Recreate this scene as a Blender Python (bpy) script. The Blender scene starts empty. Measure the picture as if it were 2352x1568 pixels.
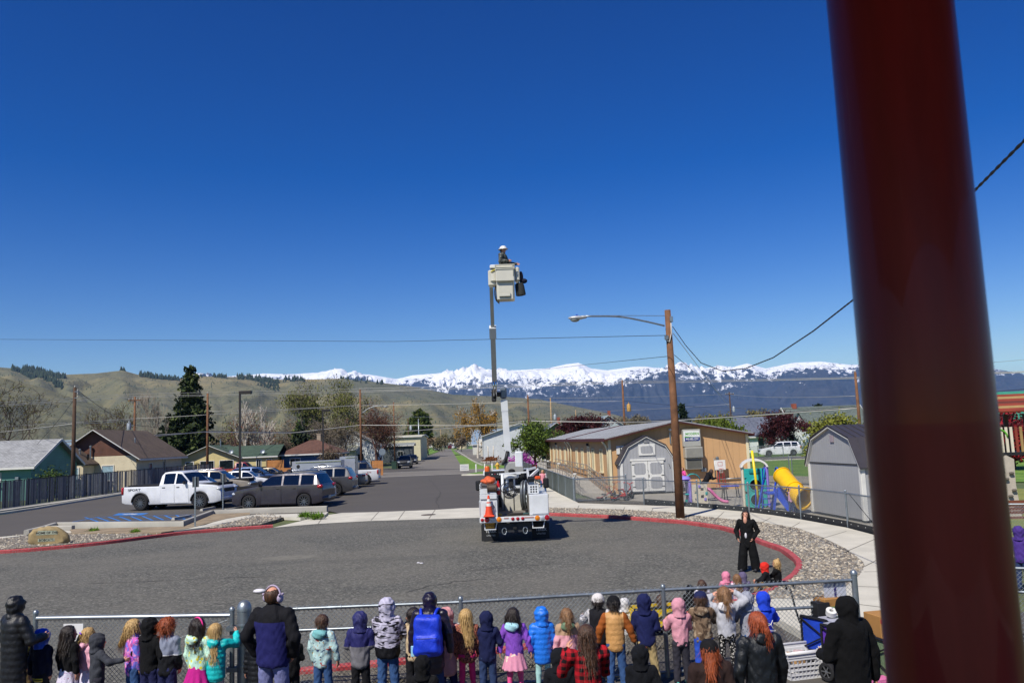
import bpy,math,random
import numpy as np
from mathutils import Vector,Matrix,noise as mnoise
R=math.radians
PI=math.pi
rnd=random.Random(7)
nrg=np.random.default_rng(5)
scene=bpy.context.scene
C=scene.collection
FPX,CU,CV=1900.0,1176.0,784.0
PITCH,ROLL,CAMH=R(6.75),R(2.25),3.5
_F=Vector((0,math.cos(PITCH),math.sin(PITCH)))
_U0=Vector((0,-math.sin(PITCH),math.cos(PITCH)))
_R0=Vector((1,0,0))
_RT=_R0*math.cos(ROLL)-_U0*math.sin(ROLL)
_UP=_R0*math.sin(ROLL)+_U0*math.cos(ROLL)
CAM=Vector((0,0,CAMH))
cd=bpy.data.cameras.new('camera')
cam=bpy.data.objects.new('camera',cd)
C.objects.link(cam)
cam.matrix_world=Matrix(((_RT.x,_UP.x,-_F.x,CAM.x),(_RT.y,_UP.y,-_F.y,CAM.y),(_RT.z,_UP.z,-_F.z,CAM.z),(0,0,0,1)))
cd.sensor_width=36.0
cd.lens=36.0*FPX/2352.0
cd.clip_start=0.05
cd.clip_end=60000
cd.dof.use_dof=True
cd.dof.focus_distance=30.0
cd.dof.aperture_fstop=8.0
scene.camera=cam
SUN_AZ,SUN_EL=R(34),R(50)
world=bpy.data.worlds.new('World')
scene.world=world
world.use_nodes=True
wn=world.node_tree.nodes
wl=world.node_tree.links
wn.clear()
sky=wn.new('ShaderNodeTexSky')
sky.sky_type='NISHITA'
sky.sun_disc=False
sky.sun_elevation=SUN_EL
sky.sun_rotation=R(180)+SUN_AZ
sky.altitude=4000
sky.air_density=1.6
sky.dust_density=0.1
sky.ozone_density=1.0
hs=wn.new('ShaderNodeHueSaturation')
hs.inputs['Saturation'].default_value=1.4
hs.inputs['Hue'].default_value=0.521
bg=wn.new('ShaderNodeBackground')
bg.inputs['Strength'].default_value=0.0505
wo=wn.new('ShaderNodeOutputWorld')
gm=wn.new('ShaderNodeGamma')
gm.inputs['Gamma'].default_value=1.3
wl.new(sky.outputs[0],gm.inputs['Color'])
wl.new(gm.outputs[0],hs.inputs['Color'])
wl.new(hs.outputs[0],bg.inputs['Color'])
wl.new(bg.outputs[0],wo.inputs['Surface'])
sd=bpy.data.lights.new('sun','SUN')
sd.energy=5.0
sd.angle=R(0.53)
sd.color=(1.0,0.945,0.85)
sun=bpy.data.objects.new('sun',sd)
C.objects.link(sun)
_sdir=Vector((math.sin(SUN_AZ)*math.cos(SUN_EL),math.cos(SUN_AZ)*math.cos(SUN_EL),-math.sin(SUN_EL)))
sun.rotation_euler=_sdir.to_track_quat('-Z','Y').to_euler()
scene.view_settings.view_transform='Standard'
scene.view_settings.look='None'
scene.view_settings.exposure=0.25
scene.view_settings.gamma=1.0
scene.view_settings.use_curve_mapping=False
scene.cycles.use_denoising=True
scene.cycles.max_bounces=6
scene.cycles.transparent_max_bounces=8
scene.cycles.volume_bounces=0
scene.cycles.caustics_reflective=False
scene.cycles.caustics_refractive=False
def ray(u,v):
 return(_F+_RT*((u-CU)/FPX)+_UP*((CV-v)/FPX))
def G(u,v,z=0.0):
 d=ray(u,v)
 t=(z-CAMH)/d.z
 return Vector((d.x*t,d.y*t,z))
def AtY(u,v,y):
 d=ray(u,v)
 t=y/d.y
 return Vector((d.x*t,y,CAMH+d.z*t))
def ZatY(u,v,y):
 return AtY(u,v,y).z
def lin(h):
 h=h.lstrip('#')
 o=[]
 for i in(0,2,4):
  c=int(h[i:i+2],16)/255
  o.append(c/12.92 if c<=0.04045 else((c+0.055)/1.055)**2.4)
 return tuple(o)
MATS={}
def nd(nt,t,**kw):
 n=nt.nodes.new(t)
 for k,v in kw.items():
  if k in n.inputs.keys():
   n.inputs[k].default_value=v
  else:
   setattr(n,k,v)
 return n
def c4(c):
 if isinstance(c,str):
  c=lin(c)
 return(c[0],c[1],c[2],1)
def newmat(name):
 m=bpy.data.materials.new(name)
 m.use_nodes=True
 nt=m.node_tree
 b=nt.nodes['Principled BSDF']
 MATS[name]=m
 return m,nt,b
def coords(nt,kind='Object',scale=None):
 tc=nd(nt,'ShaderNodeTexCoord')
 o=tc.outputs[kind]
 if scale is not None:
  mp=nd(nt,'ShaderNodeMapping')
  mp.inputs['Scale'].default_value=scale
  nt.links.new(o,mp.inputs['Vector'])
  o=mp.outputs[0]
 return o
def mixc(nt,fac,a,b):
 m=nd(nt,'ShaderNodeMix',data_type='RGBA')
 for i,x in((6,a),(7,b)):
  if hasattr(x,'is_output'):
   nt.links.new(x,m.inputs[i])
  else:
   m.inputs[i].default_value=c4(x)
 if hasattr(fac,'is_output'):
  nt.links.new(fac,m.inputs[0])
 else:
  m.inputs[0].default_value=fac
 return m.outputs[2]
def ramp(nt,src,stops,mode='LINEAR'):
 r=nd(nt,'ShaderNodeValToRGB')
 r.color_ramp.interpolation=mode
 el=r.color_ramp.elements
 while len(el)<len(stops):
  el.new(0.5)
 for e,(p,c)in zip(el,stops):
  e.position=p
  e.color=c4(c)if not isinstance(c,(int,float))else(c,c,c,1)
 nt.links.new(src,r.inputs[0])
 return r.outputs[0]
def noise(nt,vec,scale=5.0,detail=3.0,rough=0.55,dist=0.0):
 n=nd(nt,'ShaderNodeTexNoise')
 n.inputs['Scale'].default_value=scale
 n.inputs['Detail'].default_value=detail
 n.inputs['Roughness'].default_value=rough
 n.inputs['Distortion'].default_value=dist
 nt.links.new(vec,n.inputs['Vector'])
 return n.outputs['Fac']
def vor(nt,vec,scale=5.0,feature='F1',out='Distance'):
 n=nd(nt,'ShaderNodeTexVoronoi',feature=feature)
 n.inputs['Scale'].default_value=scale
 nt.links.new(vec,n.inputs['Vector'])
 return n.outputs[out]
def math_(nt,op,a,b=None):
 m=nd(nt,'ShaderNodeMath',operation=op)
 for i,x in enumerate((a,b)):
  if x is None:
   continue
  if hasattr(x,'is_output'):
   nt.links.new(x,m.inputs[i])
  else:
   m.inputs[i].default_value=x
 return m.outputs[0]
def bump(nt,b,h,strength=0.3,dist=0.02):
 bp=nd(nt,'ShaderNodeBump')
 bp.inputs['Strength'].default_value=strength
 bp.inputs['Distance'].default_value=dist
 nt.links.new(h,bp.inputs['Height'])
 nt.links.new(bp.outputs[0],b.inputs['Normal'])
def setc(nt,b,x):
 if hasattr(x,'is_output'):
  nt.links.new(x,b.inputs['Base Color'])
 else:
  b.inputs['Base Color'].default_value=c4(x)
def M(name,col=None,rough=0.6,metal=0.0,var=0.12,vscale=3.0,bmp=0.0,bscale=40.0,bdist=0.01,spec=None,coat=0.0):
 if name in MATS:
  return MATS[name]
 m,nt,b=newmat(name)
 b.inputs['Roughness'].default_value=rough
 b.inputs['Metallic'].default_value=metal
 if spec is not None:
  b.inputs['Specular IOR Level'].default_value=spec
 if coat:
  b.inputs['Coat Weight'].default_value=coat
  b.inputs['Coat Roughness'].default_value=0.06
 col=lin(col)if isinstance(col,str)else col
 if var>0:
  o=coords(nt)
  n=noise(nt,o,vscale,4)
  lo=tuple(max(0,x*(1-var))for x in col)
  hi=tuple(min(1,x*(1+var))for x in col)
  setc(nt,b,ramp(nt,n,[(0.3,lo),(0.7,hi)]))
 else:
  setc(nt,b,col)
 if bmp>0:
  bump(nt,b,noise(nt,coords(nt),bscale,4),bmp,bdist)
 return m
class MB:
 def __init__(s):
  s.v,s.f,s.m=[],[],[]
 def add(s,verts,faces,mat=0,tr=None):
  o=len(s.v)
  if tr is not None:
   verts=[tr@Vector(p)for p in verts]
  s.v.extend([tuple(p)for p in verts])
  s.f.extend([tuple(i+o for i in f)for f in faces])
  s.m.extend([mat]*len(faces))
  return s
 def box(s,c,d,rz=0.0,mat=0,tr=None,taper=1.0):
  x,y,z=d[0]/2,d[1]/2,d[2]/2
  vs=[(-x,-y,-z),(x,-y,-z),(x,y,-z),(-x,y,-z)]+[(px*taper,py*taper,z)for px,py in((-x,-y),(x,-y),(x,y),(-x,y))]
  fs=[(0,3,2,1),(4,5,6,7),(0,1,5,4),(1,2,6,5),(2,3,7,6),(3,0,4,7)]
  m=Matrix.Translation(Vector(c))@Matrix.Rotation(rz,4,'Z')
  if tr is not None:
   m=tr@m
  return s.add(vs,fs,mat,m)
 def rbox(s,c,d,r=0.03,rz=0.0,mat=0,tr=None):
  hx,hy,hz=d[0]/2,d[1]/2,d[2]/2
  r=min(r,hx*0.9,hy*0.9,hz*0.9)
  vs,fs=[],[]
  lay=[(-hz,r),(-hz+r,0),(hz-r,0),(hz,r)]
  for z,i in lay:
   x,y=hx-i,hy-i
   q=r if i==0 else r*0.6
   vs+=[(-x+q,-y,z),(x-q,-y,z),(x,-y+q,z),(x,y-q,z),(x-q,y,z),(-x+q,y,z),(-x,y-q,z),(-x,-y+q,z)]
  for k in range(3):
   for j in range(8):
    a,b_=k*8+j,k*8+(j+1)%8
    fs.append((a,b_,b_+8,a+8))
  fs.append(tuple(range(7,-1,-1)))
  fs.append(tuple(range(24,32)))
  m=Matrix.Translation(Vector(c))@Matrix.Rotation(rz,4,'Z')
  if tr is not None:
   m=tr@m
  return s.add(vs,fs,mat,m)
 def beam(s,p,q,w,h=None,mat=0,up=(0,0,1)):
  p,q=Vector(p),Vector(q)
  h=w if h is None else h
  d=(q-p)
  if d.length<1e-6:
   return s
  dn=d.normalized()
  up=Vector(up)
  if abs(dn.dot(up))>0.98:
   up=Vector((0,1,0))
  sx=dn.cross(up).normalized()*(w/2)
  sy=sx.cross(dn).normalized()*(h/2)
  vs=[p-sx-sy,p+sx-sy,p+sx+sy,p-sx+sy,q-sx-sy,q+sx-sy,q+sx+sy,q-sx+sy]
  return s.add(vs,[(0,3,2,1),(4,5,6,7),(0,1,5,4),(1,2,6,5),(2,3,7,6),(3,0,4,7)],mat)
 def tube(s,pts,r,n=8,mat=0,caps=True):
  pts=[Vector(p)for p in pts]
  k=len(pts)
  rs=r if isinstance(r,(list,tuple))else[r]*k
  vs,fs=[],[]
  px=None
  for i,p in enumerate(pts):
   d=(pts[min(i+1,k-1)]-pts[max(i-1,0)])
   d=d.normalized()if d.length>1e-9 else Vector((0,0,1))
   if px is None:
    a=Vector((0,0,1))if abs(d.z)<0.95 else Vector((1,0,0))
    px=d.cross(a).normalized()
   else:
    px=(px-d*px.dot(d))
    px=px.normalized()if px.length>1e-6 else d.orthogonal().normalized()
   py=d.cross(px)
   for j in range(n):
    t=2*PI*j/n
    vs.append(p+(px*math.cos(t)+py*math.sin(t))*rs[i])
  for i in range(k-1):
   for j in range(n):
    a,b_=i*n+j,i*n+(j+1)%n
    fs.append((a,b_,b_+n,a+n))
  if caps:
   fs.append(tuple(range(n-1,-1,-1)))
   fs.append(tuple(range((k-1)*n,k*n)))
  return s.add(vs,fs,mat)
 def lathe(s,prof,n=16,mat=0,tr=None,caps=False):
  vs,fs=[],[]
  for r,z in prof:
   for j in range(n):
    t=2*PI*j/n
    vs.append((r*math.cos(t),r*math.sin(t),z))
  for i in range(len(prof)-1):
   for j in range(n):
    a,b_=i*n+j,i*n+(j+1)%n
    fs.append((a,b_,b_+n,a+n))
  if caps:
   fs.append(tuple(range(n-1,-1,-1)))
   fs.append(tuple(range((len(prof)-1)*n,len(prof)*n)))
  return s.add(vs,fs,mat,tr)
 def ell(s,c,r,nu=12,nv=8,mat=0,tr=None):
  r=(r,r,r)if isinstance(r,(int,float))else r
  vs=[(c[0],c[1],c[2]-r[2])]
  for i in range(1,nv):
   p=PI*i/nv-PI/2
   for j in range(nu):
    t=2*PI*j/nu
    vs.append((c[0]+r[0]*math.cos(p)*math.cos(t),c[1]+r[1]*math.cos(p)*math.sin(t),c[2]+r[2]*math.sin(p)))
  vs.append((c[0],c[1],c[2]+r[2]))
  fs=[(0,1+(j+1)%nu,1+j)for j in range(nu)]
  for i in range(nv-2):
   for j in range(nu):
    a,b_=1+i*nu+j,1+i*nu+(j+1)%nu
    fs.append((a,b_,b_+nu,a+nu))
  o=1+(nv-2)*nu
  fs+=[(o+j,o+(j+1)%nu,len(vs)-1)for j in range(nu)]
  return s.add(vs,fs,mat,tr)
 def prism(s,poly,z0,z1,mat=0,tr=None):
  a=sum(poly[i][0]*poly[(i+1)%len(poly)][1]-poly[(i+1)%len(poly)][0]*poly[i][1]for i in range(len(poly)))
  if a<0:
   poly=poly[::-1]
  n=len(poly)
  vs=[(p[0],p[1],z0)for p in poly]+[(p[0],p[1],z1)for p in poly]
  fs=[tuple(range(n-1,-1,-1)),tuple(range(n,2*n))]+[(i,(i+1)%n,(i+1)%n+n,i+n)for i in range(n)]
  return s.add(vs,fs,mat,tr)
 def quad(s,a,b,c,d,mat=0):
  return s.add([a,b,c,d],[(0,1,2,3)],mat)
 def build(s,name,mats,parent=None,smooth=None,loc=None,rz=None,me=None):
  if me is None:
   me=s.mesh(name,mats,smooth)
  o=bpy.data.objects.new(name,me)
  C.objects.link(o)
  if parent is not None:
   o.parent=parent
  if loc is not None:
   o.location=loc
  if rz is not None:
   o.rotation_euler=(0,0,rz)
  return o
 def mesh(s,name,mats,smooth=None):
  me=bpy.data.meshes.new(name)
  me.from_pydata(s.v,[],s.f)
  mats=mats if isinstance(mats,(list,tuple))else[mats]
  for m in mats:
   me.materials.append(m)
  if len(mats)>1:
   me.polygons.foreach_set('material_index',s.m)
  if smooth:
   me.shade_smooth()
   if smooth<3:
    me.set_sharp_from_angle(angle=smooth)
  me.update()
  return me
def npmesh(name,v,f,mats,mi=None,smooth=None):
 me=bpy.data.meshes.new(name)
 v=np.asarray(v,np.float32)
 f=np.asarray(f,np.int32)
 k=f.shape[1]
 me.vertices.add(len(v))
 me.vertices.foreach_set('co',v.ravel())
 me.loops.add(f.size)
 me.loops.foreach_set('vertex_index',f.ravel())
 me.polygons.add(len(f))
 me.polygons.foreach_set('loop_start',np.arange(len(f),dtype=np.int32)*k)
 me.polygons.foreach_set('loop_total',np.full(len(f),k,np.int32))
 for m in(mats if isinstance(mats,(list,tuple))else[mats]):
  me.materials.append(m)
 if mi is not None:
  me.polygons.foreach_set('material_index',np.asarray(mi,np.int32))
 me.update(calc_edges=True)
 me.validate()
 if smooth:
  me.shade_smooth()
  if smooth<3:
   me.set_sharp_from_angle(angle=smooth)
 return me
def obj(name,me,parent=None,loc=None,rz=None):
 o=bpy.data.objects.new(name,me)
 C.objects.link(o)
 if parent is not None:
  o.parent=parent
 if loc is not None:
  o.location=loc
 if rz is not None:
  o.rotation_euler=(0,0,rz)
 return o
def tag(o,label=None,cat=None,group=None,kind=None):
 if label:
  o['label']=label
 if cat:
  o['category']=cat
 if group:
  o['group']=group
 if kind:
  o['kind']=kind
 return o
def thing(name,label,cat,loc=(0,0,0),rz=0.0,group=None):
 o=bpy.data.objects.new(name,None)
 C.objects.link(o)
 o.empty_display_size=0.2
 o.location=loc
 o.rotation_euler=(0,0,rz)
 return tag(o,label,cat,group)
def kids(o):
 return[c for c in bpy.data.objects if c.parent==o]
def copy_tree(o,parent=None):
 c=o.copy()
 C.objects.link(c)
 if parent is not None:
  c.parent=parent
 for ch in list(o.children):
  copy_tree(ch,c)
 return c
def text(name,s,mat,parent,loc,rot,size,ext=0.004,align='CENTER',bold=0.0,sx=1.0):
 cu=bpy.data.curves.new(name,'FONT')
 cu.body=s
 cu.size=size
 cu.align_x=align
 cu.align_y='CENTER'
 cu.extrude=ext
 cu.offset=bold
 cu.resolution_u=2
 cu.materials.append(mat)
 o=bpy.data.objects.new(name,cu)
 C.objects.link(o)
 o.parent=parent
 o.location=loc
 o.rotation_euler=rot
 o.scale=(sx,1,1)
 return o
def fbm(x,y,z=0.0,o=5):
 return mnoise.fractal(Vector((x,y,z)),0.9,2.1,o)
def lerp(a,b,t):
 return a+(b-a)*t
def resample(pts,n):
 pts=np.array(pts,float)
 d=np.r_[0,np.cumsum(np.linalg.norm(np.diff(pts,axis=0),axis=1))]
 t=np.linspace(0,d[-1],n)
 return np.stack([np.interp(t,d,pts[:,k])for k in range(pts.shape[1])],1)
def smooth_path(pts,n=4):
 P=[Vector(p)for p in pts]
 P=[P[0]*2-P[1]]+P+[P[-1]*2-P[-2]]
 out=[]
 for i in range(1,len(P)-2):
  for k in range(n):
   t=k/n
   a,b,c,d=P[i-1:i+3]
   out.append(0.5*((2*b)+(c-a)*t+(2*a-5*b+4*c-d)*t*t+(3*b-a-3*c+d)*t**3))
 out.append(P[-2])
 return out
# === land: ground, roads, kerbs, hills, mountains
def m_ground():
 m,nt,b=newmat('dry ground')
 o=coords(nt)
 n1=noise(nt,o,0.02,5)
 n2=noise(nt,o,1.2,5)
 a=ramp(nt,n1,[(0.35,'#6b6a43'),(0.5,'#57663a'),(0.65,'#7d7350')])
 c=ramp(nt,n2,[(0.3,(0.55,0.55,0.55)),(0.7,(1,1,1))])
 x=nd(nt,'ShaderNodeMix',data_type='RGBA',blend_type='MULTIPLY')
 x.inputs[0].default_value=1
 nt.links.new(a,x.inputs[6])
 nt.links.new(c,x.inputs[7])
 setc(nt,b,x.outputs[2])
 b.inputs['Roughness'].default_value=0.95
 return m
def m_asphalt(name,base,amt=0.35,grain=70.0,bst=0.5,tint=None,patch=0.35,agg=0.0):
 m,nt,b=newmat(name)
 o=coords(nt)
 fine=noise(nt,o,grain,3,0.7)
 big=noise(nt,o,0.22,5,0.6,0.6)
 streak=noise(nt,coords(nt,'Object',(0.05,0.5,1)),1.2,5)
 base=lin(base)
 lo=tuple(x*(1-amt)for x in base)
 hi=tuple(x*(1+amt)for x in base)
 f=ramp(nt,fine,[(0.3,lo),(0.7,hi)])
 if agg>0:
  vc=vor(nt,o,21.0,'F1','Color')
  sp=nd(nt,'ShaderNodeSeparateColor')
  nt.links.new(vc,sp.inputs[0])
  f2=ramp(nt,sp.outputs[0],[(0.0,tuple(x*0.35 for x in base)),(0.55,base),(0.9,tuple(x*1.7 for x in base)),(1.0,tuple(x*2.6 for x in base))])
  f=mixc(nt,agg,f,f2)
 tint=lin(tint)if tint else tuple(x*1.35 for x in base)
 g=mixc(nt,ramp(nt,big,[(0.36,0.0),(0.62,patch)]),f,tint)
 g=mixc(nt,ramp(nt,streak,[(0.55,0.0),(0.8,patch)]),g,tuple(x*0.72 for x in base))
 setc(nt,b,g)
 b.inputs['Roughness'].default_value=0.9
 bump(nt,b,fine,bst,0.012)
 return m
def m_concrete(name='concrete',col='#b4b0a4',joint=0.0):
 m,nt,b=newmat(name)
 o=coords(nt)
 n=noise(nt,o,0.9,6)
 f=noise(nt,o,45,3)
 c=lin(col)
 a=ramp(nt,n,[(0.3,tuple(x*0.82 for x in c)),(0.7,tuple(x*1.1 for x in c))])
 g=mixc(nt,ramp(nt,f,[(0.35,0.25),(0.6,0.0)]),a,tuple(x*0.7 for x in c))
 setc(nt,b,g)
 b.inputs['Roughness'].default_value=0.9
 bump(nt,b,f,0.15,0.006)
 return m
def m_paint_kerb():
 m,nt,b=newmat('red kerb paint')
 o=coords(nt)
 n=noise(nt,o,3.0,6,0.65)
 f=noise(nt,o,30.0,4,0.65)
 a=ramp(nt,n,[(0.3,'#94252a'),(0.7,'#b5484c')])
 g=mixc(nt,ramp(nt,f,[(0.5,0.0),(0.66,0.8)]),a,'#8f7a74')
 setc(nt,b,g)
 b.inputs['Roughness'].default_value=0.75
 bump(nt,b,f,0.2,0.006)
 return m
def m_gravel(name='gravel bed',cols=('#5f5a52','#8b8578','#a79d8a','#74695a'),scale=9.0):
 m,nt,b=newmat(name)
 o=coords(nt)
 vc=vor(nt,o,scale,'F1','Color')
 vd=vor(nt,o,scale,'F1','Distance')
 sp=nd(nt,'ShaderNodeSeparateColor')
 nt.links.new(vc,sp.inputs[0])
 col=ramp(nt,sp.outputs[0],[(i/(len(cols)-1),c)for i,c in enumerate(cols)])
 col=mixc(nt,ramp(nt,vd,[(0.35,0.0),(0.75,0.7)]),col,'#2f2b26')
 setc(nt,b,col)
 b.inputs['Roughness'].default_value=0.85
 bump(nt,b,math_(nt,'SUBTRACT',1.0,vd),0.8,0.05)
 return m
def m_grass(name='lawn grass',a='#4b7a22',c='#7f9a3a'):
 m,nt,b=newmat(name)
 o=coords(nt)
 n1=noise(nt,o,0.5,5)
 n2=noise(nt,o,28,3)
 g=ramp(nt,n1,[(0.3,a),(0.7,c)])
 g=mixc(nt,ramp(nt,n2,[(0.3,0.5),(0.65,0.0)]),g,'#2c4714')
 setc(nt,b,g)
 b.inputs['Roughness'].default_value=0.9
 bump(nt,b,n2,0.6,0.05)
 return m
def m_hill():
 m,nt,b=newmat('sagebrush hillside')
 o=coords(nt)
 n0=noise(nt,o,0.0011,6,0.6,0.5)
 n1=noise(nt,o,0.006,6,0.6)
 n2=noise(nt,o,0.035,6,0.8)
 g=ramp(nt,n0,[(0.35,'#626150'),(0.5,'#7b7553'),(0.66,'#99895e')])
 g=mixc(nt,ramp(nt,n1,[(0.4,0.0),(0.65,0.65)]),g,'#5c6049')
 g=mixc(nt,ramp(nt,n2,[(0.35,0.5),(0.58,0.0)]),g,'#3c4534')
 w=nd(nt,'ShaderNodeTexVoronoi')
 w.inputs['Scale'].default_value=0.055
 nt.links.new(o,w.inputs['Vector'])
 g=mixc(nt,ramp(nt,w.outputs['Distance'],[(0.12,0.6),(0.2,0.0)]),g,'#2c3827')
 setc(nt,b,g)
 b.inputs['Roughness'].default_value=0.95
 bump(nt,b,math_(nt,'ADD',n1,math_(nt,'MULTIPLY',n2,0.5)),0.9,20.0)
 return m
def m_mountain():
 m,nt,b=newmat('snow and forest')
 geo=nd(nt,'ShaderNodeNewGeometry')
 pos=geo.outputs['Position']
 sep=nd(nt,'ShaderNodeSeparateXYZ')
 nt.links.new(pos,sep.inputs[0])
 mp=nd(nt,'ShaderNodeMapping')
 mp.inputs['Scale'].default_value=(1,0.45,1.6)
 nt.links.new(pos,mp.inputs['Vector'])
 n1=noise(nt,mp.outputs[0],0.0022,6,0.62,0.4)
 n2=noise(nt,mp.outputs[0],0.011,5,0.7)
 h=math_(nt,'MULTIPLY',math_(nt,'SUBTRACT',sep.outputs[2],465.0),1/400.0)
 h=math_(nt,'ADD',h,math_(nt,'MULTIPLY',math_(nt,'SUBTRACT',n1,0.5),2.1))
 h=math_(nt,'ADD',h,math_(nt,'MULTIPLY',math_(nt,'SUBTRACT',n2,0.5),2.6))
 h=math_(nt,'ADD',h,math_(nt,'MINIMUM',math_(nt,'MULTIPLY',math_(nt,'ADD',sep.outputs[0],500.0),1/5200.0),0.0))
 s=ramp(nt,h,[(0.38,0.0),(0.54,1.0)])
 forest=ramp(nt,n2,[(0.35,(0.012,0.018,0.028)),(0.65,(0.04,0.042,0.05))])
 n3=noise(nt,pos,0.03,4,0.75)
 hh=math_(nt,'MULTIPLY',math_(nt,'SUBTRACT',sep.outputs[2],620.0),1/450.0)
 tr=math_(nt,'ADD',math_(nt,'SUBTRACT',n3,0.40),math_(nt,'MULTIPLY',hh,0.12))
 snow=mixc(nt,ramp(nt,tr,[(0.0,1.0),(0.06,0.0)]),(0.84,0.85,0.88),(0.10,0.11,0.14))
 setc(nt,b,mixc(nt,s,forest,snow))
 b.inputs['Roughness'].default_value=0.9
 bump(nt,b,n1,0.8,60.0)
 return m
ground_m=m_ground()
loop_m=m_asphalt('worn chip-seal asphalt','#55544d',0.5,45.0,1.0,'#6f6b61',0.5,0.95)
lot_m=m_asphalt('fresh dark asphalt','#4c4843',0.18,60.0,0.3,'#57524c',0.4)
street_m=m_asphalt('street asphalt','#6b665f',0.2,40.0,0.3,'#7b766c',0.4)
conc_m=m_concrete('pale concrete','#c4bfb0')
conc2_m=m_concrete('weathered concrete','#a8a49a')
red_m=m_paint_kerb()
bed_m=m_gravel('river rock',('#4d4a44','#8b8578','#a59a84','#6f675c','#93877a'),11.0)
fine_gravel_m=m_gravel('fine gravel',('#5a554b','#7d7668','#8d8574'),30.0)
dirt_m=M('bare dirt','#8a7a62',0.95,var=0.3,vscale=1.5,bmp=0.5,bscale=12,bdist=0.03)
pad_m=m_asphalt('play yard asphalt','#8b867b',0.18,30.0,0.3,'#a39a88',0.5)
lawn_m=m_grass()
lawn2_m=m_grass('rough grass','#6a7a33','#97914d')
blue_m=M('blue marking paint','#2d6fb5',0.7,var=0.25,vscale=6)
white_mark_m=M('white marking paint','#cfcdc6',0.7,var=0.25,vscale=4)
def sheet(name,pts,z,mat,base=None,kind='structure',parent=None,world_pts=False):
 P=pts if world_pts else[G(u,v,z)for u,v in pts]
 mb=MB()
 if base is None:
  xs=[(p[0],p[1],z)for p in P]
  a=sum(xs[i][0]*xs[(i+1)%len(xs)][1]-xs[(i+1)%len(xs)][0]*xs[i][1]for i in range(len(xs)))
  if a<0:
   xs=xs[::-1]
  mb.add(xs,[tuple(range(len(xs)))])
 else:
  mb.prism([(p[0],p[1])for p in P],base,z)
 o=mb.build(name,mat,parent)
 if parent is None:
  tag(o,kind=kind)
 return o
def ribbon(name,path,w,z0,z1,mat,parent=None,kind='structure',side=0):
 P=[Vector((p[0],p[1],0))for p in path]
 vs,fs=[],[]
 k=len(P)
 for i in range(k):
  d=(P[min(i+1,k-1)]-P[max(i-1,0)]).normalized()
  n=Vector((-d.y,d.x,0))
  a=P[i]+n*(w*(-0.5+side*0.5))
  b=P[i]+n*(w*(0.5+side*0.5))
  c=min(0.025,w*0.2)
  vs+=[(a.x,a.y,z0),(a.x,a.y,z1-c)]
  q=a+n*c
  vs+=[(q.x,q.y,z1)]
  q=b-n*c
  vs+=[(q.x,q.y,z1),(b.x,b.y,z1-c),(b.x,b.y,z0)]
 for i in range(k-1):
  for j in range(5):
   a=i*6+j
   fs.append((a,a+6,a+7,a+1))
 fs.append((0,1,2,3,4,5))
 fs.append(tuple(range(k*6-1,k*6-7,-1)))
 mb=MB().add(vs,fs)
 o=mb.build(name,mat,parent,smooth=0.6)
 if parent is None:
  tag(o,kind=kind)
 return o
def stones(name,poly,n,z,smin,smax,mats,seed=1,parent=None):
 g=np.random.default_rng(seed)
 P=np.array([(p[0],p[1])for p in poly])
 lo,hi=P.min(0),P.max(0)
 pts=[]
 tot=0
 while tot<n:
  q=lo+g.random((n*2,2))*(hi-lo)
  ins=np.zeros(len(q),bool)
  j=len(P)-1
  for i in range(len(P)):
   c=((P[i,1]>q[:,1])!=(P[j,1]>q[:,1]))&(q[:,0]<(P[j,0]-P[i,0])*(q[:,1]-P[i,1])/(P[j,1]-P[i,1]+1e-12)+P[i,0])
   ins^=c
   j=i
  pts.append(q[ins])
  tot+=ins.sum()
 q=np.concatenate(pts)[:n]
 base=np.array([(1,0,0),(0.3,0.9,0),(-0.8,0.6,0),(-0.8,-0.6,0),(0.3,-0.95,0),(0.45,0.25,0.8),(-0.4,0.1,0.85),(0.2,-0.45,0.75)])
 fc=np.array([(0,1,5),(1,2,6),(1,6,5),(2,3,6),(3,4,7),(3,7,6),(4,0,7),(0,5,7),(5,6,7)])
 s=smin+(smax-smin)*g.random(n)**2
 a=g.random(n)*2*PI
 sc=np.stack([s,s*(0.6+0.4*g.random(n)),s*(0.45+0.4*g.random(n))],1)
 bb=base[None]*sc[:,None,:]*(0.85+0.3*g.random((n,8,1)))
 ca,sa=np.cos(a)[:,None],np.sin(a)[:,None]
 x=bb[...,0]*ca-bb[...,1]*sa+q[:,:1]
 y=bb[...,0]*sa+bb[...,1]*ca+q[:,1:]
 zz=bb[...,2]+z-0.004
 v=np.stack([x,y,zz],-1).reshape(-1,3)
 f=(fc[None]+(np.arange(n)*8)[:,None,None]).reshape(-1,3)
 mi=np.repeat(g.integers(0,len(mats),n),len(fc))
 o=obj(name,npmesh(name,v,f,mats,mi),parent)
 o['kind']='stuff'
 if parent is None:
  tag(o,'loose rounded river stones filling the bed beside the kerb','gravel')
 return o
stone_ms=[M('stone grey','#7f7c76',0.8,vscale=9),M('stone tan','#958a78',0.8,vscale=9),M('stone dark','#57544f',0.8,vscale=9),M('stone pale','#b5ab98',0.8,vscale=9),M('stone brown','#766d61',0.8,vscale=9)]
mb=MB()
mb.add([(-30000,-3000,-0.06),(30000,-3000,-0.06),(30000,30000,-0.06),(-30000,30000,-0.06)],[(0,1,2,3)])
tag(mb.build('ground',ground_m),kind='structure')
STREET_A=math.atan2((1060-CU)/FPX,1.0)
SD=Vector((math.sin(STREET_A),math.cos(STREET_A),0))
SN=Vector((SD.y,-SD.x,0))
def W(p):
 return[(q[0],q[1])for q in p]
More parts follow.
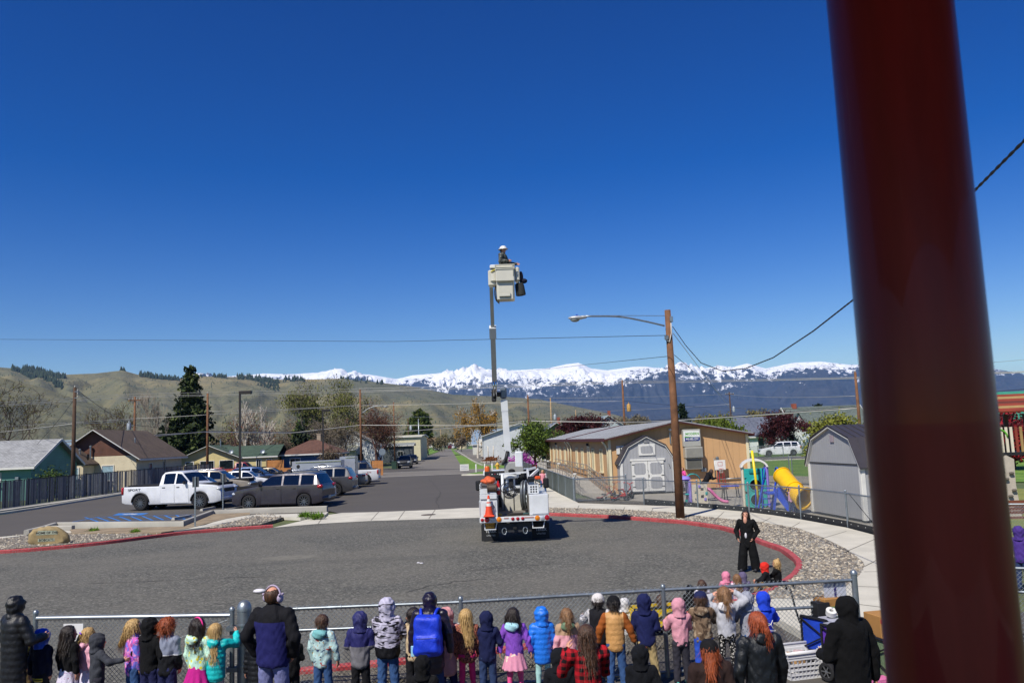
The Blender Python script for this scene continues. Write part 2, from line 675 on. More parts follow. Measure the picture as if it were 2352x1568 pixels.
sheet('loop_road',[(-500,1285),(0,1271),(120,1262),(240,1250),(430,1226),(627,1211),(731,1202),(852,1195),(1091,1188.5),(1262,1184),(1400,1190),(1569,1203),(1650,1215),(1699,1229),(1746,1250),(1791,1266),(1823,1290),(1829,1306),(1822,1320),(1808,1334),(1762,1363),(1635,1403),(1372,1467),(1052,1514),(852,1534),(688,1550),(640,1570),(560,1640),(300,1680),(-500,1700)],0.0,loop_m)
near_asphalt=sheet('yard_paving',[(-900,1690),(300,1690),(640,1580),(1052,1528),(1372,1484),(1770,1424),(1900,1410),(2700,1400),(3200,1560),(3400,2300),(1176,2600),(-1400,2300)],-0.012,lot_m)
sheet('parking_lot',[(-600,1240),(-300,1216),(0,1183),(278,1137),(470,1090),(640,1072),(1180,1078),(1186,1100),(1100,1176),(1040,1180),(830,1190),(760,1174),(470,1190),(410,1212),(120,1212),(60,1236),(0,1248),(-600,1310)],-0.004,lot_m)
def sp(x,y):
 p=SD*y+SN*x
 return(p.x,p.y)
_e1=G(1238,1072)
_e2=G(1066,1036)
_l1=G(920,1078)
STX1=_e1.dot(SN)-0.0
STX0=_l1.dot(SN)-1.0
sheet('street',[sp(STX0,96),sp(STX1,96),sp(STX1,420),sp(STX0,420)],-0.006,street_m,world_pts=True)
_cy=G(1000,1085).dot(SD)
sheet('cross_street',[sp(-140,_cy-6),sp(220,_cy-6),sp(220,_cy+6),sp(-140,_cy+6)],-0.002,street_m,world_pts=True)
_c2=G(1000,1046).dot(SD)
sheet('cross_street',[sp(-160,_c2-6),sp(240,_c2-6),sp(240,_c2+6),sp(-160,_c2+6)],-0.003,street_m,world_pts=True)
for yy in(_cy-6.4,_cy+6.6,_c2-6.6,_c2+6.6):
 sheet('gutter_strip',[sp(STX0-30,yy-0.35),sp(STX1,yy-0.35),sp(STX1,yy+0.35),sp(STX0-30,yy+0.35)],0.004,conc2_m,world_pts=True)
sheet('driveway_apron',[(627,1211),(731,1202),(852,1195.5),(1091,1188.5),(1180,1186),(1110,1165),(1063,1166),(1000,1170),(870,1175),(785,1177),(745,1183),(690,1196)],0.008,conc_m)
mc=G(984,1182)
tag(MB().lathe([(0.001,0.022),(0.30,0.022),(0.31,0.018),(0.36,0.018),(0.37,0.0)],24,tr=Matrix.Translation(mc)).build('manhole_cover',M('cast iron','#4a3d33',0.7,0.4,var=0.3,vscale=20),smooth=0.5),'round rusty manhole cover in the concrete apron','manhole cover')
mb=MB()
for(a,b_)in(((870,1175),(852,1195)),((1000,1170),(985,1191)),((745,1183),(731,1202)),((930,1172.5),(915,1193))):
 p,q=G(*a),G(*b_)
 d=(q-p).normalized()
 n=Vector((-d.y,d.x,0))*0.02
 mb.add([p-n+Vector((0,0,.012)),q-n+Vector((0,0,.012)),q+n+Vector((0,0,.012)),p+n+Vector((0,0,.012))],[(0,1,2,3)])
tag(mb.build('driveway_joints',M('joint dirt','#6f6a60',0.95)),kind='structure')
kl=smooth_path([G(-420,1290),G(-200,1281),G(0,1271),G(120,1262),G(240,1250),G(430,1226),G(627,1211)],5)
ribbon('kerb',kl,0.15,-0.03,0.13,red_m,side=1)
kl2=[p+Vector((0,0.2,0))for p in kl]
bedL=[G(-420,1286),G(0,1267),G(120,1258),G(240,1247),G(350,1232),G(330,1226),G(150,1228),G(60,1229),G(0,1240),G(-420,1270)]
sheet('stone_bed',bedL,0.10,bed_m,-0.03,world_pts=True)
bedL2=[G(470,1218),G(600,1207.5),G(655,1191),G(630,1184),G(590,1184)]
sheet('stone_bed',bedL2,0.10,bed_m,-0.03,world_pts=True)
stones('gravel',bedL,3800,0.10,0.025,0.07,stone_ms,3)
stones('gravel',bedL2,1100,0.10,0.03,0.08,stone_ms,4)
sheet('footpath',[(-420,1262),(0,1232),(100,1224),(150,1222.5),(330,1220),(360,1223),(480,1209),(590,1184),(690,1188),(745,1183),(754,1175),(700,1178),(640,1180),(574,1182),(515,1190),(470,1205),(410,1214),(360,1221),(170,1220),(120,1214),(60,1228),(0,1236)],0.12,conc_m,-0.03)
sheet('dirt_bed',[(165,1224),(370,1222),(430,1213),(520,1190),(574,1181),(574,1176),(490,1180),(424,1208),(160,1214)],0.135,dirt_m,-0.02)
for pts in([(128,1213),(250,1212),(418,1211),(487,1184),(574,1179),(660,1176.5),(752,1174)],[(60,1232),(100,1222),(128,1213)],[(100,1222),(168,1221)]):
 ribbon('kerb',smooth_path([G(*p)for p in pts],1),0.22,-0.03,0.30,conc2_m)
for(a,b_)in(((397,1194),(435,1187)),((462,1173),(494,1167)),((517,1174),(548,1169))):
 p,q=G(*a),G(*b_)
 t=thing('wheel_stop','pale concrete wheel stop beside the %s'%{397:'raised bed corner',462:'white pickup front wheel',517:'dark grey wagon front bumper'}[a[0]],'wheel stop',p,math.atan2((q-p).y,(q-p).x),'wheel stops')
 L_=1.75
 MB().add([(0,-.1,0),(L_,-.1,0),(L_,.1,0),(0,.1,0),(.04,-.06,.13),(L_-.04,-.06,.13),(L_-.04,.06,.13),(.04,.06,.13)],[(0,1,5,4),(1,2,6,5),(2,3,7,6),(3,0,4,7),(4,5,6,7)]).build('block',conc2_m,t)
mk=thing('parking_markings','blue accessible parking markings on the dark asphalt','markings')
mk['kind']='structure'
def stripe(p,q,w,z=0.004,mat=blue_m,name='line'):
 p,q=G(*p),G(*q)
 d=(q-p).normalized()
 n=Vector((-d.y,d.x,0))*w/2
 up=Vector((0,0,z))
 MB().add([p-n+up,q-n+up,q+n+up,p+n+up],[(0,1,2,3)]).build(name,mat,mk)
stripe((165,1198.5),(225,1187),0.1)
stripe((225,1187),(450,1181),0.1)
stripe((165,1199),(430,1192),0.1)
for k in range(10):
 f=k/9
 stripe((195+235*f,1187.5-6*f),(225+225*f,1197-5.5*f),0.12)
stripe((500,1176),(545,1165),0.1)
for(a,b_,c_,d_)in(((150,1205),(225,1206),(240,1199),(185,1199.5)),((258,1183),(325,1182.5),(342,1177.5),(272,1178))):
 P=[G(*x,0.006)for x in(a,b_,c_,d_)]
 MB().add([tuple(p)for p in P],[(0,1,2,3)]).build('line',blue_m,mk)
 cc=(P[0]+P[1]+P[2]+P[3])/4
 mbw=MB()
 mbw.box((cc.x,cc.y,0.011),(0.9,0.16,0.002))
 mbw.box((cc.x-.2,cc.y+.25,0.0135),(0.5,0.14,0.002),0.5)
 mbw.box((cc.x+.3,cc.y-.25,0.0135),(0.5,0.14,0.002),-0.5)
 mbw.build('line',white_mark_m,mk)
ribbon('kerb',smooth_path([G(-420,1228),G(0,1181),G(140,1159),G(278,1136),G(400,1112)],2),0.18,-0.03,0.14,conc_m)
sheet('footpath',[G(-420,1216),G(0,1176),G(140,1156),G(278,1134),G(400,1111),G(395,1109),G(278,1131),G(140,1152),G(0,1171),G(-420,1208)],0.10,conc2_m,-0.03,world_pts=True)
kr_uv=[(1150,1183.5),(1262,1184),(1400,1190),(1500,1197),(1569,1203),(1650,1215),(1699,1229),(1746,1250),(1791,1266),(1823,1290),(1829,1306),(1822,1320),(1808,1334),(1762,1363),(1700,1384),(1635,1403),(1510,1436),(1372,1467),(1268,1484),(1052,1514),(852,1534),(688,1550)]
kr=smooth_path([G(*p)for p in kr_uv],4)
ribbon('kerb',kr,0.16,-0.03,0.13,red_m,side=1)
bedR=[G(*p)for p in[(1130,1182),(1262,1181),(1400,1186),(1500,1193.5),(1569,1199),(1655,1211),(1705,1225),(1752,1246),(1798,1262),(1832,1287),(1840,1306),(1833,1322),(1818,1338),(1772,1366),(1640,1408),(1510,1441),(1540,1450),(1760,1393),(1783,1387),(1842,1391),(1917,1382),(1976,1331),(1987,1309),(1981,1298),(1944,1269),(1890,1242),(1837,1221),(1754,1206),(1623,1192.6),(1543,1182),(1435,1175),(1262,1170),(1150,1172)]]
sheet('stone_bed',bedR,0.10,bed_m,-0.03,world_pts=True)
stones('gravel',bedR,16000,0.10,0.022,0.065,stone_ms,5)
sheet('footpath',[G(*p)for p in[(1130,1174),(1150,1172),(1262,1170),(1435,1175),(1543,1182),(1623,1192.6),(1754,1206),(1837,1221),(1890,1242),(1944,1269),(1981,1298),(1987,1309),(1976,1331),(1917,1382),(1842,1391),(1783,1387),(1760,1393),(1640,1425),(1767,1424),(1848,1470),(2010,1500),(2110,1450),(2110,1300),(2060,1252),(2010,1237),(1944,1219),(1837,1199),(1770,1188.5),(1663,1175),(1569,1168.5),(1435,1164),(1330,1160),(1290,1140),(1199,1090),(1188,1093),(1262,1140),(1255,1160),(1130,1165)]],0.12,conc_m,-0.03,world_pts=True)
mb=MB()
for(a,b_)in(((1330,1160),(1325,1171)),((1435,1164),(1430,1175)),((1500,1166),(1494,1179)),((1569,1168.5),(1560,1184)),((1663,1175),(1640,1195)),((1770,1188.5),(1740,1204)),((1837,1199),(1810,1215)),((1944,1219),(1880,1238)),((2010,1237),(1940,1267)),((2060,1262),(1985,1300)),((2105,1310),(1985,1312)),((2100,1350),(1960,1345)),((2080,1400),(1920,1380))):
 p,q=G(*a,0.124),G(*b_,0.124)
 d=(q-p).normalized()
 n=Vector((-d.y,d.x,0))*0.015
 mb.add([p-n,q-n,q+n,p+n],[(0,1,2,3)])
tag(mb.build('footpath_joints',M('joint dirt','#6f6a60',0.95)),kind='structure')
sheet('gravel_strip',[G(*p)for p in[(688,1556),(852,1539),(1052,1519),(1268,1489),(1372,1472),(1510,1442),(1640,1425),(1767,1424),(1700,1460),(1480,1495),(1372,1512),(1052,1552),(852,1572),(690,1590)]],0.05,fine_gravel_m,-0.03,world_pts=True)
sheet('play_yard',[(1270,1113),(1380,1150),(1480,1160),(1600,1167),(1760,1184),(1840,1195),(2020,1232),(2300,1250),(2300,1105),(1990,1096),(1705,1090),(1500,1080),(1330,1072),(1215,1072)],0.012,pad_m)
sheet('gravel_strip',[(1319,1152),(1440,1162),(1570,1166),(1663,1173),(1770,1186),(1837,1196.5),(1944,1216),(2025,1236),(2030,1228),(1950,1208),(1840,1189),(1770,1179),(1663,1165),(1570,1158),(1440,1148),(1330,1143)],0.03,fine_gravel_m,-0.03)
sheet('lawn',[(1640,1100),(2050,1103),(2700,1110),(2900,1040),(1900,1022),(1700,1028),(1660,1050)],-0.01,lawn_m)
sheet('lawn',[(2280,1270),(2800,1290),(2800,1130),(2280,1120)],-0.002,lawn2_m)
sheet('footpath',[(2270,1275),(2800,1296),(2800,1284),(2270,1262)],0.02,conc_m,-0.03)
sheet('side_street',[(1660,1030),(1720,1027),(1900,1020),(2700,1005),(2700,998),(1900,1013),(1690,1020)],-0.004,street_m)
def skyline(pts):
 us=[p[0]for p in pts]
 es=[]
 az=[]
 for u,v in pts:
  d=ray(u,v)
  az.append(math.atan2(d.x,d.y))
  es.append(math.atan2(d.z,math.hypot(d.x,d.y)))
 return np.array(az),np.array(es)
def terrain(name,pts,r0,r1,r2,mat,na,nr,spur,seed,rough,rkm,ridge_jit=0.0,pw=1.3,spr=0.16,az_lo=R(-62),az_hi=R(62),wrp=1.1):
 A,E=skyline(pts)
 az=np.linspace(az_lo,az_hi,na)
 e=np.interp(az,A,E)
 crest=np.tan(e)*r1+CAMH
 ts=np.linspace(0,1,nr)
 ts2=np.linspace(0,1,max(4,nr//5))[1:]
 V=[]
 for i,a in enumerate(az):
  col=[]
  for t in ts:
   r=lerp(r0,r1,t)
   x,y=math.sin(a)*r,math.cos(a)*r
   s=a*spur+wrp*fbm(x*rkm*0.8,y*rkm*0.8,seed+9,4)
   n=1-abs(mnoise.noise(Vector((s,t*0.9,seed))))*1.9
   n2=1-abs(mnoise.noise(Vector((s*2.7,t*2.1,seed+4))))*1.9
   f=fbm(x*rkm,y*rkm,seed,5)
   env=t**pw
   mid=4*t*(1-t)
   h=crest[i]*(env+mid*(spr*(n-0.45)+spr*0.5*(n2-.45)+rough*f))
   if t>0.97:
    h=crest[i]*(1+ridge_jit*f)
   col.append((x,y,max(h,-0.3+0.0*t)if t>0 else-0.4))
  for t in ts2:
   r=lerp(r1,r2,t)
   x,y=math.sin(a)*r,math.cos(a)*r
   col.append((x,y,crest[i]*(1-t)-0.4))
  V.append(col)
 V=np.array(V)
 k=V.shape[1]
 idx=np.arange(na*k).reshape(na,k)
 f=np.stack([idx[:-1,:-1],idx[1:,:-1],idx[1:,1:],idx[:-1,1:]],-1).reshape(-1,4)
 o=obj(name,npmesh(name,V.reshape(-1,3),f[:,::-1],mat,smooth=3.2))
 tag(o,kind='structure')
 return V
hill_m=m_hill()
HILL_B=[(-1400,900),(-700,850),(-300,840),(-80,838),(0,846),(60,850),(146,862),(220,859),(281,852),(317,862),(415,871),(464,866),(560,868),(655,874),(782,871),(874,880),(948,889),(1041,907),(1163,912),(1236,917),(1309,932),(1407,951),(1456,964),(1520,980),(1640,992),(2000,985),(3600,920)]
hb=terrain('hills',HILL_B,900,2600,3600,hill_m,520,60,26,3.3,0.10,0.0016,0.006,1.25,0.10)
HILL_A=[(-1400,930),(-500,862),(-200,850),(0,868),(90,890),(180,920),(280,948),(360,962),(480,975),(560,985),(640,1000),(700,1020),(3600,1000)]
ha=terrain('hills',HILL_A,500,1250,1700,hill_m,260,40,22,7.7,0.07,0.003,0.004,1.1,0.07,R(-62),R(-8))
mount_m=m_mountain()
MT=[(-1400,900),(0,880),(420,872),(528,865),(606,859),(679,861),(721,858),(777,858),(850,862),(911,872),(948,863),(1021,857),(1060,856),(1090,851),(1114,857),(1175,851),(1260,847),(1300,838),(1329,835),(1358,848),(1395,852),(1456,844),(1484,844),(1545,851),(1582,841),(1606,849),(1655,840),(1680,844),(1716,836),(1758,848),(1826,834),(1887,831),(1948,838),(2060,836),(2180,838),(2283,848),(2352,861),(2700,880),(3600,860)]
mt=terrain('mountains',MT,6500,11500,14000,mount_m,1100,110,85,1.9,0.30,0.0009,0.012,1.0,0.11,wrp=4.0)
MT2=[(-1400,1000),(700,960),(900,940),(1000,920),(1100,925),(1250,934),(1420,916),(1560,930),(1700,918),(1850,932),(2000,915),(2200,925),(2352,935),(3600,920)]
terrain('mountains',MT2,4500,7800,9000,mount_m,520,50,60,5.5,0.20,0.001,0.01,1.15,0.10,wrp=3.5)
# === people: every garment is a surface grown from a distance field
def grid_mesh(fn,lo,hi,h):
 lo=np.array(lo,np.float32)
 hi=np.array(hi,np.float32)
 n=np.maximum(((hi-lo)/h).astype(int)+2,4)
 ax=[lo[k]+h*np.arange(n[k],dtype=np.float32)for k in range(3)]
 X,Y,Z=np.meshgrid(*ax,indexing='ij')
 D=fn(X,Y,Z).astype(np.float32)
 D[0],D[-1],D[:,0],D[:,-1],D[:,:,0],D[:,:,-1]=1,1,1,1,1,1
 S=D<0
 c=[(i,j,k)for i in(0,1)for j in(0,1)for k in(0,1)]
 sl=lambda a,o:a[o[0]:a.shape[0]-1+o[0],o[1]:a.shape[1]-1+o[1],o[2]:a.shape[2]-1+o[2]]
 cnt=sum(sl(S,o).astype(np.int8)for o in c)
 act=(cnt>0)&(cnt<8)
 acc=np.zeros(act.shape+(3,),np.float32)
 num=np.zeros(act.shape,np.float32)
 for o in c:
  for a in range(3):
   if o[a]==0:
    p=list(o)
    p[a]=1
    d0,d1=sl(D,o),sl(D,p)
    cr=(d0<0)!=(d1<0)
    t=np.where(cr,d0/np.where(cr,d0-d1,1),0)
    for q in range(3):
     acc[...,q]+=np.where(cr,o[q]+(t if q==a else 0),0)
    num+=cr
 idx=np.full(act.shape,-1,np.int64)
 idx[act]=np.arange(act.sum())
 cell=np.argwhere(act).astype(np.float32)
 V=lo+h*(cell+acc[act]/num[act][:,None])
 F=[]
 for a in range(3):
  b,e=(a+1)%3,(a+2)%3
  s0=[slice(1,-1)]*3
  s0[a]=slice(0,-1)
  s1=list(s0)
  s1[a]=slice(1,None)
  A,B=S[tuple(s0)],S[tuple(s1)]
  for flip,msk in((False,A&~B),(True,~A&B)):
   q=np.argwhere(msk)
   if len(q)==0:
    continue
   q=q+np.array([0 if k==a else 1 for k in range(3)])
   def cell_(db,de):
    r=q.copy()
    r[:,b]+=db
    r[:,e]+=de
    return idx[r[:,0],r[:,1],r[:,2]]
   f=np.stack([cell_(-1,-1),cell_(0,-1),cell_(0,0),cell_(-1,0)],1)
   F.append(f[:,::-1]if flip else f)
 return V,np.concatenate(F)
def cap(X,Y,Z,a,b,ra,rb,ys=1.0):
 ax,ay,az=a
 bx,by,bz=b
 dx,dy,dz=bx-ax,(by-ay)*ys,bz-az
 px,py,pz=X-ax,(Y-ay)*ys,Z-az
 t=np.clip((px*dx+py*dy+pz*dz)/(dx*dx+dy*dy+dz*dz+1e-9),0,1)
 return np.sqrt((px-t*dx)**2+(py-t*dy)**2+(pz-t*dz)**2)-(ra+(rb-ra)*t)
def elp(X,Y,Z,c,r):
 k=np.sqrt(((X-c[0])/r[0])**2+((Y-c[1])/r[1])**2+((Z-c[2])/r[2])**2)
 return(k-1)*min(r)
def smin(a,b,k):
 h=np.clip(0.5+0.5*(b-a)/k,0,1)
 return b+(a-b)*h-k*h*(1-h)
def _head(X,Y,Z):
 d=elp(X,Y,Z,(0,-0.08,0.14),(0.76,0.90,0.86))
 d=smin(d,elp(X,Y,Z,(0,0.18,-0.40),(0.56,0.62,0.58)),0.18)
 d=smin(d,cap(X,Y,Z,(0,0.70,0.10),(0,0.90,-0.22),0.07,0.13),0.10)
 d=smin(d,elp(X,Y,Z,(0,0.74,-0.52),(0.22,0.12,0.10)),0.08)
 d=smin(d,elp(X,Y,Z,(0,0.66,-0.80),(0.22,0.14,0.14)),0.10)
 for s in(-1,1):
  d=smin(d,elp(X,Y,Z,(s*0.78,-0.06,-0.08),(0.09,0.17,0.26)),0.05)
  d=np.maximum(d,-(elp(X,Y,Z,(s*0.31,0.92,0.02),(0.18,0.14,0.10))))
 d=smin(d,cap(X,Y,Z,(0,-0.12,-0.6),(0,-0.18,-1.45),0.42,0.46),0.12)
 return d
HEAD=grid_mesh(_head,(-1.05,-1.15,-1.5),(1.05,1.2,1.15),0.082)
def _hand(X,Y,Z,curl):
 d=elp(X,Y,Z,(0,0,-0.27),(0.21,0.10,0.27))
 d=smin(d,cap(X,Y,Z,(0,0,0.1),(0,0,-0.1),0.13,0.13),0.08)
 for k,(x,ln)in enumerate(((-0.15,0.30),(-0.05,0.37),(0.05,0.40),(0.145,0.35))):
  a1=curl*0.9
  p0=(x,0.0,-0.46)
  p1=(x,math.sin(a1)*ln*0.5,-0.46-math.cos(a1)*ln*0.5)
  a2=curl*1.9
  p2=(x,p1[1]+math.sin(a2)*ln*0.55,p1[2]-math.cos(a2)*ln*0.55)
  f=np.minimum(cap(X,Y,Z,p0,p1,0.058,0.052),cap(X,Y,Z,p1,p2,0.052,0.042))
  d=smin(d,f,0.02)
 t=np.minimum(cap(X,Y,Z,(0.14,0.02,-0.18),(0.29,0.10,-0.34),0.075,0.06),cap(X,Y,Z,(0.29,0.10,-0.34),(0.30,0.16,-0.50),0.06,0.048))
 return smin(d,t,0.03)
HANDS={k:grid_mesh(lambda X,Y,Z,c=c:_hand(X,Y,Z,c),(-0.45,-0.25,-1.05),(0.5,0.62,0.25),0.045)for k,c in(('relaxed',0.35),('grip',1.25))}
def fab(name,col,rough=0.85,var=0.18,fold=0.5,sheen=0.0,fine=True):
 if name in MATS:
  return MATS[name]
 m,nt,b=newmat(name)
 col=lin(col)if isinstance(col,str)else col
 o=coords(nt)
 n=noise(nt,o,7.0,5,0.6)
 setc(nt,b,ramp(nt,n,[(0.25,tuple(x*(1-var)for x in col)),(0.75,tuple(min(1,x*(1+var))for x in col))]))
 b.inputs['Roughness'].default_value=rough
 b.inputs['Specular IOR Level'].default_value=0.25 if rough>0.6 else 0.5
 if sheen:
  b.inputs['Sheen Weight'].default_value=sheen
 h=noise(nt,coords(nt,'Object',(1,1,0.5)),13.0,4,0.6,1.2)
 if fine:
  h=math_(nt,'ADD',h,math_(nt,'MULTIPLY',noise(nt,o,160.0,2),0.12))
 bump(nt,b,h,fold,0.03)
 return m
def fab_mix(name,layers,rough=0.85,fold=0.4):
 if name in MATS:
  return MATS[name]
 m,nt,b=newmat(name)
 o=coords(nt)
 cur=layers[0][-1]
 for(kind,sc,lo,hi,colr)in layers[1:]:
  off=nd(nt,'ShaderNodeMapping')
  off.inputs['Location'].default_value=(sc*0.37,sc*0.11,sc*0.23)
  nt.links.new(o,off.inputs['Vector'])
  if kind=='spot':
   f=ramp(nt,vor(nt,off.outputs[0],sc),[(lo,1.0),(hi,0.0)])
  elif kind=='noise':
   f=ramp(nt,noise(nt,off.outputs[0],sc,3,0.6,0.8),[(lo,0.0),(hi,1.0)])
  elif kind=='streak':
   f=ramp(nt,noise(nt,coords(nt,'Object',(1,1,4)),sc,3,0.6,0.8),[(lo,0.0),(hi,1.0)])
  elif kind=='below':
   s=nd(nt,'ShaderNodeSeparateXYZ')
   nt.links.new(o,s.inputs[0])
   f=math_(nt,'LESS_THAN',s.outputs[2],lo)
   if hi is not None:
    f=math_(nt,'MULTIPLY',f,math_(nt,'GREATER_THAN',s.outputs[2],hi))
  elif kind=='outer':
   s=nd(nt,'ShaderNodeSeparateXYZ')
   nt.links.new(o,s.inputs[0])
   f=math_(nt,'GREATER_THAN',math_(nt,'ABSOLUTE',s.outputs[0]),lo)
  elif kind=='plaid':
   s=nd(nt,'ShaderNodeSeparateXYZ')
   nt.links.new(o,s.inputs[0])
   a=math_(nt,'GREATER_THAN',math_(nt,'FRACT',math_(nt,'MULTIPLY',s.outputs[0],sc)),0.5)
   c_=math_(nt,'GREATER_THAN',math_(nt,'FRACT',math_(nt,'MULTIPLY',s.outputs[2],sc)),0.5)
   f=math_(nt,'MULTIPLY',math_(nt,'ADD',a,c_),0.5)
  cur=mixc(nt,f,cur,colr)
 setc(nt,b,cur)
 b.inputs['Roughness'].default_value=rough
 b.inputs['Specular IOR Level'].default_value=0.25
 bump(nt,b,noise(nt,coords(nt,'Object',(1,1,0.5)),12.0,4,0.6,1.0),fold,0.03)
 return m
def hair_m(name,a,c):
 if name in MATS:
  return MATS[name]
 m,nt,b=newmat(name)
 o=coords(nt,'Object',(1,1,0.07))
 n=noise(nt,o,95.0,4,0.65,0.4)
 setc(nt,b,ramp(nt,n,[(0.32,a),(0.68,c)]))
 b.inputs['Roughness'].default_value=0.45
 bump(nt,b,n,0.9,0.012)
 return m
def skin_m(name='skin',col='#c8937a'):
 if name in MATS:
  return MATS[name]
 m,nt,b=newmat(name)
 n=noise(nt,coords(nt),14.0,3)
 c=lin(col)
 setc(nt,b,ramp(nt,n,[(0.3,tuple(x*0.9 for x in c)),(0.7,(min(1,c[0]*1.08),c[1],c[2]))]))
 b.inputs['Roughness'].default_value=0.55
 b.inputs['Subsurface Weight'].default_value=0.08
 b.inputs['Subsurface Radius'].default_value=(0.02,0.008,0.004)
 return m
SKIN=skin_m()
EYE=M('eye dark','#1d1511',0.3,var=0)
LIP=M('lips','#a35a50',0.5,var=0)
HAIR={'blonde':hair_m('blonde hair','#7d5a30','#d9b677'),'brown':hair_m('brown hair','#23150d','#5c3d26'),'dark':hair_m('dark hair','#0d0908','#2e2019'),'red':hair_m('red hair','#5a1e0a','#b4552a'),'light':hair_m('light brown hair','#4d3320','#9a7148'),'ginger':hair_m('ginger hair','#642408','#a8501c')}
class Pose:
 def __init__(s,H,adult,arms='down',sit=False,lean=0.0,stance=0.0,bulk=1.0,jit=None):
  if adult:
   p=dict(hh=.0665,hw=.78,hc=.932,sh=.818,shw=.112,ua=.165,fa=.145,hip=.515,hipw=.052,knee=.28,ank=.045,tr=.088,ar=.034,lr=.052)
  else:
   p=dict(hh=.086,hw=.80,hc=.912,sh=.785,shw=.098,ua=.150,fa=.130,hip=.475,hipw=.050,knee=.255,ank=.045,tr=.098,ar=.038,lr=.052)
  s.p={k:v*H if k!='hw' else v for k,v in p.items()}
  s.H,s.adult=H,adult
  q=s.p
  dz=0.0
  if sit:
   dz=-(q['hip']-0.09*H)
  s.dz=dz
  s.hip=Vector((0,0,q['hip']+dz))
  s.chest=Vector((0,lean*H*0.30,q['sh']+dz-0.05*H))
  s.shz=q['sh']+dz
  L=lean*H*0.34
  s.neck=Vector((0,L,q['sh']+dz+0.02*H))
  s.head=Vector((0,L*1.25+0.01*H,q['hc']+dz-abs(lean)*H*0.05))
  s.hipj=[Vector((sg*q['hipw'],0,q['hip']+dz))for sg in(-1,1)]
  if sit:
   s.knee=[Vector((sg*q['hipw']*1.7,0.20*H,0.20*H))for sg in(-1,1)]
   s.ank=[Vector((sg*q['hipw']*1.5,0.27*H,0.045*H))for sg in(-1,1)]
  else:
   s.knee=[Vector((sg*q['hipw']*(1.0+stance),0.01*H+(sg*stance*0.03*H),q['knee']))for sg in(-1,1)]
   s.ank=[Vector((sg*q['hipw']*(1.1+stance*1.6),sg*stance*0.05*H,q['ank']))for sg in(-1,1)]
  s.sho=[Vector((sg*q['shw'],L*0.9,s.shz))for sg in(-1,1)]
  s.elb,s.wri=[],[]
  arms=arms if isinstance(arms,(tuple,list))else(arms,arms)
  for k,sg in enumerate((-1,1)):
   a=s.sho[k]
   st=arms[k]
   ua,fa=q['ua'],q['fa']
   if st=='down':
    d1,d2=Vector((sg*.24,-.04,-1)),Vector((sg*.05,.16,-1))
   elif st=='out':
    d1,d2=Vector((sg*.45,-.05,-1)),Vector((sg*.25,.15,-1))
   elif st=='fence':
    d1,d2=Vector((sg*.30,.45,-.75)),Vector((-sg*.05,.9,.35))
   elif st=='front':
    d1,d2=Vector((sg*.32,.15,-1)),Vector((-sg*.45,.8,-.05))
   elif st=='pocket':
    d1,d2=Vector((sg*.45,-.18,-1)),Vector((-sg*.30,.45,-.75))
   elif st=='head':
    d1,d2=Vector((sg*.95,.05,.42)),Vector((-sg*.80,.25,.62))
   elif st=='phone':
    d1,d2=Vector((sg*.22,.45,-.8)),Vector((-sg*.30,.50,.85))
   elif st=='side':
    d1,d2=Vector((sg*.55,.30,-.7)),Vector((sg*.35,.85,-.1))
   elif st=='knees':
    d1,d2=Vector((sg*.15,.55,-.8)),Vector((-sg*.4,.8,-.25))
   else:
    d1,d2=Vector(st[0]),Vector(st[1])
   if jit:
    d1=d1+Vector(jit[k*3:k*3+3])
    d2=d2+Vector(jit[6-k*3:9-k*3])*1.3
   e=a+d1.normalized()*ua
   s.elb.append(e)
   s.wri.append(e+d2.normalized()*fa)
  s.fdir=[(s.wri[k]-s.elb[k]).normalized()for k in(0,1)]
def put(arr,tr):
 V,F=arr
 m=np.array(tr)
 return V@m[:3,:3].T+m[:3,3],F
def gmesh(name,fn,lo,hi,h,mat):
 V,F=grid_mesh(fn,lo,hi,h)
 return npmesh(name,V,F,mat,smooth=3.2)
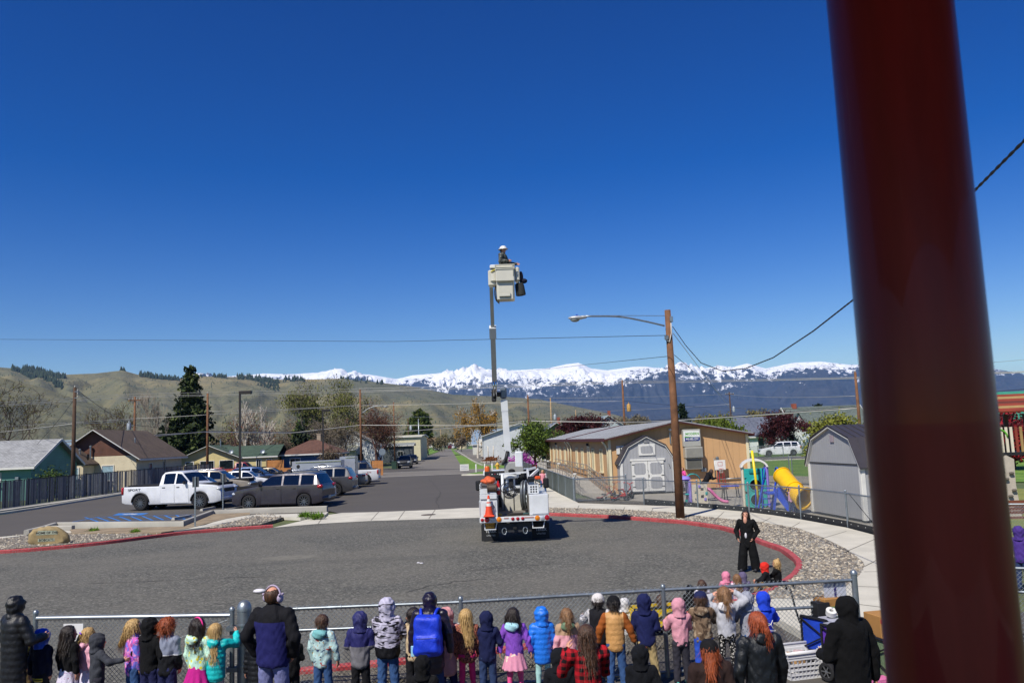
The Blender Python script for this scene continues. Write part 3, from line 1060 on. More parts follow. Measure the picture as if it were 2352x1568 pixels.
def person(label,u=None,v=None,H=None,xy=None,rz=0.0,adult=False,z0=0.0,arms='down',sit=False,lean=0.0,stance=0.15,top=None,hem=None,puff=0.0,bulk=1.0,hood=None,hood_m=None,legs='trousers',leg_m=None,skirt_m=None,skirt=0.30,hair=None,hair_c='brown',yaw=0.0,tilt=0.0,hat=None,hat_m=None,shoe_m=None,glove_m=None,group=None,sleeve_m=None,h=None,flare=0.0,collar=True,hands='relaxed',bare_leg=False):
 if xy is None:
  g=G(u,v,H+z0)
  xy=(g.x,g.y)
 jr=random.Random(int(xy[0]*977+xy[1]*131))
 yaw+=jr.uniform(-.3,.3)
 rz+=jr.uniform(-.16,.16)
 jit=[jr.uniform(-.12,.12)for _ in range(12)]
 P=Pose(H,adult,arms,sit,lean,stance+abs(jit[9]),bulk,jit)
 q=P.p
 root=thing('person',label,'person',(xy[0],xy[1],z0),rz,group)
 h=h or(0.017 if adult else 0.0145)
 hem=(hem if hem is not None else 0.43)*H+(P.dz if not sit else P.dz)
 if sit:
  hem=0.03*H
 hh=q['hh']
 MV,MF,MI=[],[],[]
 o=0
 def addm(vf,mi):
  nonlocal o
  V,F=vf
  MV.append(V)
  MF.append(F+o)
  MI.append(np.full(len(F),mi))
  o+=len(V)
 HT=Matrix.Translation(P.head)@Matrix.Rotation(-yaw,4,'Z')@Matrix.Rotation(-tilt,4,'X')@Matrix.Scale(hh,4)
 addm(put(HEAD,HT),0)
 fe=MB()
 for sg in(-1,1):
  fe.ell((sg*0.31,0.735,0.03),(0.115,0.07,0.06),8,6)
 ev=[HT@Vector(p)for p in fe.v]
 addm((np.array([tuple(p)for p in ev]),np.array([f if len(f)==4 else f+(f[-1],)for f in fe.f])),1)
 fm=MB().ell((0,0.80,-0.52),(0.21,0.08,0.055),8,6)
 for sg in(-1,1):
  fm.ell((sg*0.31,0.775,0.20),(0.17,0.05,0.03),6,4)
 ev=[HT@Vector(p)for p in fm.v]
 lipn=len(MB().ell((0,0,0),1,8,6).f)
 F4=np.array([f if len(f)==4 else f+(f[-1],)for f in fm.f])
 V4=np.array([tuple(p)for p in ev])
 addm((V4,F4[:lipn]),2)
 addm((V4,F4[lipn:]),1)
 hl=hh*(1.55 if adult else 1.35)
 hands_=[]
 for k,sg in enumerate((-1,1)):
  d=P.fdir[k]
  zq=-d
  side=Vector((sg*-0.2,0.9,0.2))
  yq=(Vector((-sg,0.25,0))-zq*Vector((-sg,0.25,0)).dot(zq)).normalized()
  xq=yq.cross(zq)
  T=Matrix(((xq.x*sg,yq.x,zq.x,P.wri[k].x),(xq.y*sg,yq.y,zq.y,P.wri[k].y),(xq.z*sg,yq.z,zq.z,P.wri[k].z),(0,0,0,1)))@Matrix.Scale(hl,4)
  V,F=put(HANDS[hands],T)
  if sg*1>0 or True:
   if np.linalg.det(np.array(T)[:3,:3])<0:
    F=F[:,::-1]
  hands_.append((V,F))
 legs_=None
 if bare_leg or legs=='bare':
  def fl(X,Y,Z):
   d=None
   for k in(0,1):
    a=smin(cap(X,Y,Z,P.hipj[k],P.knee[k],q['lr']*.9,q['lr']*.66),cap(X,Y,Z,P.knee[k],P.ank[k],q['lr']*.64,q['lr']*.42),0.02)
    d=a if d is None else np.minimum(d,a)
   return d
  legs_=grid_mesh(fl,(-.2*H,-.15*H,0),(.2*H,.35*H if sit else.15*H,P.hip.z),h)
 mats=[SKIN,EYE,LIP]
 obj('body',npmesh('body',np.concatenate(MV),np.concatenate(MF),mats,np.concatenate(MI),smooth=3.2),root)
 for V,F in hands_:
  obj('hand',npmesh('hand',V,F,glove_m or SKIN,smooth=3.2),root)
 if legs_:
  obj('bare_legs',npmesh('bare_legs',legs_[0],legs_[1],SKIN,smooth=3.2),root)
 if leg_m is not None and legs!='bare':
  lr=q['lr']*(0.82 if legs=='leggings' else 1.08)
  lo_z=P.ank[0].z-(0.0 if legs=='leggings' else 0.012*H)
  def fl(X,Y,Z):
   d=elp(X,Y,Z,(0,-0.005*H,P.hip.z+0.02*H),(q['hipw']+q['lr']*1.0,q['lr']*1.35,0.075*H))
   for k in(0,1):
    a=smin(cap(X,Y,Z,P.hipj[k],P.knee[k],lr*(1.2 if legs=='wide' else 1),lr*(1.3 if legs=='wide' else.78)),cap(X,Y,Z,P.knee[k],P.ank[k],lr*(1.3 if legs=='wide' else.78),lr*(.55 if legs=='leggings' else 1.45 if legs=='wide' else.74)),0.02)
    d=smin(d,a,0.012)
   d=d+0.005*np.sin(Z*52+5*np.sin(X*26+Y*20))*np.sin(Z*17+X*30)*(1 if legs!='leggings' else 0.3)
   return np.maximum(d,lo_z-Z)
  me=gmesh('trousers',fl,(-.24*H,-.2*H,0),(.24*H,.42*H if sit else.22*H,P.hip.z+.12*H),h,leg_m)
  obj('leggings' if legs=='leggings' else 'trousers',me,root)
 if skirt_m is not None:
  zb=P.hip.z-(0.475-skirt)*H
  def fs(X,Y,Z):
   t=np.clip((P.hip.z+0.06*H-Z)/(P.hip.z+0.06*H-zb),0,1)
   an=np.arctan2(X,Y)
   r=(0.085+0.065*t)*H+0.010*H*t*np.sin(an*11)
   d=np.sqrt(X*X+(Y*1.15)**2)-r
   return np.maximum(np.maximum(d,zb-Z),Z-P.hip.z-0.08*H)
  obj('skirt',gmesh('skirt',fs,(-.22*H,-.22*H,zb-.05),(.22*H,.22*H,P.hip.z+.12*H),h,skirt_m),root)
 sm=shoe_m or M('dark shoe rubber','#23222a',0.7)
 for k in(0,1):
  a=P.ank[k]
  sl=0.145*H
  mb=MB()
  mb.ell((a.x,a.y+sl*0.22,0.035*H),(0.032*H,sl*0.56,0.035*H),10,8)
  mb.ell((a.x,a.y-sl*0.02,0.055*H),(0.03*H,0.036*H,0.045*H),10,8)
  obj('shoe',mb.mesh('shoe',sm,3.2),root)
 if top is not None:
  tr,ar=q['tr']*bulk,q['ar']*(0.5+0.5*bulk)
  chest,hip=P.chest,P.hip
  per=0.062*(1.4 if adult else 1.1)
  def ft(X,Y,Z,sleeves=True):
   lowz=min(hem+tr*0.6,hip.z)
   low=(hip.x,hip.y,lowz)
   d=cap(X,Y,Z,low,tuple(chest),tr*(1.0+flare),tr*1.04,1.28)
   for k in(0,1):
    d=smin(d,cap(X,Y,Z,(0,chest.y,P.shz-0.02*H),tuple(P.sho[k]-Vector((0,0,.012*H))),tr*.5,ar*1.15),0.035)
   if collar:
    d=smin(d,cap(X,Y,Z,tuple(P.neck-Vector((0,0,.03*H))),tuple(P.neck+Vector((0,0.005,.025*H))),hh*.75,hh*.66),0.03)
   d=np.maximum(d,hem-Z)
   if hem<hip.z-0.1*H:
    pass
   if sleeves:
    for k in(0,1):
     a=smin(cap(X,Y,Z,tuple(P.sho[k]),tuple(P.elb[k]),ar*1.22,ar*1.05),cap(X,Y,Z,tuple(P.elb[k]),tuple(P.wri[k]),ar*1.05,ar*.86),0.02)
     if puff:
      L1=np.sqrt((X-P.sho[k].x)**2+(Y-P.sho[k].y)**2+(Z-P.sho[k].z)**2)
      a=a-puff*.55*(np.abs(np.sin(PI*L1/per))-0.5)
     d=smin(d,a,0.022)
   if puff:
    d=d-puff*(np.abs(np.sin(PI*Z/per))-0.5)
   fo=np.sin(Z*31+6*np.sin(X*15+jit[10]*40)+Y*9+jit[11]*50)*np.sin(X*23+Z*13+jit[8]*60)
   d=d+(0.0075*fo+0.003*np.sin(Z*55+8*np.sin(X*19)))*(0.4 if puff else 1.0)
   if not puff:
    d=d+0.007*np.exp(-((Z-hem-0.012)/0.018)**2)
   return d
  ex=max(0.30*H,max(abs(w.x)for w in P.wri+P.elb)+0.09)
  y0=min([-.24*H]+[w.y-.1 for w in P.wri])
  y1=max([.24*H]+[w.y+.1 for w in P.wri])
  z1=max([P.neck.z+.10*H]+[w.z+.1 for w in P.wri+P.elb])
  z0_=min([hem-.05]+[w.z-.08 for w in P.wri])
  me=gmesh('jacket',ft,(-ex,y0,z0_),(ex,y1,z1),h,top)
  if sleeve_m is not None:
   me.materials.append(sleeve_m)
   co=np.empty(len(me.polygons)*3,np.float32)
   me.polygons.foreach_get('center',co)
   co=co.reshape(-1,3)
   isl=np.abs(co[:,0])>q['shw']*1.03+0.02*np.clip((P.shz-co[:,2])/H,0,1)
   me.polygons.foreach_set('material_index',isl.astype(np.int32))
  obj('jacket',me,root)
 hm_=hood_m or top
 hc=P.head
 Rz=Matrix.Rotation(yaw,3,'Z')
 def loc(X,Y,Z):
  x,y=X-hc.x,Y-hc.y
  c_,s_=math.cos(-yaw),math.sin(-yaw)
  return(x*c_+y*s_)/hh,(-x*s_+y*c_)/hh,(Z-hc.z)/hh
 if hood=='up':
  def fh(X,Y,Z):
   x,y,z=loc(X,Y,Z)
   d=elp(x,y,z,(0,-0.12,0.16),(0.98,1.12,1.06))
   d=smin(d,elp(x,y,z,(0,-0.55,0.55),(0.55,0.60,0.55)),0.3)
   d=smin(d,cap(x,y,z,(0,-0.25,-0.55),(0,-0.25,-1.25),0.80,0.95),0.35)
   d=d+0.035*np.sin(z*7+3*np.sin(x*4))+0.02*np.sin(x*9+y*7)
   if puff:
    d=d-puff/hh*0.9*(np.abs(np.sin(z*4.2))-0.5)
   op=elp(x,y,z,(0,1.25,-0.02),(0.66,0.85,0.86))
   d=np.maximum(d,-op)
   return np.maximum(d,-1.38-z)*hh
  obj('hood',gmesh('hood',fh,(hc.x-hh*1.5,hc.y-hh*1.7,hc.z-hh*1.7),(hc.x+hh*1.5,hc.y+hh*1.5,hc.z+hh*1.6),h*0.85,hm_),root)
 elif hood=='down':
  def fh(X,Y,Z):
   x,y,z=loc(X,Y,Z)
   d=elp(x,y,z,(0,-1.05,-1.28),(0.95,0.42,0.62))
   d=smin(d,elp(x,y,z,(0,-0.55,-1.02),(0.98,0.62,0.28)),0.25)
   d=d+0.03*np.sin(z*8+x*3)
   return np.maximum(d,-elp(x,y,z,(0,0.0,-0.75),(0.62,0.72,0.35)))*hh
  obj('hood',gmesh('hood',fh,(hc.x-hh*1.5,hc.y-hh*1.9,hc.z-hh*2.3),(hc.x+hh*1.5,hc.y+hh*1.2,hc.z-hh*0.4),h*0.85,hm_),root)
 if hair:
  hmat=HAIR[hair_c]
  def fhair(X,Y,Z):
   x,y,z=loc(X,Y,Z)
   st=0.022*np.sin(31*np.arctan2(x,-y+0.6)+3*np.sin(z*2.3))+0.02*np.sin(x*17+z*5)*np.sin(y*13)
   shell=elp(x,y,z,(0,-0.12,0.17),(0.86,0.99,0.96))
   cut=y-(0.10+0.72*np.clip(z-0.15,-0.5,2))
   cut=np.maximum(cut,-(z+(0.55 if hair in('short','curly','bald')else 0.62)))
   d=np.maximum(shell,cut)
   if hair=='bald':
    d=np.maximum(d,elp(x,y,z,(0,-0.1,0.95),(0.55,0.8,0.62))*-1)
   if hair=='long':
    d=smin(d,cap(x,y,z,(0,-0.5,0.0),(0.1,-0.98,-2.5),0.74,0.62,1.7),0.25)
   elif hair=='wavy':
    d=smin(d,cap(x,y,z,(0,-0.25,0.0),(0.0,-0.45,-1.35),0.98,1.02,1.25),0.3)
    d=np.maximum(d,-elp(x,y,z,(0,1.0,-0.25),(0.74,1.02,1.2)))
    st=st*1.8+0.03*np.sin(z*6+x*3)
   elif hair=='wind':
    d=smin(d,cap(x,y,z,(0,-0.5,0.1),(-0.45,-1.55,-1.9),0.72,0.34,1.2),0.3)
    st=st*2
   elif hair=='ponytail':
    d=smin(d,elp(x,y,z,(0,-1.05,0.30),(0.2,0.2,0.2)),0.1)
    d=smin(d,np.minimum(cap(x,y,z,(0,-1.1,0.28),(0.05,-1.35,-0.5),0.2,0.30),cap(x,y,z,(0.05,-1.35,-0.5),(0.12,-1.2,-1.75),0.30,0.10)),0.1)
   elif hair=='pigtails':
    for sg in(-1,1):
     d=smin(d,cap(x,y,z,(sg*0.8,-0.45,-0.1),(sg*0.95,-0.55,-1.35),0.25,0.17),0.12)
   elif hair=='bun':
    d=smin(d,elp(x,y,z,(0,-0.55,1.05),(0.36,0.36,0.34)),0.1)
   elif hair=='curly':
    st=0.08*np.sin(x*13)*np.sin(y*13+1)*np.sin(z*13)*2
    d=d-0.10
   elif hair=='bob':
    d=smin(d,cap(x,y,z,(0,-0.35,0),(0,-0.4,-0.7),0.82,0.80,1.15),0.2)
    d=np.maximum(d,-elp(x,y,z,(0,1.0,-0.35),(0.7,0.9,0.9)))
   return(d+st)*hh
  zl={'long':4.0,'wavy':3.1,'wind':2.9,'ponytail':2.3,'pigtails':2.0,'bob':1.9}.get(hair,1.2)
  HV,HF=grid_mesh(fhair,(hc.x-hh*2.0,hc.y-hh*2.4,hc.z-hh*zl),(hc.x+hh*2.0,hc.y+hh*2.0,hc.z+hh*1.75),h*0.8)
  if hair not in('bald',):
   g=np.random.default_rng(int(abs(xy[0])*100))
   n=420 if hair in('short','bun')else 900
   c0=HV[g.integers(0,len(HV),n)]
   ax=c0-np.array([hc.x,hc.y,0])*np.array([1,1,0])
   ax[:,2]=0
   ax/=np.linalg.norm(ax,axis=1,keepdims=True)+1e-6
   L=hh*(0.35 if hair in('short','curly')else 0.8)*(0.6+0.8*g.random((n,1)))
   w=np.stack([-ax[:,1],ax[:,0],np.zeros(n)],1)*0.0021
   dn=np.array([0,0,-1.0])+g.normal(size=(n,3))*(0.6 if hair=='curly' else 0.22)
   p0=c0+ax*0.002
   p1=p0+dn*L*.5+ax*(0.004+0.012*g.random((n,1)))
   p2=p0+dn*L+ax*(0.004+0.02*g.random((n,1))**2)
   sv=np.stack([p0-w,p0+w,p1-w,p1+w,p2-w*.4,p2+w*.4],1).reshape(-1,3)
   b_=(np.arange(n)*6)[:,None]+len(HV)
   HF=np.concatenate([HF,b_+np.array([0,1,3,2]),b_+np.array([2,3,5,4])])
   HV=np.concatenate([HV,sv])
  obj('hair',npmesh('hair',HV,HF,hmat,smooth=3.2),root)
 HW=Matrix.Translation(hc)@Matrix.Rotation(-yaw,4,'Z')@Matrix.Scale(hh,4)
 if hat=='beanie':
  mb=MB().lathe([(0.99,0.05),(1.03,0.12),(1.03,0.36),(0.98,0.40),(0.93,0.62),(0.78,0.90),(0.5,1.10),(0.2,1.19),(0.001,1.2)],20,tr=HW@Matrix.Translation((0,-0.08,0))@Matrix.Diagonal((0.9,1.02,1,1)))
  mb.build('beanie',hat_m,root,0.9)
 elif hat=='cap':
  mb=MB().lathe([(0.97,0.18),(0.97,0.40),(0.90,0.72),(0.68,0.98),(0.35,1.12),(0.001,1.16)],20,tr=HW@Matrix.Translation((0,-0.08,0))@Matrix.Diagonal((0.9,1.04,1,1)))
  pts=[(math.sin(t)*0.72,0.66+math.cos(t)*0.85,0.24-0.10*math.cos(t))for t in np.linspace(-1.35,1.35,9)]
  vs=pts+[(x,y,z+0.06)for x,y,z in pts]
  n=len(pts)
  mb.add(vs,[tuple(range(n)),tuple(range(2*n-1,n-1,-1))]+[(i,i+n,i+n+1,i+1)for i in range(n-1)],1 if isinstance(hat_m,(list,tuple))else 0,HW)
  mb.build('cap',hat_m,root,0.9)
 elif hat=='hardhat':
  mb=MB().lathe([(1.52,0.20),(1.50,0.26),(1.12,0.40),(1.06,0.62),(0.92,0.98),(0.62,1.24),(0.25,1.35),(0.001,1.37)],24,tr=HW@Matrix.Diagonal((0.92,1.08,1,1)))
  mb.build('hard_hat',hat_m,root,0.8)
 elif hat=='headband':
  pts=[(math.sin(t)*0.95,-0.12,0.16+math.cos(t)*1.02)for t in np.linspace(-1.7,1.7,13)]
  MB().tube([HW@Vector(p)for p in pts],0.10*hh,6).build('headband',hat_m,root,3.2)
 elif hat=='earmuffs':
  pts=[(math.sin(t)*0.98,-0.12,0.14+math.cos(t)*1.04)for t in np.linspace(-1.6,1.6,13)]
  mb=MB().tube([HW@Vector(p)for p in pts],0.09*hh,6)
  for sg in(-1,1):
   mb.ell((sg*0.93,-0.1,-0.12),(0.26,0.44,0.44),12,9,tr=HW)
   mb.ell((sg*1.05,-0.34,0.28),(0.13,0.20,0.14),8,6,tr=HW)
   mb.ell((sg*1.05,0.12,0.30),(0.13,0.20,0.14),8,6,tr=HW)
  mb.build('earmuffs',hat_m,root,3.2)
 elif hat=='bow':
  mb=MB()
  for sg in(-1,1):
   mb.ell((sg*0.24,-1.12,0.42),(0.26,0.10,0.17),8,6,tr=HW)
  mb.ell((0,-1.16,0.42),(0.1,0.1,0.1),8,6,tr=HW)
  mb.build('hair_bow',hat_m,root,3.2)
 return root,P
# === chain-link fences
galv_m=M('galvanised steel','#8f979c',0.42,0.75,var=0.2,vscale=8)
wire_m=M('galvanised wire','#8d9498',0.5,0.6,var=0.1)
green_wire_m=M('grey green wire','#5d6a68',0.6,0.4,var=0.1)
black_strip_m=M('black edging board','#1d1e20',0.6,var=0.3,vscale=3)
def link_mesh(p,q,z0,z1,cell,r,mat,parent,name='chain_link'):
 p,q=Vector((p[0],p[1],0)),Vector((q[0],q[1],0))
 L=(q-p).length
 d=(q-p).normalized()
 n=Vector((-d.y,d.x,0))
 Hh=z1-z0
 vs,fs=[],[]
 for fam in(0,1):
  k0=-int(Hh/cell)-1
  for k in range(k0,int(L/cell)+2):
   s0=k*cell
   t0,t1=max(0,-s0),min(Hh,L-s0)
   if t1-t0<0.01:
    continue
   pts=[]
   for t in(t0,t1):
    zz=z0+(t if fam==0 else Hh-t)
    pts.append(p+d*(s0+t)+Vector((0,0,zz))+n*(r if fam else-r))
   ax=(pts[1]-pts[0]).normalized()
   e1=ax.cross(n).normalized()
   o=len(vs)
   for pt in pts:
    for j in range(3):
     a=2*PI*j/3
     vs.append(tuple(pt+(e1*math.cos(a)+n*math.sin(a))*r))
   for j in range(3):
    fs.append((o+j,o+(j+1)%3,o+3+(j+1)%3,o+3+j))
 if not fs:
  return None
 ob=obj(name,npmesh(name,np.array(vs),np.array(fs),mat),parent)
 ob['kind']='stuff'
 return ob
def post(parent,p,h,r,mat=None,cap_=True,name='post',z0=-0.02):
 mb=MB()
 prof=[(r,z0),(r,h-0.02),(r*1.12,h-0.02),(r*1.12,h),(r*0.9,h+r*0.7),(r*0.4,h+r*1.1),(0.001,h+r*1.2)]if cap_ else[(r,z0),(r,h),(0.001,h)]
 mb.lathe(prof,14)
 return mb.build(name,mat or galv_m,parent,0.7,loc=(p[0],p[1],0))
def rail(parent,p,q,z,r,mat=None,name='rail',z2=None):
 a,b=(p[0],p[1],z),(q[0],q[1],z if z2 is None else z2)
 return MB().tube([a,b],r,10).build(name,mat or galv_m,parent,0.7)
def lin_uv(a,b,u):
 return lerp(a,b,u)
FZ=1.22
fA=G(600,1400.5,FZ)
fB=G(1058,1382,FZ)
fC=G(1523,1354,FZ)
fD=G(1962,1331,FZ)
near_fence=thing('chain_link_fence','galvanised chain-link fence that the row of children stands against','fence')
for k,p in enumerate((fB,fC,fD)):
 post(near_fence,p,FZ+(0.05 if k<2 else 0.10),0.032 if k<2 else 0.045)
for a,b in((fA,fB),(fB,fC),(fC,fD)):
 rail(near_fence,a,b,FZ,0.024,name='top_rail')
 rail(near_fence,a,b,0.06,0.02,name='bottom_rail')
 link_mesh(a,b,0.05,FZ+0.05,0.066,0.0032,wire_m,near_fence)
rail(near_fence,fA,fB,FZ-0.30,0.022,name='middle_rail')
rail(near_fence,fC.lerp(fD,0.03),fD,FZ-0.36,0.022,name='middle_rail')
for f in(0.18,0.4,0.62,0.85):
 for a,b in((fA,fB),(fB,fC),(fC,fD)):
  p=a.lerp(b,f)
  MB().lathe([(0.027,-0.012),(0.029,0),(0.027,0.012)],10,tr=Matrix.Translation((p.x,p.y,FZ))@(b-a).to_track_quat('Z','Y').to_matrix().to_4x4()).build('tie',wire_m,near_fence,3.2)
bp=G(561,1378,1.42)
bol=thing('gate_post','thick domed galvanised gate post beside the man in a navy fleece','post',(bp.x,bp.y,0))
MB().lathe([(0.095,-0.02),(0.095,1.28),(0.10,1.28),(0.10,1.31),(0.094,1.35),(0.07,1.395),(0.035,1.42),(0.001,1.425)],20).build('pipe',galv_m,bol,0.8)
for z in(1.1,0.55):
 MB().lathe([(0.102,z-.02),(0.106,z),(0.102,z+.02)],18).build('band',galv_m,bol,3.2)
 MB().box((-0.16,-0.03,z-0.05),(0.16,0.02,0.06)).box((-0.16,0.05,z-0.05),(0.16,0.02,0.06)).build('hinge',galv_m,bol)
gA=G(82,1419,FZ)
gB=G(533,1412,FZ)
gate=thing('swing_gate','wide chain-link swing gate with a white paper sign tied to it','gate')
for p in(gA,gB):
 post(gate,p,FZ+0.08,0.034,name='upright')
rail(gate,gA,gB,FZ,0.03,M('bright steel','#b9bfc2',0.35,0.8,var=0.1),'top_rail')
rail(gate,gA,gB,0.10,0.025,name='bottom_rail')
post(gate,gA.lerp(gB,0.51),FZ,0.02,name='stay')
link_mesh(gA,gB,0.08,FZ+0.05,0.066,0.0032,wire_m,gate)
MB().tube([gA.lerp(gB,0.05)+Vector((0,0,-0.98)),gA.lerp(gB,0.98)+Vector((0,0,-0.06))],0.006,6).build('brace_wire',wire_m,gate)
w0=gA.lerp(gB,0.20)
gd=(gB-gA).normalized()
gr=math.atan2(gd.y,gd.x)
MB().box((0,-0.012,0),(0.30,0.003,0.24)).build('paper_sign',M('white paper','#d9dadb',0.8,var=0.06),gate,loc=(w0.x,w0.y,1.02),rz=gr)
s0=fC.lerp(fD,0.90)
sg_t=thing('paper_sign','laminated white sign with a dark blue arrow tied to the fence end','sign',(s0.x,s0.y,0.88),math.atan2((fD-fC).y,(fD-fC).x))
MB().rbox((0,0.04,0),(0.34,0.006,0.66),0.002).build('sheet',M('laminate','#c3c8d8',0.25,var=0.1,vscale=5),sg_t)
MB().box((0.0,0.033,0.13),(0.035,0.004,0.24)).add([(-0.05,0.033,0.03),(0.05,0.033,0.03),(0,0.033,-0.05),(-.05,.031,.03),(.05,.031,.03),(0,.031,-.05)],[(0,2,1),(3,4,5),(0,1,4,3),(1,2,5,4),(2,0,3,5)]).build('arrow',M('marker ink','#2b2370',0.5,var=0),sg_t)
text('lettering','gr',M('marker ink','#2b2370'),sg_t,(0.0,0.032,0.29),(PI/2,0,0),0.05,0.001)
# === the people
NAVY=fab('navy fleece','#1d2150',0.95)
BLACK=fab('black cotton','#0a0a0d',0.9,fold=0.6)
BLACKP=fab('black nylon','#0c0d13',0.5,fold=0.4)
JEANS=fab('denim','#33507d',0.85,0.3)
JEANS2=fab('dark denim','#2a3a5e',0.85,0.3)
NAVYT=fab('navy school trousers','#20234a',0.85)
DARKT=fab('black trousers','#131318',0.85)
GREYT=fab('charcoal joggers','#2e2d36',0.9)
KHAKI=fab('khaki chino','#ab966a',0.85)
WSHOE=M('white shoe','#c9c6cc',0.6)
TEALSHOE=M('teal and pink shoe','#3aa79c',0.6)
BLUESHOE=M('blue shoe','#2846a8',0.6)
PINKSHOE=M('pink shoe','#d4688f',0.6)
ROW='children in the row along the fence'
fdir=(fC-fB).normalized()
fnor=Vector((fdir.y,-fdir.x,0))
def at_fence(u,v,off=0.42,a=None,b=None):
 a,b=a or fB,b or fC
 n=Vector((b.y-a.y,-(b.x-a.x),0)).normalized()
 if n.y>0:
  n=-n
 o=a+n*off
 d=ray(u,v)
 t=(o.x*n.x+o.y*n.y)/(d.x*n.x+d.y*n.y)
 return(d.x*t,d.y*t),CAMH+d.z*t
def kid(label,u,v,off=0.42,seg=None,**kw):
 a,b=seg or((fA,fB)if u<1058 else(fB,fC)if u<1523 else(fC,fD))
 if u<560:
  a,b=gA,gB
 xy,H=at_fence(u,v,off,a,b)
 return person(label,xy=xy,H=H/1.035 if kw.get('hood')=='up' or kw.get('hat')or kw.get('hair')=='curly' else H,group=ROW,**kw)
person('adult in a long black puffer coat with the hood up at the gate corner',36,1371,1.66,adult=True,rz=-0.5,top=BLACKP,hem=0.22,puff=0.008,bulk=1.25,hood='up',leg_m=DARKT,arms='front',group='grown-ups watching from the paving')
kid('brown-haired child in a jacket with red and yellow print by the gate upright',62,1434,0.35,rz=-0.3,top=fab_mix('jacket with red and yellow print',[('',0,0,0,'#3a2522'),('noise',18,.5,.55,'#a33c3a'),('noise',25,.56,.6,'#c9b35b'),('noise',31,.6,.63,'#d7d2c6')]),hair='short',hair_c='brown',leg_m=fab('brown trousers','#5a4a30'))
kid('child in a bright blue hood and navy jacket with a green and yellow print',97,1438,0.5,rz=-0.4,top=fab_mix('navy jacket with bright print',[('',0,0,0,'#14182e'),('below',0,0.545,0.50,'#d6c23a'),('below',0,0.53,0.518,'#1a1c30'),('below',0,0.50,None,'#d8d8d6')]),hood='up',hood_m=fab('royal blue hood cloth','#2352c8',0.5),leg_m=fab('black track trousers','#15161d'),hem=0.41)
kid('girl with dark curly hair in a black top and white floral skirt',158,1437,0.45,rz=-0.5,top=BLACK,bulk=0.95,hair='wavy',hair_c='dark',skirt_m=fab_mix('white floral skirt cloth',[('',0,0,0,'#c9c4d6'),('spot',26,.16,.2,'#a8477e'),('spot',33,.14,.17,'#6b4a9c')]),skirt=0.27,legs='bare',bare_leg=True,leg_m=None,yaw=0.3)
r_,p_=kid('blonde girl with a purple bow and ponytail in a pale pink hoodie',203,1434,0.30,rz=-0.5,top=fab('pale pink fleece','#d8a3b4'),hood='down',hair='ponytail',hair_c='blonde',hat='bow',hat_m=fab('purple ribbon','#7d4fc4',0.5),skirt_m=fab_mix('pale print skirt',[('',0,0,0,'#c9c4d6'),('spot',30,.16,.2,'#c2719a')]),legs='leggings',leg_m=fab('pale leggings','#a9a3b3'),yaw=0.4)
kid('small child in a charcoal hoodie with the hood up at the gate',225,1449,0.62,rz=-0.7,top=fab('charcoal fleece','#3a3c43',0.95,0.3),hood='up',leg_m=GREYT,hem=0.40,arms=('down','side'))
kid('girl with wind-blown blonde hair in a pink and blue tie-dye jacket',307,1422,0.42,rz=-0.9,top=fab_mix('pink and blue tie-dye',[('',0,0,0,'#c858a0'),('noise',9,.45,.55,'#6a6fd0'),('noise',13,.52,.58,'#e08fc0'),('noise',11,.58,.64,'#9a4fc0')]),hair='wind',hair_c='blonde',leg_m=JEANS,yaw=0.3)
kid('child all in black with the hood up beside the red-haired boy',345,1412,0.50,rz=-0.25,top=BLACK,hood='up',leg_m=NAVYT,bulk=1.02,arms='pocket',hem=0.45)
kid('boy with curly red hair in a grey and black track jacket',385,1412,0.50,rz=-0.2,top=fab_mix('grey over black track jacket',[('',0,0,0,'#7f8597'),('below',0,0.83,None,'#101116'),('below',0,0.838,0.828,'#c7c7cb')]),hair='curly',hair_c='ginger',leg_m=NAVYT,yaw=0.4,bulk=1.0)
r_,p_=kid('girl with a pink headband and glasses in a lemon print jacket',455,1412,0.48,rz=-0.2,top=fab_mix('pale lemon print cloth',[('',0,0,0,'#bfe3cf'),('spot',17,.30,.36,'#e0d44a'),('spot',29,.16,.2,'#6fae7f')],0.6),hood='down',hair='wavy',hair_c='dark',hat='headband',hat_m=fab('hot pink band','#d83a86'),skirt_m=fab('magenta skirt cloth','#b01c7c'),skirt=0.34,legs='leggings',leg_m=fab('pale grey leggings','#b8b5bd'),yaw=0.5)
kid('blonde girl in a turquoise puffer reaching to the gate latch',495,1431,0.42,rz=0.05,top=fab('turquoise nylon','#14b3b4',0.4),puff=0.010,hood='down',hair='long',hair_c='blonde',legs='leggings',leg_m=fab_mix('pale floral leggings',[('',0,0,0,'#c9b9b0'),('spot',30,.2,.25,'#b4746e')]),hem=0.38,arms=('down',((0.5,0.5,-.1),(-.1,.5,.6))),bulk=1.1)
r_,p_=person('man in a navy and black fleece with fluffy lavender earmuffs',627,1347,1.80,adult=True,rz=-0.15,top=fab_mix('navy fleece with black yoke',[('',0,0,0,'#1c1d55'),('below',0,3.0,1.40,'#0e0e14'),('outer',0,0.205,0,'#0e0e14')]),hem=0.475,bulk=1.32,hair='bald',hair_c='brown',leg_m=fab('lavender grey trousers','#6d719c',0.85),arms=('pocket','pocket'),hat='earmuffs',hat_m=fab('lavender plush','#a99cb4',0.95),group='grown-ups watching from the paving')
kid('child in a long black puffer half hidden behind the man and the gate post',588,1446,0.55,seg=(fA,fB),rz=-0.1,top=BLACKP,puff=0.009,hood='up',leg_m=DARKT,hem=0.25,bulk=1.1)
kid('child in a black jacket half hidden behind the man, on the dinosaur jacket side',668,1440,0.55,rz=0.2,top=BLACK,hood='up',leg_m=DARKT,hem=0.40,bulk=1.15,arms=('down','front'))
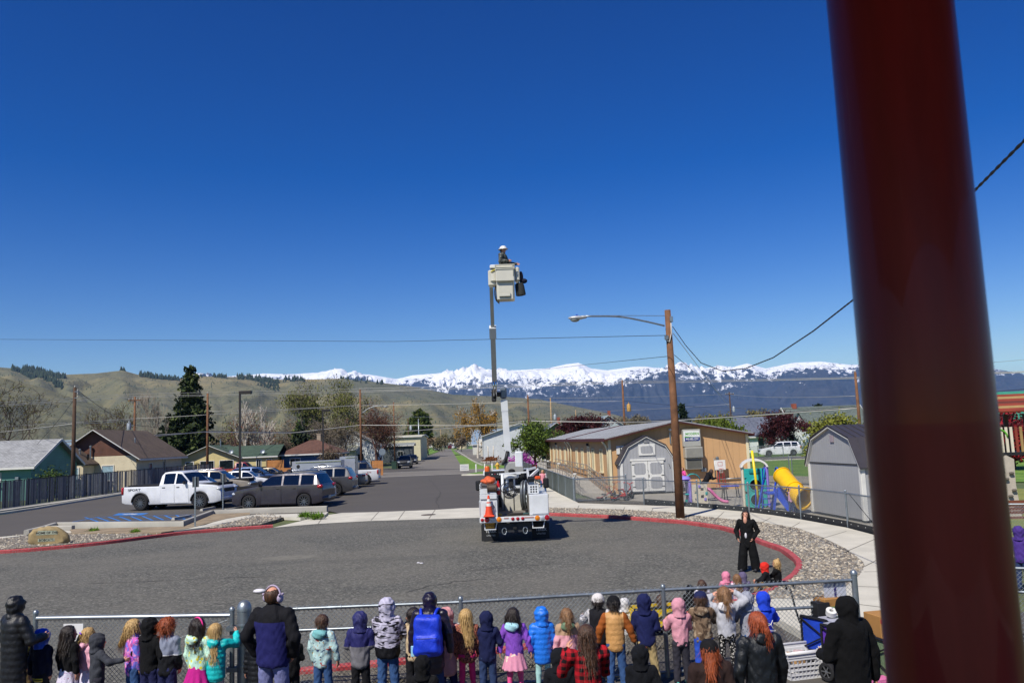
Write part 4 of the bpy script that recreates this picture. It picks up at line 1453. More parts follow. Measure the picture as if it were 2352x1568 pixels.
kid('brown-haired boy in a pale dinosaur print jacket with teal hood lining',740,1411,0.45,rz=0.0,top=fab_mix('pale dinosaur print',[('',0,0,0,'#a9c7c9'),('noise',16,.60,.63,'#a8453f'),('noise',19,.60,.63,'#24365e'),('noise',23,.62,.65,'#b08a3c')],0.6),hood='down',hood_m=fab('teal lining','#6fa9ac'),hair='short',hair_c='brown',leg_m=JEANS,hem=0.42,bulk=1.05)
kid('child in a navy over grey jacket with a navy hood up and black trousers',826,1398,0.48,top=fab_mix('navy over grey shell',[('',0,0,0,'#25265c'),('below',0,0.79,None,'#6b6a70')],0.7),hood='up',hood_m=fab('navy shell','#25265c',0.6),leg_m=DARKT,hem=0.40,arms='front',bulk=1.08)
kid('child in a black and white cloud print ski jacket with the hood up',888,1366,0.45,top=fab_mix('black and white cloud print',[('',0,0,0,'#b4b0c4'),('streak',6,.5,.56,'#17171d'),('below',0,0.76,None,'#101015')],0.6),hood='up',hood_m=fab_mix('cloud print hood',[('',0,0,0,'#b4b0c4'),('streak',6,.53,.58,'#17171d')],0.6),leg_m=JEANS,hem=0.44,bulk=1.25,arms='fence')
kid('dark-haired boy in a tan sweater beside the blue backpack',950,1395,0.38,rz=-0.2,top=fab('tan knit','#b7a387',0.95),hair='short',hair_c='dark',leg_m=fab('black trousers with red stripe','#14141a'),arms=('side','down'),yaw=0.2)
pr,pp=person('person in a glossy dark plum puffer with hood up wearing a blue backpack',986,1362,1.50,adult=True,rz=0.05,top=fab('dark plum nylon','#1a1226',0.32),puff=0.008,hood='up',hem=0.32,bulk=1.35,leg_m=JEANS2,group='grown-ups watching from the paving')
kid('child in a dusty pink quilted coat with the hood up',1024,1389,0.40,seg=(fA,fB),rz=0.25,top=fab('dusty pink quilt','#c58b8c',0.7),puff=0.005,hood='up',leg_m=NAVYT,hem=0.27,bulk=1.08)
kid('girl with long loose blonde hair in a rust leopard print jacket and pink leggings',1069,1398,0.45,top=fab_mix('rust leopard print',[('',0,0,0,'#9c5a48'),('spot',45,.38,.45,'#2c1822'),('spot',60,.2,.25,'#c98d70')]),hair='long',hair_c='blonde',legs='leggings',leg_m=fab('hot pink leggings','#d92f6c'),hem=0.41,yaw=0.1)
kid('child in a navy hoodie with the hood up between the leopard and purple jackets',1116,1398,0.45,top=fab('navy cotton','#171d42',0.95),hood='up',leg_m=JEANS2,hem=0.42,arms='front',bulk=1.06)
kid('girl with dark pigtails in a purple jacket and pink skirt',1178,1395,0.45,top=fab('purple fleece','#7a48b0',0.95),hood='down',hood_m=fab('ice blue fleece','#9fcbd8'),hair='pigtails',hair_c='dark',skirt_m=fab_mix('pink skirt with pale animals',[('',0,0,0,'#cf8aa4'),('noise',9,.60,.63,'#d9cdbb')]),skirt=0.31,legs='leggings',leg_m=fab('bright pink tights','#d94f88'),arms='out',hem=0.45,flare=0.08)
kid('child in a bright blue quilted puffer with the hood up and mint leggings',1242,1388,0.45,top=fab('bright blue nylon','#1f6fd6',0.4),puff=0.008,hood='up',legs='leggings',leg_m=fab('mint leggings','#9cc4c2'),hem=0.36,bulk=1.1,shoe_m=WSHOE)
kid('girl with a brown ponytail in a pink and green color block coat',1301,1396,0.50,top=fab_mix('beige over pink coat',[('',0,0,0,'#a98a70'),('below',0,0.80,None,'#d79aa4')]),hood='down',hood_m=fab('sage green quilt','#5c7358',0.6),hair='ponytail',hair_c='light',leg_m=DARKT,hem=0.36,bulk=1.05)
kid('boy in a black beanie and tan vest with rust sleeves and jeans',1408,1362,0.48,top=fab('tan quilted vest','#b98a52',0.6),sleeve_m=fab('rust sleeve','#8a4a1c'),puff=0.005,hat='beanie',hat_m=fab('black knit','#101014',0.95),hair='short',hair_c='dark',leg_m=JEANS,hem=0.42,arms='out',glove_m=fab('black glove','#15161c'),bulk=1.05)
kid('boy in a navy hoodie with the hood up and khaki trousers',1478,1358,0.48,top=fab('navy hoodie cotton','#191f4a',0.95),hood='up',leg_m=KHAKI,hem=0.45,arms='front',stance=0.5,shoe_m=BLUESHOE,bulk=1.05)
kid('child in a pink hoodie with the hood up and charcoal joggers',1557,1368,0.45,top=fab('rose pink fleece','#c98e9c',0.95),hood='up',leg_m=GREYT,hem=0.46,arms='fence',shoe_m=TEALSHOE)
kid('boy in a navy and lime cap and brown camouflage hoodie',1608,1351,0.45,top=fab_mix('brown camouflage',[('',0,0,0,'#75614e'),('noise',8,.5,.54,'#4a3a2e'),('noise',11,.57,.6,'#9b8a74')]),hood='down',hat='cap',hat_m=[fab('navy cap','#1b2148'),fab('lime brim','#9ad04a')],hair='short',hair_c='brown',leg_m=fab('royal blue trousers','#2a4cb0'),hem=0.46,arms='fence',bulk=1.05)
kid('girl with a ponytail in a pale grey hoodie holding both hands to her head',1662,1347,0.45,top=fab('pale grey fleece','#a9aab2',0.95),hood='down',hood_m=fab('white fleece','#cfcdd0'),hair='ponytail',hair_c='light',legs='leggings',leg_m=fab_mix('black daisy leggings',[('',0,0,0,'#1a1a1c'),('spot',42,.32,.38,'#d0cdc8'),('spot',42,.1,.14,'#b08a3a')]),hem=0.47,arms='head',shoe_m=PINKSHOE)
kid('child in a grey hoodie with darker dinosaur print and the hood up',1714,1353,0.35,rz=-0.1,top=fab_mix('grey dinosaur print',[('',0,0,0,'#8f929e'),('noise',26,.6,.63,'#4a4d5a')]),hood='up',leg_m=JEANS,hem=0.42,arms='fence')
ua_r,ua_p=kid('child in a royal blue hoodie with a white logo on the back',1751,1353,0.35,rz=-0.05,top=fab('royal blue cotton','#1d3fc0',0.9),hood='up',leg_m=JEANS,hem=0.44,arms='fence')
person('child with a black hood up just below the blue backpack',970,1507,1.16,rz=0.0,top=BLACK,hood='up',leg_m=DARKT,group='children standing behind the row')
person('child with a black hood up beside the woman in red plaid',1283,1490,1.16,rz=0.0,top=fab('black sweat cloth','#0e1016',0.95),hood='up',leg_m=DARKT,group='children standing behind the row',bulk=1.1)
person('child in a black hood and an orange cap at the bottom edge',1470,1483,1.18,rz=0.0,top=fab('black sweat cloth','#0e1016'),hood='up',hat='cap',hat_m=fab('orange cap','#cf4a34'),leg_m=DARKT,group='children standing behind the row',bulk=1.1)
person('woman with long brown hair in a red and black plaid shirt lifting a phone',1346,1434,1.56,adult=True,rz=0.12,top=fab_mix('red and black plaid',[('',0,0,0,'#a3101f'),('plaid',13,0,0,'#120a0c')]),hair='long',hair_c='brown',leg_m=JEANS2,arms='phone',tilt=0.1,bulk=1.0,group='grown-ups watching from the paving')
person('person with long reddish hair and a black hood over a brown and grey hoodie',1628,1470,1.42,adult=True,rz=0.1,top=fab_mix('brown hoodie',[('',0,0,0,'#2b1d1b')]),hood='up',hood_m=fab('black hood cloth','#121114'),hair='wind',hair_c='ginger',leg_m=DARKT,bulk=1.12,group='grown-ups watching from the paving')
person('woman with a long red ponytail in a dark navy rain jacket',1738,1405,1.62,adult=True,rz=0.35,top=fab('dark navy rain shell','#0d1218',0.5),hood='down',hair='ponytail',hair_c='red',leg_m=JEANS2,hem=0.44,bulk=1.15,group='grown-ups watching from the paving',yaw=-0.2)
person('adult in a black hoodie with the hood up beside the wagons',1944,1372,1.70,adult=True,rz=0.4,top=fab('black heavy sweat cloth','#060608',0.95),hood='up',leg_m=DARKT,hem=0.44,bulk=1.32,arms=('front','down'),group='grown-ups watching from the paving')
LOOP='people on the loop road beyond the fence'
def beyond(label,u,v,H,**kw):
 return person(label,u,v,H,group=LOOP,**kw)
wm_r,wm_p=person('woman with dark wavy hair in a black jacket and wide black trousers',G(1715,1300).x and 1712,1172,1.50,adult=True,rz=PI-0.45,top=fab('black jacket cloth','#08080a',0.85),hem=0.38,bulk=1.2,hair='wavy',hair_c='dark',leg_m=fab('black wide trousers','#070709'),legs='wide',stance=0.5,arms='pocket',yaw=-0.3,tilt=-0.15,group=LOOP)
beyond('boy in a red hood and black jacket sitting on the kerb',1761,1291,0.80+0.0,xy=None,rz=0.9,sit=False,top=BLACK,hood='up',hood_m=fab('red fleece','#c8281e'),leg_m=fab('tan trousers','#8a6f4c'))if False else None
MB().ell((.0,.135,.60*1.5),(.03,.025,.07),10,8).build('shirt',fab('white shirt','#c9c6c8'),wm_r,3.2)
MB().ell((.0,.09,1.27),(.05,.05,.10),10,8).build('neckline',SKIN,wm_r,3.2)
def sitter(label,u,v,rz,**kw):
 Hs=kw.pop('H',1.18)*.86
 top_z=Hs*(1.0-(0.475-0.09))+0.0
 g=G(u,v,top_z)
 return person(label,xy=(g.x,g.y),H=Hs,rz=rz,sit=True,group=LOOP,arms=kw.pop('arms','knees'),**kw)
sitter('girl with a blonde top bun in black sitting on the loop',1783,1284,1.0,H=1.25,top=BLACK,hair='bun',hair_c='blonde',leg_m=DARKT)
sitter('boy in a red hood and black jacket sitting hunched on the loop',1762,1291,1.15,H=1.22,top=fab_mix('black jacket over red',[('',0,0,0,'#111116')]),hood='up',hood_m=fab('red fleece','#c8281e'),leg_m=fab('tan trousers','#8a6f4c'),lean=0.15)
sitter('child in a pink hood sitting in the middle of the group',1667,1313,0.3,H=1.2,top=fab('candy pink fleece','#d27f98'),hood='up',leg_m=JEANS)
sitter('girl with long brown hair in a white and pink top sitting by the pink hood',1692,1318,0.2,H=1.15,top=fab('white pink top','#cbb6c0'),hair='long',hair_c='light',leg_m=JEANS)
sitter('child in a purple grey hood sitting at the end of the group',1705,1314,-0.2,H=1.2,top=fab('purple grey fleece','#5c5470'),hood='up',leg_m=DARKT)
sitter('small blonde child sitting in front of the pink hood',1654,1346,0.2,H=1.0,top=fab('peach fleece','#b98a76'),hair='bob',hair_c='blonde',leg_m=JEANS)
sitter('brown-haired girl in a white print top sitting on the loop',1611,1331,0.1,H=1.2,top=fab('white print top','#bfbcc8'),hair='bob',hair_c='brown',leg_m=JEANS)
sitter('child in a black hood sitting beside the tall kerb post',1584,1344,0.0,H=1.1,top=BLACK,hood='up',leg_m=DARKT)
beyond('person in black vest, white sleeves and white hat beyond the fence',1372,1364,1.22,rz=-0.3,top=fab('black vest','#15151b'),sleeve_m=fab('white sleeve','#c9c6c8'),hat='beanie',hat_m=fab('white knit','#c9c4c2'),hair='short',hair_c='dark',leg_m=DARKT,arms='side',bulk=1.15)
sitter('child in a white hood sitting by the yellow wagon',1434,1374,0.2,H=1.25,top=fab('white coat','#c9c7c6'),hood='up',leg_m=DARKT)
sitter('toddler with light brown hair riding in the yellow wagon',1480,1386,0.2,H=1.15,top=fab('grey baby coat','#8d8a94'),hair='bob',hair_c='light',leg_m=DARKT)
sitter('child with long brown hair in a dark coat riding in the yellow wagon',1517,1366,0.1,H=1.30,top=fab('dark violet coat','#231f2c'),hair='long',hair_c='brown',leg_m=DARKT)
person('girl with long blonde hair in a pink varsity jacket on the fence walk',1246,1079,1.50,xy=None,rz=PI+0.1,top=fab('pink varsity cloth','#d98e98'),sleeve_m=fab('white sleeve','#c9c6c8'),hair='wavy',hair_c='blonde',leg_m=JEANS,arms=('down','side'),adult=True,stance=0.5)
person('girl in a hot pink top standing on the plastic climber',1577,1086,1.1,xy=tuple(G(1572,1150))[:2],z0=0.62,rz=PI*0.8,top=fab('hot pink top','#d94f92'),hair='ponytail',hair_c='light',leg_m=fab_mix('print leggings',[('',0,0,0,'#8a8494'),('spot',40,.3,.35,'#c9a3b8')]),arms='front')
person('woman in a black coat bending over behind the plastic climber',xy=tuple(G(1617,1148))[:2],H=1.62,adult=True,rz=-1.2,lean=0.75,top=fab('black wool coat','#0e0e12'),hair='bob',hair_c='brown',hood='down',leg_m=DARKT,hem=0.40,bulk=1.15,arms='front')
person('girl in a lilac vest with both hands on her head by the slide',xy=tuple(G(1819,1179))[:2],H=1.08,rz=PI-0.1,top=fab('lilac vest','#b78fae'),sleeve_m=fab('dark violet sleeve','#2c2440'),hair='long',hair_c='brown',leg_m=JEANS2,arms='head',shoe_m=PINKSHOE)
person('child in a violet hood carrying a turquoise bundle past the play lawn',2338,1209,1.30,rz=-1.0,top=fab('violet fleece','#46307c'),hood='up',leg_m=JEANS2,arms='front')
# === vehicles
def paint(name,col,rough=0.28,metal=0.0,var=0.05):
 if name in MATS:
  return MATS[name]
 m,nt,b=newmat(name)
 c=lin(col)if isinstance(col,str)else col
 n=noise(nt,coords(nt),2.2,5,0.6)
 lo=tuple(x*(1-var)*0.93 for x in c)
 setc(nt,b,ramp(nt,n,[(0.3,lo),(0.7,tuple(min(1,x*(1+var))for x in c))]))
 b.inputs['Metallic'].default_value=metal
 nt.links.new(ramp(nt,noise(nt,coords(nt),5,4),[(0.3,rough),(0.75,min(1,rough*1.7))]),b.inputs['Roughness'])
 b.inputs['Coat Weight'].default_value=0.6
 b.inputs['Coat Roughness'].default_value=0.08
 return m
glass_m=M('tinted car glass','#0b1014',0.04,0.0,var=0,spec=0.9)
house_glass_m=M('window glass','#1a2426',0.06,0.0,var=0.3,vscale=1.0,spec=0.8)
tyre_m=M('tyre rubber','#17171a',0.85,var=0.15,bmp=0.3,bscale=60)
rim_dark_m=M('dark alloy','#6e7074',0.35,0.8,var=0.1)
rim_m=M('alloy','#9a9da0',0.3,0.85,var=0.1)
chrome_m=M('chrome','#c4c6c8',0.12,1.0,var=0)
trim_m=M('black plastic trim','#151517',0.6,var=0.15)
head_m=M('headlamp lens','#c9cdd0',0.08,0.2,var=0,spec=0.9)
tail_m=M('red lamp lens','#9a0d14',0.15,var=0.1,spec=0.8)
amber_m=M('amber lamp lens','#d07a16',0.2,var=0.1)
recess_m=M('dark underbody','#0c0c0d',0.9,var=0)
plate_m=M('number plate','#c8c3b0',0.5,var=0.1)
_wheel_cache={}
def wheel_meshes(r,w,dark,spokes=8):
 key=(round(r,3),round(w,3),dark,spokes)
 if key not in _wheel_cache:
  T=Matrix.Rotation(PI/2,4,'X')
  ty=MB().lathe([(r*.64,-w*.5),(r*.90,-w*.5),(r*.97,-w*.42),(r,-w*.28),(r,w*.28),(r*.97,w*.42),(r*.90,w*.5),(r*.64,w*.5),(r*.60,w*.3),(r*.60,-w*.3),(r*.64,-w*.5)],22,tr=T).mesh('tyre',tyre_m,0.6)
  rm=MB()
  rm.lathe([(r*.62,w*.44),(r*.66,w*.47),(r*.66,w*.40),(r*.60,w*.36),(r*.58,w*.05),(0.001,w*.05)],22,1,tr=T)
  rm.lathe([(r*.62,w*.46),(r*.655,w*.475),(r*.655,w*.42)],22,0,tr=T)
  rm.lathe([(r*.17,w*.2),(r*.17,w*.40),(r*.12,w*.44),(0.001,w*.44)],12,0,tr=T)
  for k in range(spokes):
   a=2*PI*k/spokes
   c_,s_=math.cos(a),math.sin(a)
   rm.beam((c_*r*.12,-w*.36,s_*r*.12),(c_*r*.62,-w*.42,s_*r*.62),r*.11,w*.14,0,up=(0,1,0))
  _wheel_cache[key]=(ty,rm.mesh('rim',[rim_dark_m if dark else rim_m,recess_m],0.6))
 return _wheel_cache[key]
PROF={'suv':[(0,.50),(.006,.60),(.02,.68),(.075,.955),(.11,.985),(.20,1.0),(.44,1.0),(.56,.975),(.715,.66),(.80,.63),(.93,.575),(.975,.53),(.995,.45),(1,.38)],'cross':[(0,.48),(.008,.60),(.03,.68),(.11,.90),(.16,.965),(.28,1.0),(.46,1.0),(.57,.965),(.72,.66),(.82,.62),(.94,.55),(.98,.50),(.995,.44),(1,.36)],'sedan':[(0,.46),(.008,.60),(.03,.67),(.15,.685),(.19,.70),(.31,.95),(.37,.99),(.47,1.0),(.56,.97),(.70,.68),(.80,.645),(.94,.56),(.98,.50),(1,.40)],'pickup':[(0,.56),(.004,.625),(.012,.63),(.385,.63),(.388,.65),(.405,.93),(.425,.985),(.47,1.0),(.55,1.0),(.60,.975),(.70,.695),(.735,.67),(.93,.62),(.975,.585),(.992,.52),(1,.42)],}
WINS={'suv':([(.095,.235),(.255,.425),(.445,.665)],(.02,.075),(.575,.71)),'cross':([(.13,.25),(.27,.44),(.46,.67)],(.035,.11),(.585,.715)),'sedan':([(.235,.345),(.36,.465),(.48,.65)],(.195,.305),(.57,.695)),'pickup':([(.43,.54),(.555,.675)],(.389,.404),(.61,.695)),}
DOORS={'suv':[(.265,.44),(.445,.665)],'cross':[(.275,.45),(.455,.67)],'sedan':[(.275,.465),(.47,.66)],'pickup':[(.405,.545),(.55,.69)]}
def car(name,label,kind,L,W_,H,r,wb,pm,belt=.655,dark_rims=True,clad=None,rails=None,group=None,trim_bumper=False,wheel_x=None,tonneau=True,spokes=8,roof_m=None,cat=None,tw=0.24):
 root=thing(name,label,cat or{'pickup':'pickup','suv':'car','cross':'car','sedan':'car'}[kind],group=group)
 prof=PROF[kind]
 wins,rearg,front=WINS[kind]
 doors=DOORS[kind]
 bz=belt*H
 gc=0.21*H/1.7+(0.06 if kind=='pickup' else 0)
 if wheel_x is None:
  rearx=(L-wb)*0.50
  wheel_x=(rearx,rearx+wb)
 Ra=r*1.13
 xs=set([p[0]*L for p in prof])
 for a,b in wins+doors+[rearg,front]:
  xs|={a*L,b*L}
 for wx in wheel_x:
  for k in range(13):
   xs.add(wx-Ra*math.cos(PI*k/12))
  xs|={wx-Ra-0.01,wx+Ra+0.01}
 xs|={L*.03,L*.97}
 xs=sorted(x for x in xs if 0<=x<=L)
 xs=[x for i,x in enumerate(xs)if i==0 or x-xs[i-1]>0.004]
 px,pz=[p[0]*L for p in prof],[p[1]*H for p in prof]
 rows=[]
 for x in xs:
  zt=float(np.interp(x,px,pz))
  e=max(0,(abs(x-L/2)/(L/2)-0.80)/0.20)
  w=W_/2*(1-(0.13 if x>L/2 else 0.07)*e**2)
  zb=gc+0.10*e**2
  for wx in wheel_x:
   if abs(x-wx)<Ra:
    zb=max(zb,r+math.sqrt(max(0,Ra*Ra-(x-wx)**2))*0.98)
  zs=min(bz,zt-0.05)
  zs=max(zs,zb+0.06)
  t=min(1,max(0,(zt-bz)/(H-bz)))
  wr=w*(0.94-0.165*t)
  z5=min(zs+0.03,zt-0.03)
  z6=max(z5+0.004,zt-0.075*t-0.012)
  rows.append([(0,zb+.02),(w*.82,zb+.01),(w*.955,zb),(w*.985,zb+.05),(w,zb+(zs-zb)*.55),(w*.985,zs),(w*.955,z5),(lerp(w*.95,wr,t),z6),(wr*.93,zt-.006),(wr*.5,zt+.012),(0,zt+.018)])
 nrow=11
 groups={}
 def put_(g,quad):
  groups.setdefault(g,[]).append(quad)
 for i in range(len(xs)-1):
  xm=(xs[i]+xs[i+1])/2/L
  for sd in(-1,1):
   for j in range(nrow-1):
    a=(xs[i],sd*rows[i][j][0],rows[i][j][1])
    b=(xs[i+1],sd*rows[i+1][j][0],rows[i+1][j][1])
    c_=(xs[i+1],sd*rows[i+1][j+1][0],rows[i+1][j+1][1])
    d=(xs[i],sd*rows[i][j+1][0],rows[i][j+1][1])
    q=(a,b,c_,d)if sd<0 else(d,c_,b,a)
    g='body'
    if j==6:
     for k,(p0,p1)in enumerate(wins):
      if p0<xm<p1:
       g=('window',k,sd)
    if j in(3,4)and g=='body':
     for k,(p0,p1)in enumerate(doors):
      if p0<xm<p1:
       g=('door',k,sd)
    if j>=8:
     if front[0]<xm<front[1]:
      g='windshield'
     elif rearg[0]<xm<rearg[1]:
      g='rear_window'
     elif kind=='pickup' and tonneau and.02<xm<.38:
      g='bed_cover'
    if j in(1,2)and clad:
     g='cladding'
    put_(g,q)
 for i,flip in((0,False),(len(xs)-1,True)):
  for sd in(-1,1):
   for j in range(1,nrow-1):
    a=(xs[i],0,rows[i][j][1])
    b=(xs[i],sd*rows[i][j][0],rows[i][j][1])
    c_=(xs[i],sd*rows[i][j+1][0],rows[i][j+1][1])
    d=(xs[i],0,rows[i][j+1][1])
    put_('body',(a,b,c_,d)if(sd>0)!=flip else(d,c_,b,a))
 ox=-L/2
 def mk_(name,quads,mat,parent,shrink=0.0,out=0.0,smooth=0.6):
  idx,vs,fs={},[],[]
  cx=sum(p[0]for q in quads for p in q)/(4*len(quads))
  cz=sum(p[2]for q in quads for p in q)/(4*len(quads))
  for q in quads:
   f=[]
   for p in q:
    k=(round(p[0],4),round(p[1],4),round(p[2],4))
    if k not in idx:
     idx[k]=len(vs)
     x,y,z=p
     if shrink:
      x+=(cx-x)*shrink
      z+=(cz-z)*shrink
     y+=out*(1 if y>0 else-1 if y<0 else 0)
     vs.append((x+ox,y,z))
    f.append(idx[k])
   f2=[]
   for a in f:
    if a not in f2:
     f2.append(a)
   if len(f2)>2:
    fs.append(tuple(f2))
  return MB().add(vs,fs).build(name,mat,parent,smooth)
 body=mk_('body',groups.pop('body'),pm,root)
 if clad and 'cladding' in groups:
  mk_('cladding',groups.pop('cladding'),clad,root)
 dobj={}
 for g,qs in groups.items():
  if g=='windshield':
   mk_('windshield',qs,glass_m,root)
  elif g=='rear_window':
   mk_('rear_window',qs,glass_m,root)
  elif g=='bed_cover':
   mk_('bed_cover',qs,trim_m,root)
  elif g[0]=='window':
   mk_('window',qs,glass_m,root,0.02,-0.004)
  elif g[0]=='door':
   d=mk_('door',qs,pm,root,0.012,0.003)
   x0=doors[g[1]][0]*L+ox
   yy=g[2]*(W_/2*0.995)
   MB().rbox((x0+0.17,yy,bz-0.13),(0.17,0.05,0.035),0.012).build('handle',trim_m if dark_rims else chrome_m,d)
 MB().box((0,0,(gc+bz)/2+.05),(L*.92,W_*.74,bz-gc-.08)).build('recess_fill',recess_m,root)  # near-black box inside the body, its colour stands in for wheel arch shade
 ty,rm=wheel_meshes(r,tw,dark_rims,spokes)
 for wx in wheel_x:
  for sd in(-1,1):
   w_=obj('wheel',ty,root,(wx+ox,sd*(W_/2-tw*.46),r))
   w_.rotation_euler=(0,0,0 if sd<0 else PI)
   obj('rim',rm,w_)
   if clad or kind=='pickup':
    pts=[(wx+ox-Ra*1.03*math.cos(t),sd*(W_/2+.005),r+Ra*1.0*math.sin(t))for t in np.linspace(0.05,PI-0.05,11)]
    MB().tube(pts,0.045,6).build('wheel_arch',clad or trim_m,root,3.2)
 zb=float(np.interp(L*.985,px,pz))
 for sd in(-1,1):
  MB().rbox((L/2-0.16,sd*(W_/2*.74),zb-0.05),(0.30,W_*.20,0.15),0.05).build('headlight',head_m,root,0.8)
  if kind=='pickup':
   MB().rbox((-L/2+0.05,sd*(W_/2*.92),bz*.80),(0.13,W_*.075,0.36),0.03).build('taillight',tail_m,root,0.8)
  else:
   MB().rbox((-L/2+0.13,sd*(W_/2*.86),bz*.93),(0.26,W_*.13,0.17),0.04).build('taillight',tail_m,root,0.8)
  mx=(front[1]-.035)*L+ox
  MB().rbox((mx,sd*(W_/2+.10),bz+.09),(0.13,0.20,0.17),0.05).build('mirror',trim_m if dark_rims else pm,root,0.8)
 MB().rbox((L/2-0.03,0,zb-0.13),(0.10,W_*.50,0.20),0.03).build('grille',trim_m,root,0.8)
 bm=trim_m if(trim_bumper or clad)else pm
 MB().rbox((L/2-0.07,0,gc+.20),(0.20,W_*.86,0.24),0.06).build('bumper',bm,root,0.8)
 MB().rbox((-L/2+0.05,0,gc+.24),(0.20,W_*.90,0.22),0.06).build('bumper',chrome_m if kind=='pickup' and not trim_bumper else bm,root,0.8)
 MB().box((-L/2-.055+(0.0 if kind=='pickup' else.0),0,gc+(.26 if kind=='pickup' else.28)),(0.012,0.31,0.15)).build('number_plate',plate_m,root)
 if rails:
  for sd in(-1,1):
   y=sd*W_/2*.70
   pts=[(ox+.12*L,y,H*.985),(ox+.15*L,y,H+.055),(ox+.5*L,y,H+.055),(ox+.55*L,y,H*.985)]
   MB().tube(pts,0.022,6).build('roof_rail',rails,root,3.2)
 return root
def at_wheels(root,L,wb,W_,rear_uv,front_uv,wheel_x=None,side=-1,scale=None):
 a,b=G(*rear_uv),G(*front_uv)
 d=b-a
 s=scale or d.length/wb
 h=math.atan2(d.y,d.x)
 rx=(L-wb)*0.50
 mid=(a+b)/2
 cx=rx+wb/2-L/2
 n=Vector((-math.sin(h),math.cos(h),0))
 f=Vector((math.cos(h),math.sin(h),0))
 sg=1 if n.dot(mid)<0 else-1
 c=mid-f*(cx*s)-n*(sg*(W_/2-.12)*s)
 root.location=(c.x,c.y,0)
 root.rotation_euler=(0,0,h)
 root.scale=(s,s,s)
 return root
def at_place(root,x,y,h,s=1.0):
 root.location=(x,y,0)
 root.rotation_euler=(0,0,h)
 root.scale=(s,s,s)
 return root
HR=math.atan2(SN.y,SN.x)
LOT='cars parked in the school lot'
white_p=paint('white car paint','#d6d8dc')
t=car('pickup_truck','white crew cab pickup with black wheels parked nearest the blue bays','pickup',5.35,1.92,1.86,0.40,3.22,white_p,belt=.66,group=LOT,spokes=12,tw=.27)
at_wheels(t,5.35,3.22,1.92,(325,1172),(461,1168.5))
text('lettering','SPORT',trim_m,t,(-1.95,-0.968,1.02),(PI/2,0,0),0.16,0.003,sx=1.5)
SC=t.scale[0]
base=Vector(t.location)
def row(root,u,d,h,s,nose_L,tail=False):
 dirv=Vector((math.cos(h),math.sin(h),0))
 x=AtY(u,1100,d).x
 end=Vector((x,d,0))
 c=end-dirv*(nose_L*s/2)*(-1 if tail else 1)
 return at_place(root,c.x,c.y,h,s)
row(car('pickup_truck','white pickup parked just behind the black-wheeled white pickup','pickup',5.40,1.89,1.79,0.38,3.26,paint('white car paint two','#cfd2d6'),dark_rims=True,group=LOT,trim_bumper=False),529,54.6,HR,1.10,5.40)
row(car('hatchback','dark charcoal hatchback mostly hidden behind the two white pickups','cross',4.2,1.78,1.62,0.33,2.6,paint('charcoal paint','#27282c'),group=LOT),543,58.4,HR,1.10,4.2)
row(car('suv','champagne SUV with pale roof rails behind the dark hatchback','suv',4.99,1.96,1.86,0.39,2.9,paint('champagne paint','#a39a8b',0.3,0.3),dark_rims=False,rails=chrome_m,group=LOT),585,64.0,HR,1.12,4.99)
row(car('sedan','white compact car beyond the lamp post','cross',4.3,1.78,1.55,0.32,2.65,paint('white car paint','#d6d8dc'),dark_rims=False,group=LOT),627,75.0,HR,1.08,4.3)
row(car('suv','blue SUV with roof rails beyond the white compact car','cross',4.7,1.86,1.70,0.36,2.74,paint('slate blue paint','#35507c',0.3,0.3),rails=trim_m,group=LOT),648,82.0,HR,1.08,4.7)
row(car('sedan','beige sedan beside the front of the cargo trailer','sedan',4.7,1.8,1.46,0.32,2.75,paint('beige paint','#8f8571',0.3,0.3),dark_rims=False,group=LOT),676,90.0,HR,1.05,4.7)
t=car('suv','dark grey seven-seat wagon with bike racks on its roof','suv',4.75,1.84,1.70,0.36,2.89,paint('dark grey paint','#3b3840',0.3,0.35),clad=None,group=LOT,spokes=10)
at_wheels(t,4.75,2.89,1.84,(700,1166.5),(573,1170))
for x in(-0.15,0.95):
 for y in(-.55,.45):
  MB().tube([(x-.03,y,1.69),(x,y,1.80),(x+.10,y,1.86),(x+.22,y,1.80)],0.03,6).ell((x+.1,y,1.84),(.09,.06,.05),8,6).build('bike_rack',trim_m,t,3.2)
 MB().tube([(x,-.72,1.74),(x,.72,1.74)],0.022,6).build('roof_bar',trim_m,t)
row(car('suv','silver white SUV behind the dark grey wagon','cross',4.6,1.85,1.68,0.35,2.66,paint('silver white paint','#b9bcc6',0.3,0.3),rails=trim_m,dark_rims=False,group=LOT),766,52.6,HR+PI,1.12,4.6,True)
row(car('suv','black SUV with bright roof rails beyond the silver white SUV','suv',4.8,1.87,1.72,0.37,2.8,paint('black paint','#101115',0.25),rails=chrome_m,group=LOT),758,57.5,HR+PI,1.12,4.8,True)
row(car('suv','large grey SUV with dark wheels at the row end before the trailers','suv',5.0,2.0,1.80,0.39,2.86,paint('gunmetal paint','#4f4f52',0.3,0.4),rails=chrome_m,group=LOT,spokes=10),816,61.0,HR+PI-0.06,1.12,5.0,True)
row(car('sedan','pale gold sedan beside the cargo trailer','sedan',4.8,1.82,1.48,0.32,2.75,paint('pale gold paint','#a09684',0.3,0.3),dark_rims=False,group=LOT),842,72.5,HR+PI,1.06,4.8,True)
t=car('pickup_truck','white full-size pickup parked past the trailers','pickup',5.9,2.03,1.96,0.42,3.7,paint('white car paint three','#cdcfd2'),group=LOT,tonneau=False)
row(t,872,76.0,HR+PI,1.08,5.9,True)
text('lettering','FX4',M('red print','#8a3030',var=0),t,(-2.2,1.018,1.0),(PI/2,0,PI),0.2,0.003)
row(car('suv','black SUV roof showing over the white full-size pickup bed','suv',4.8,1.9,1.8,0.37,2.8,paint('black paint','#101115'),rails=chrome_m,group=LOT),857,80.5,HR+PI,1.06,4.8,True)
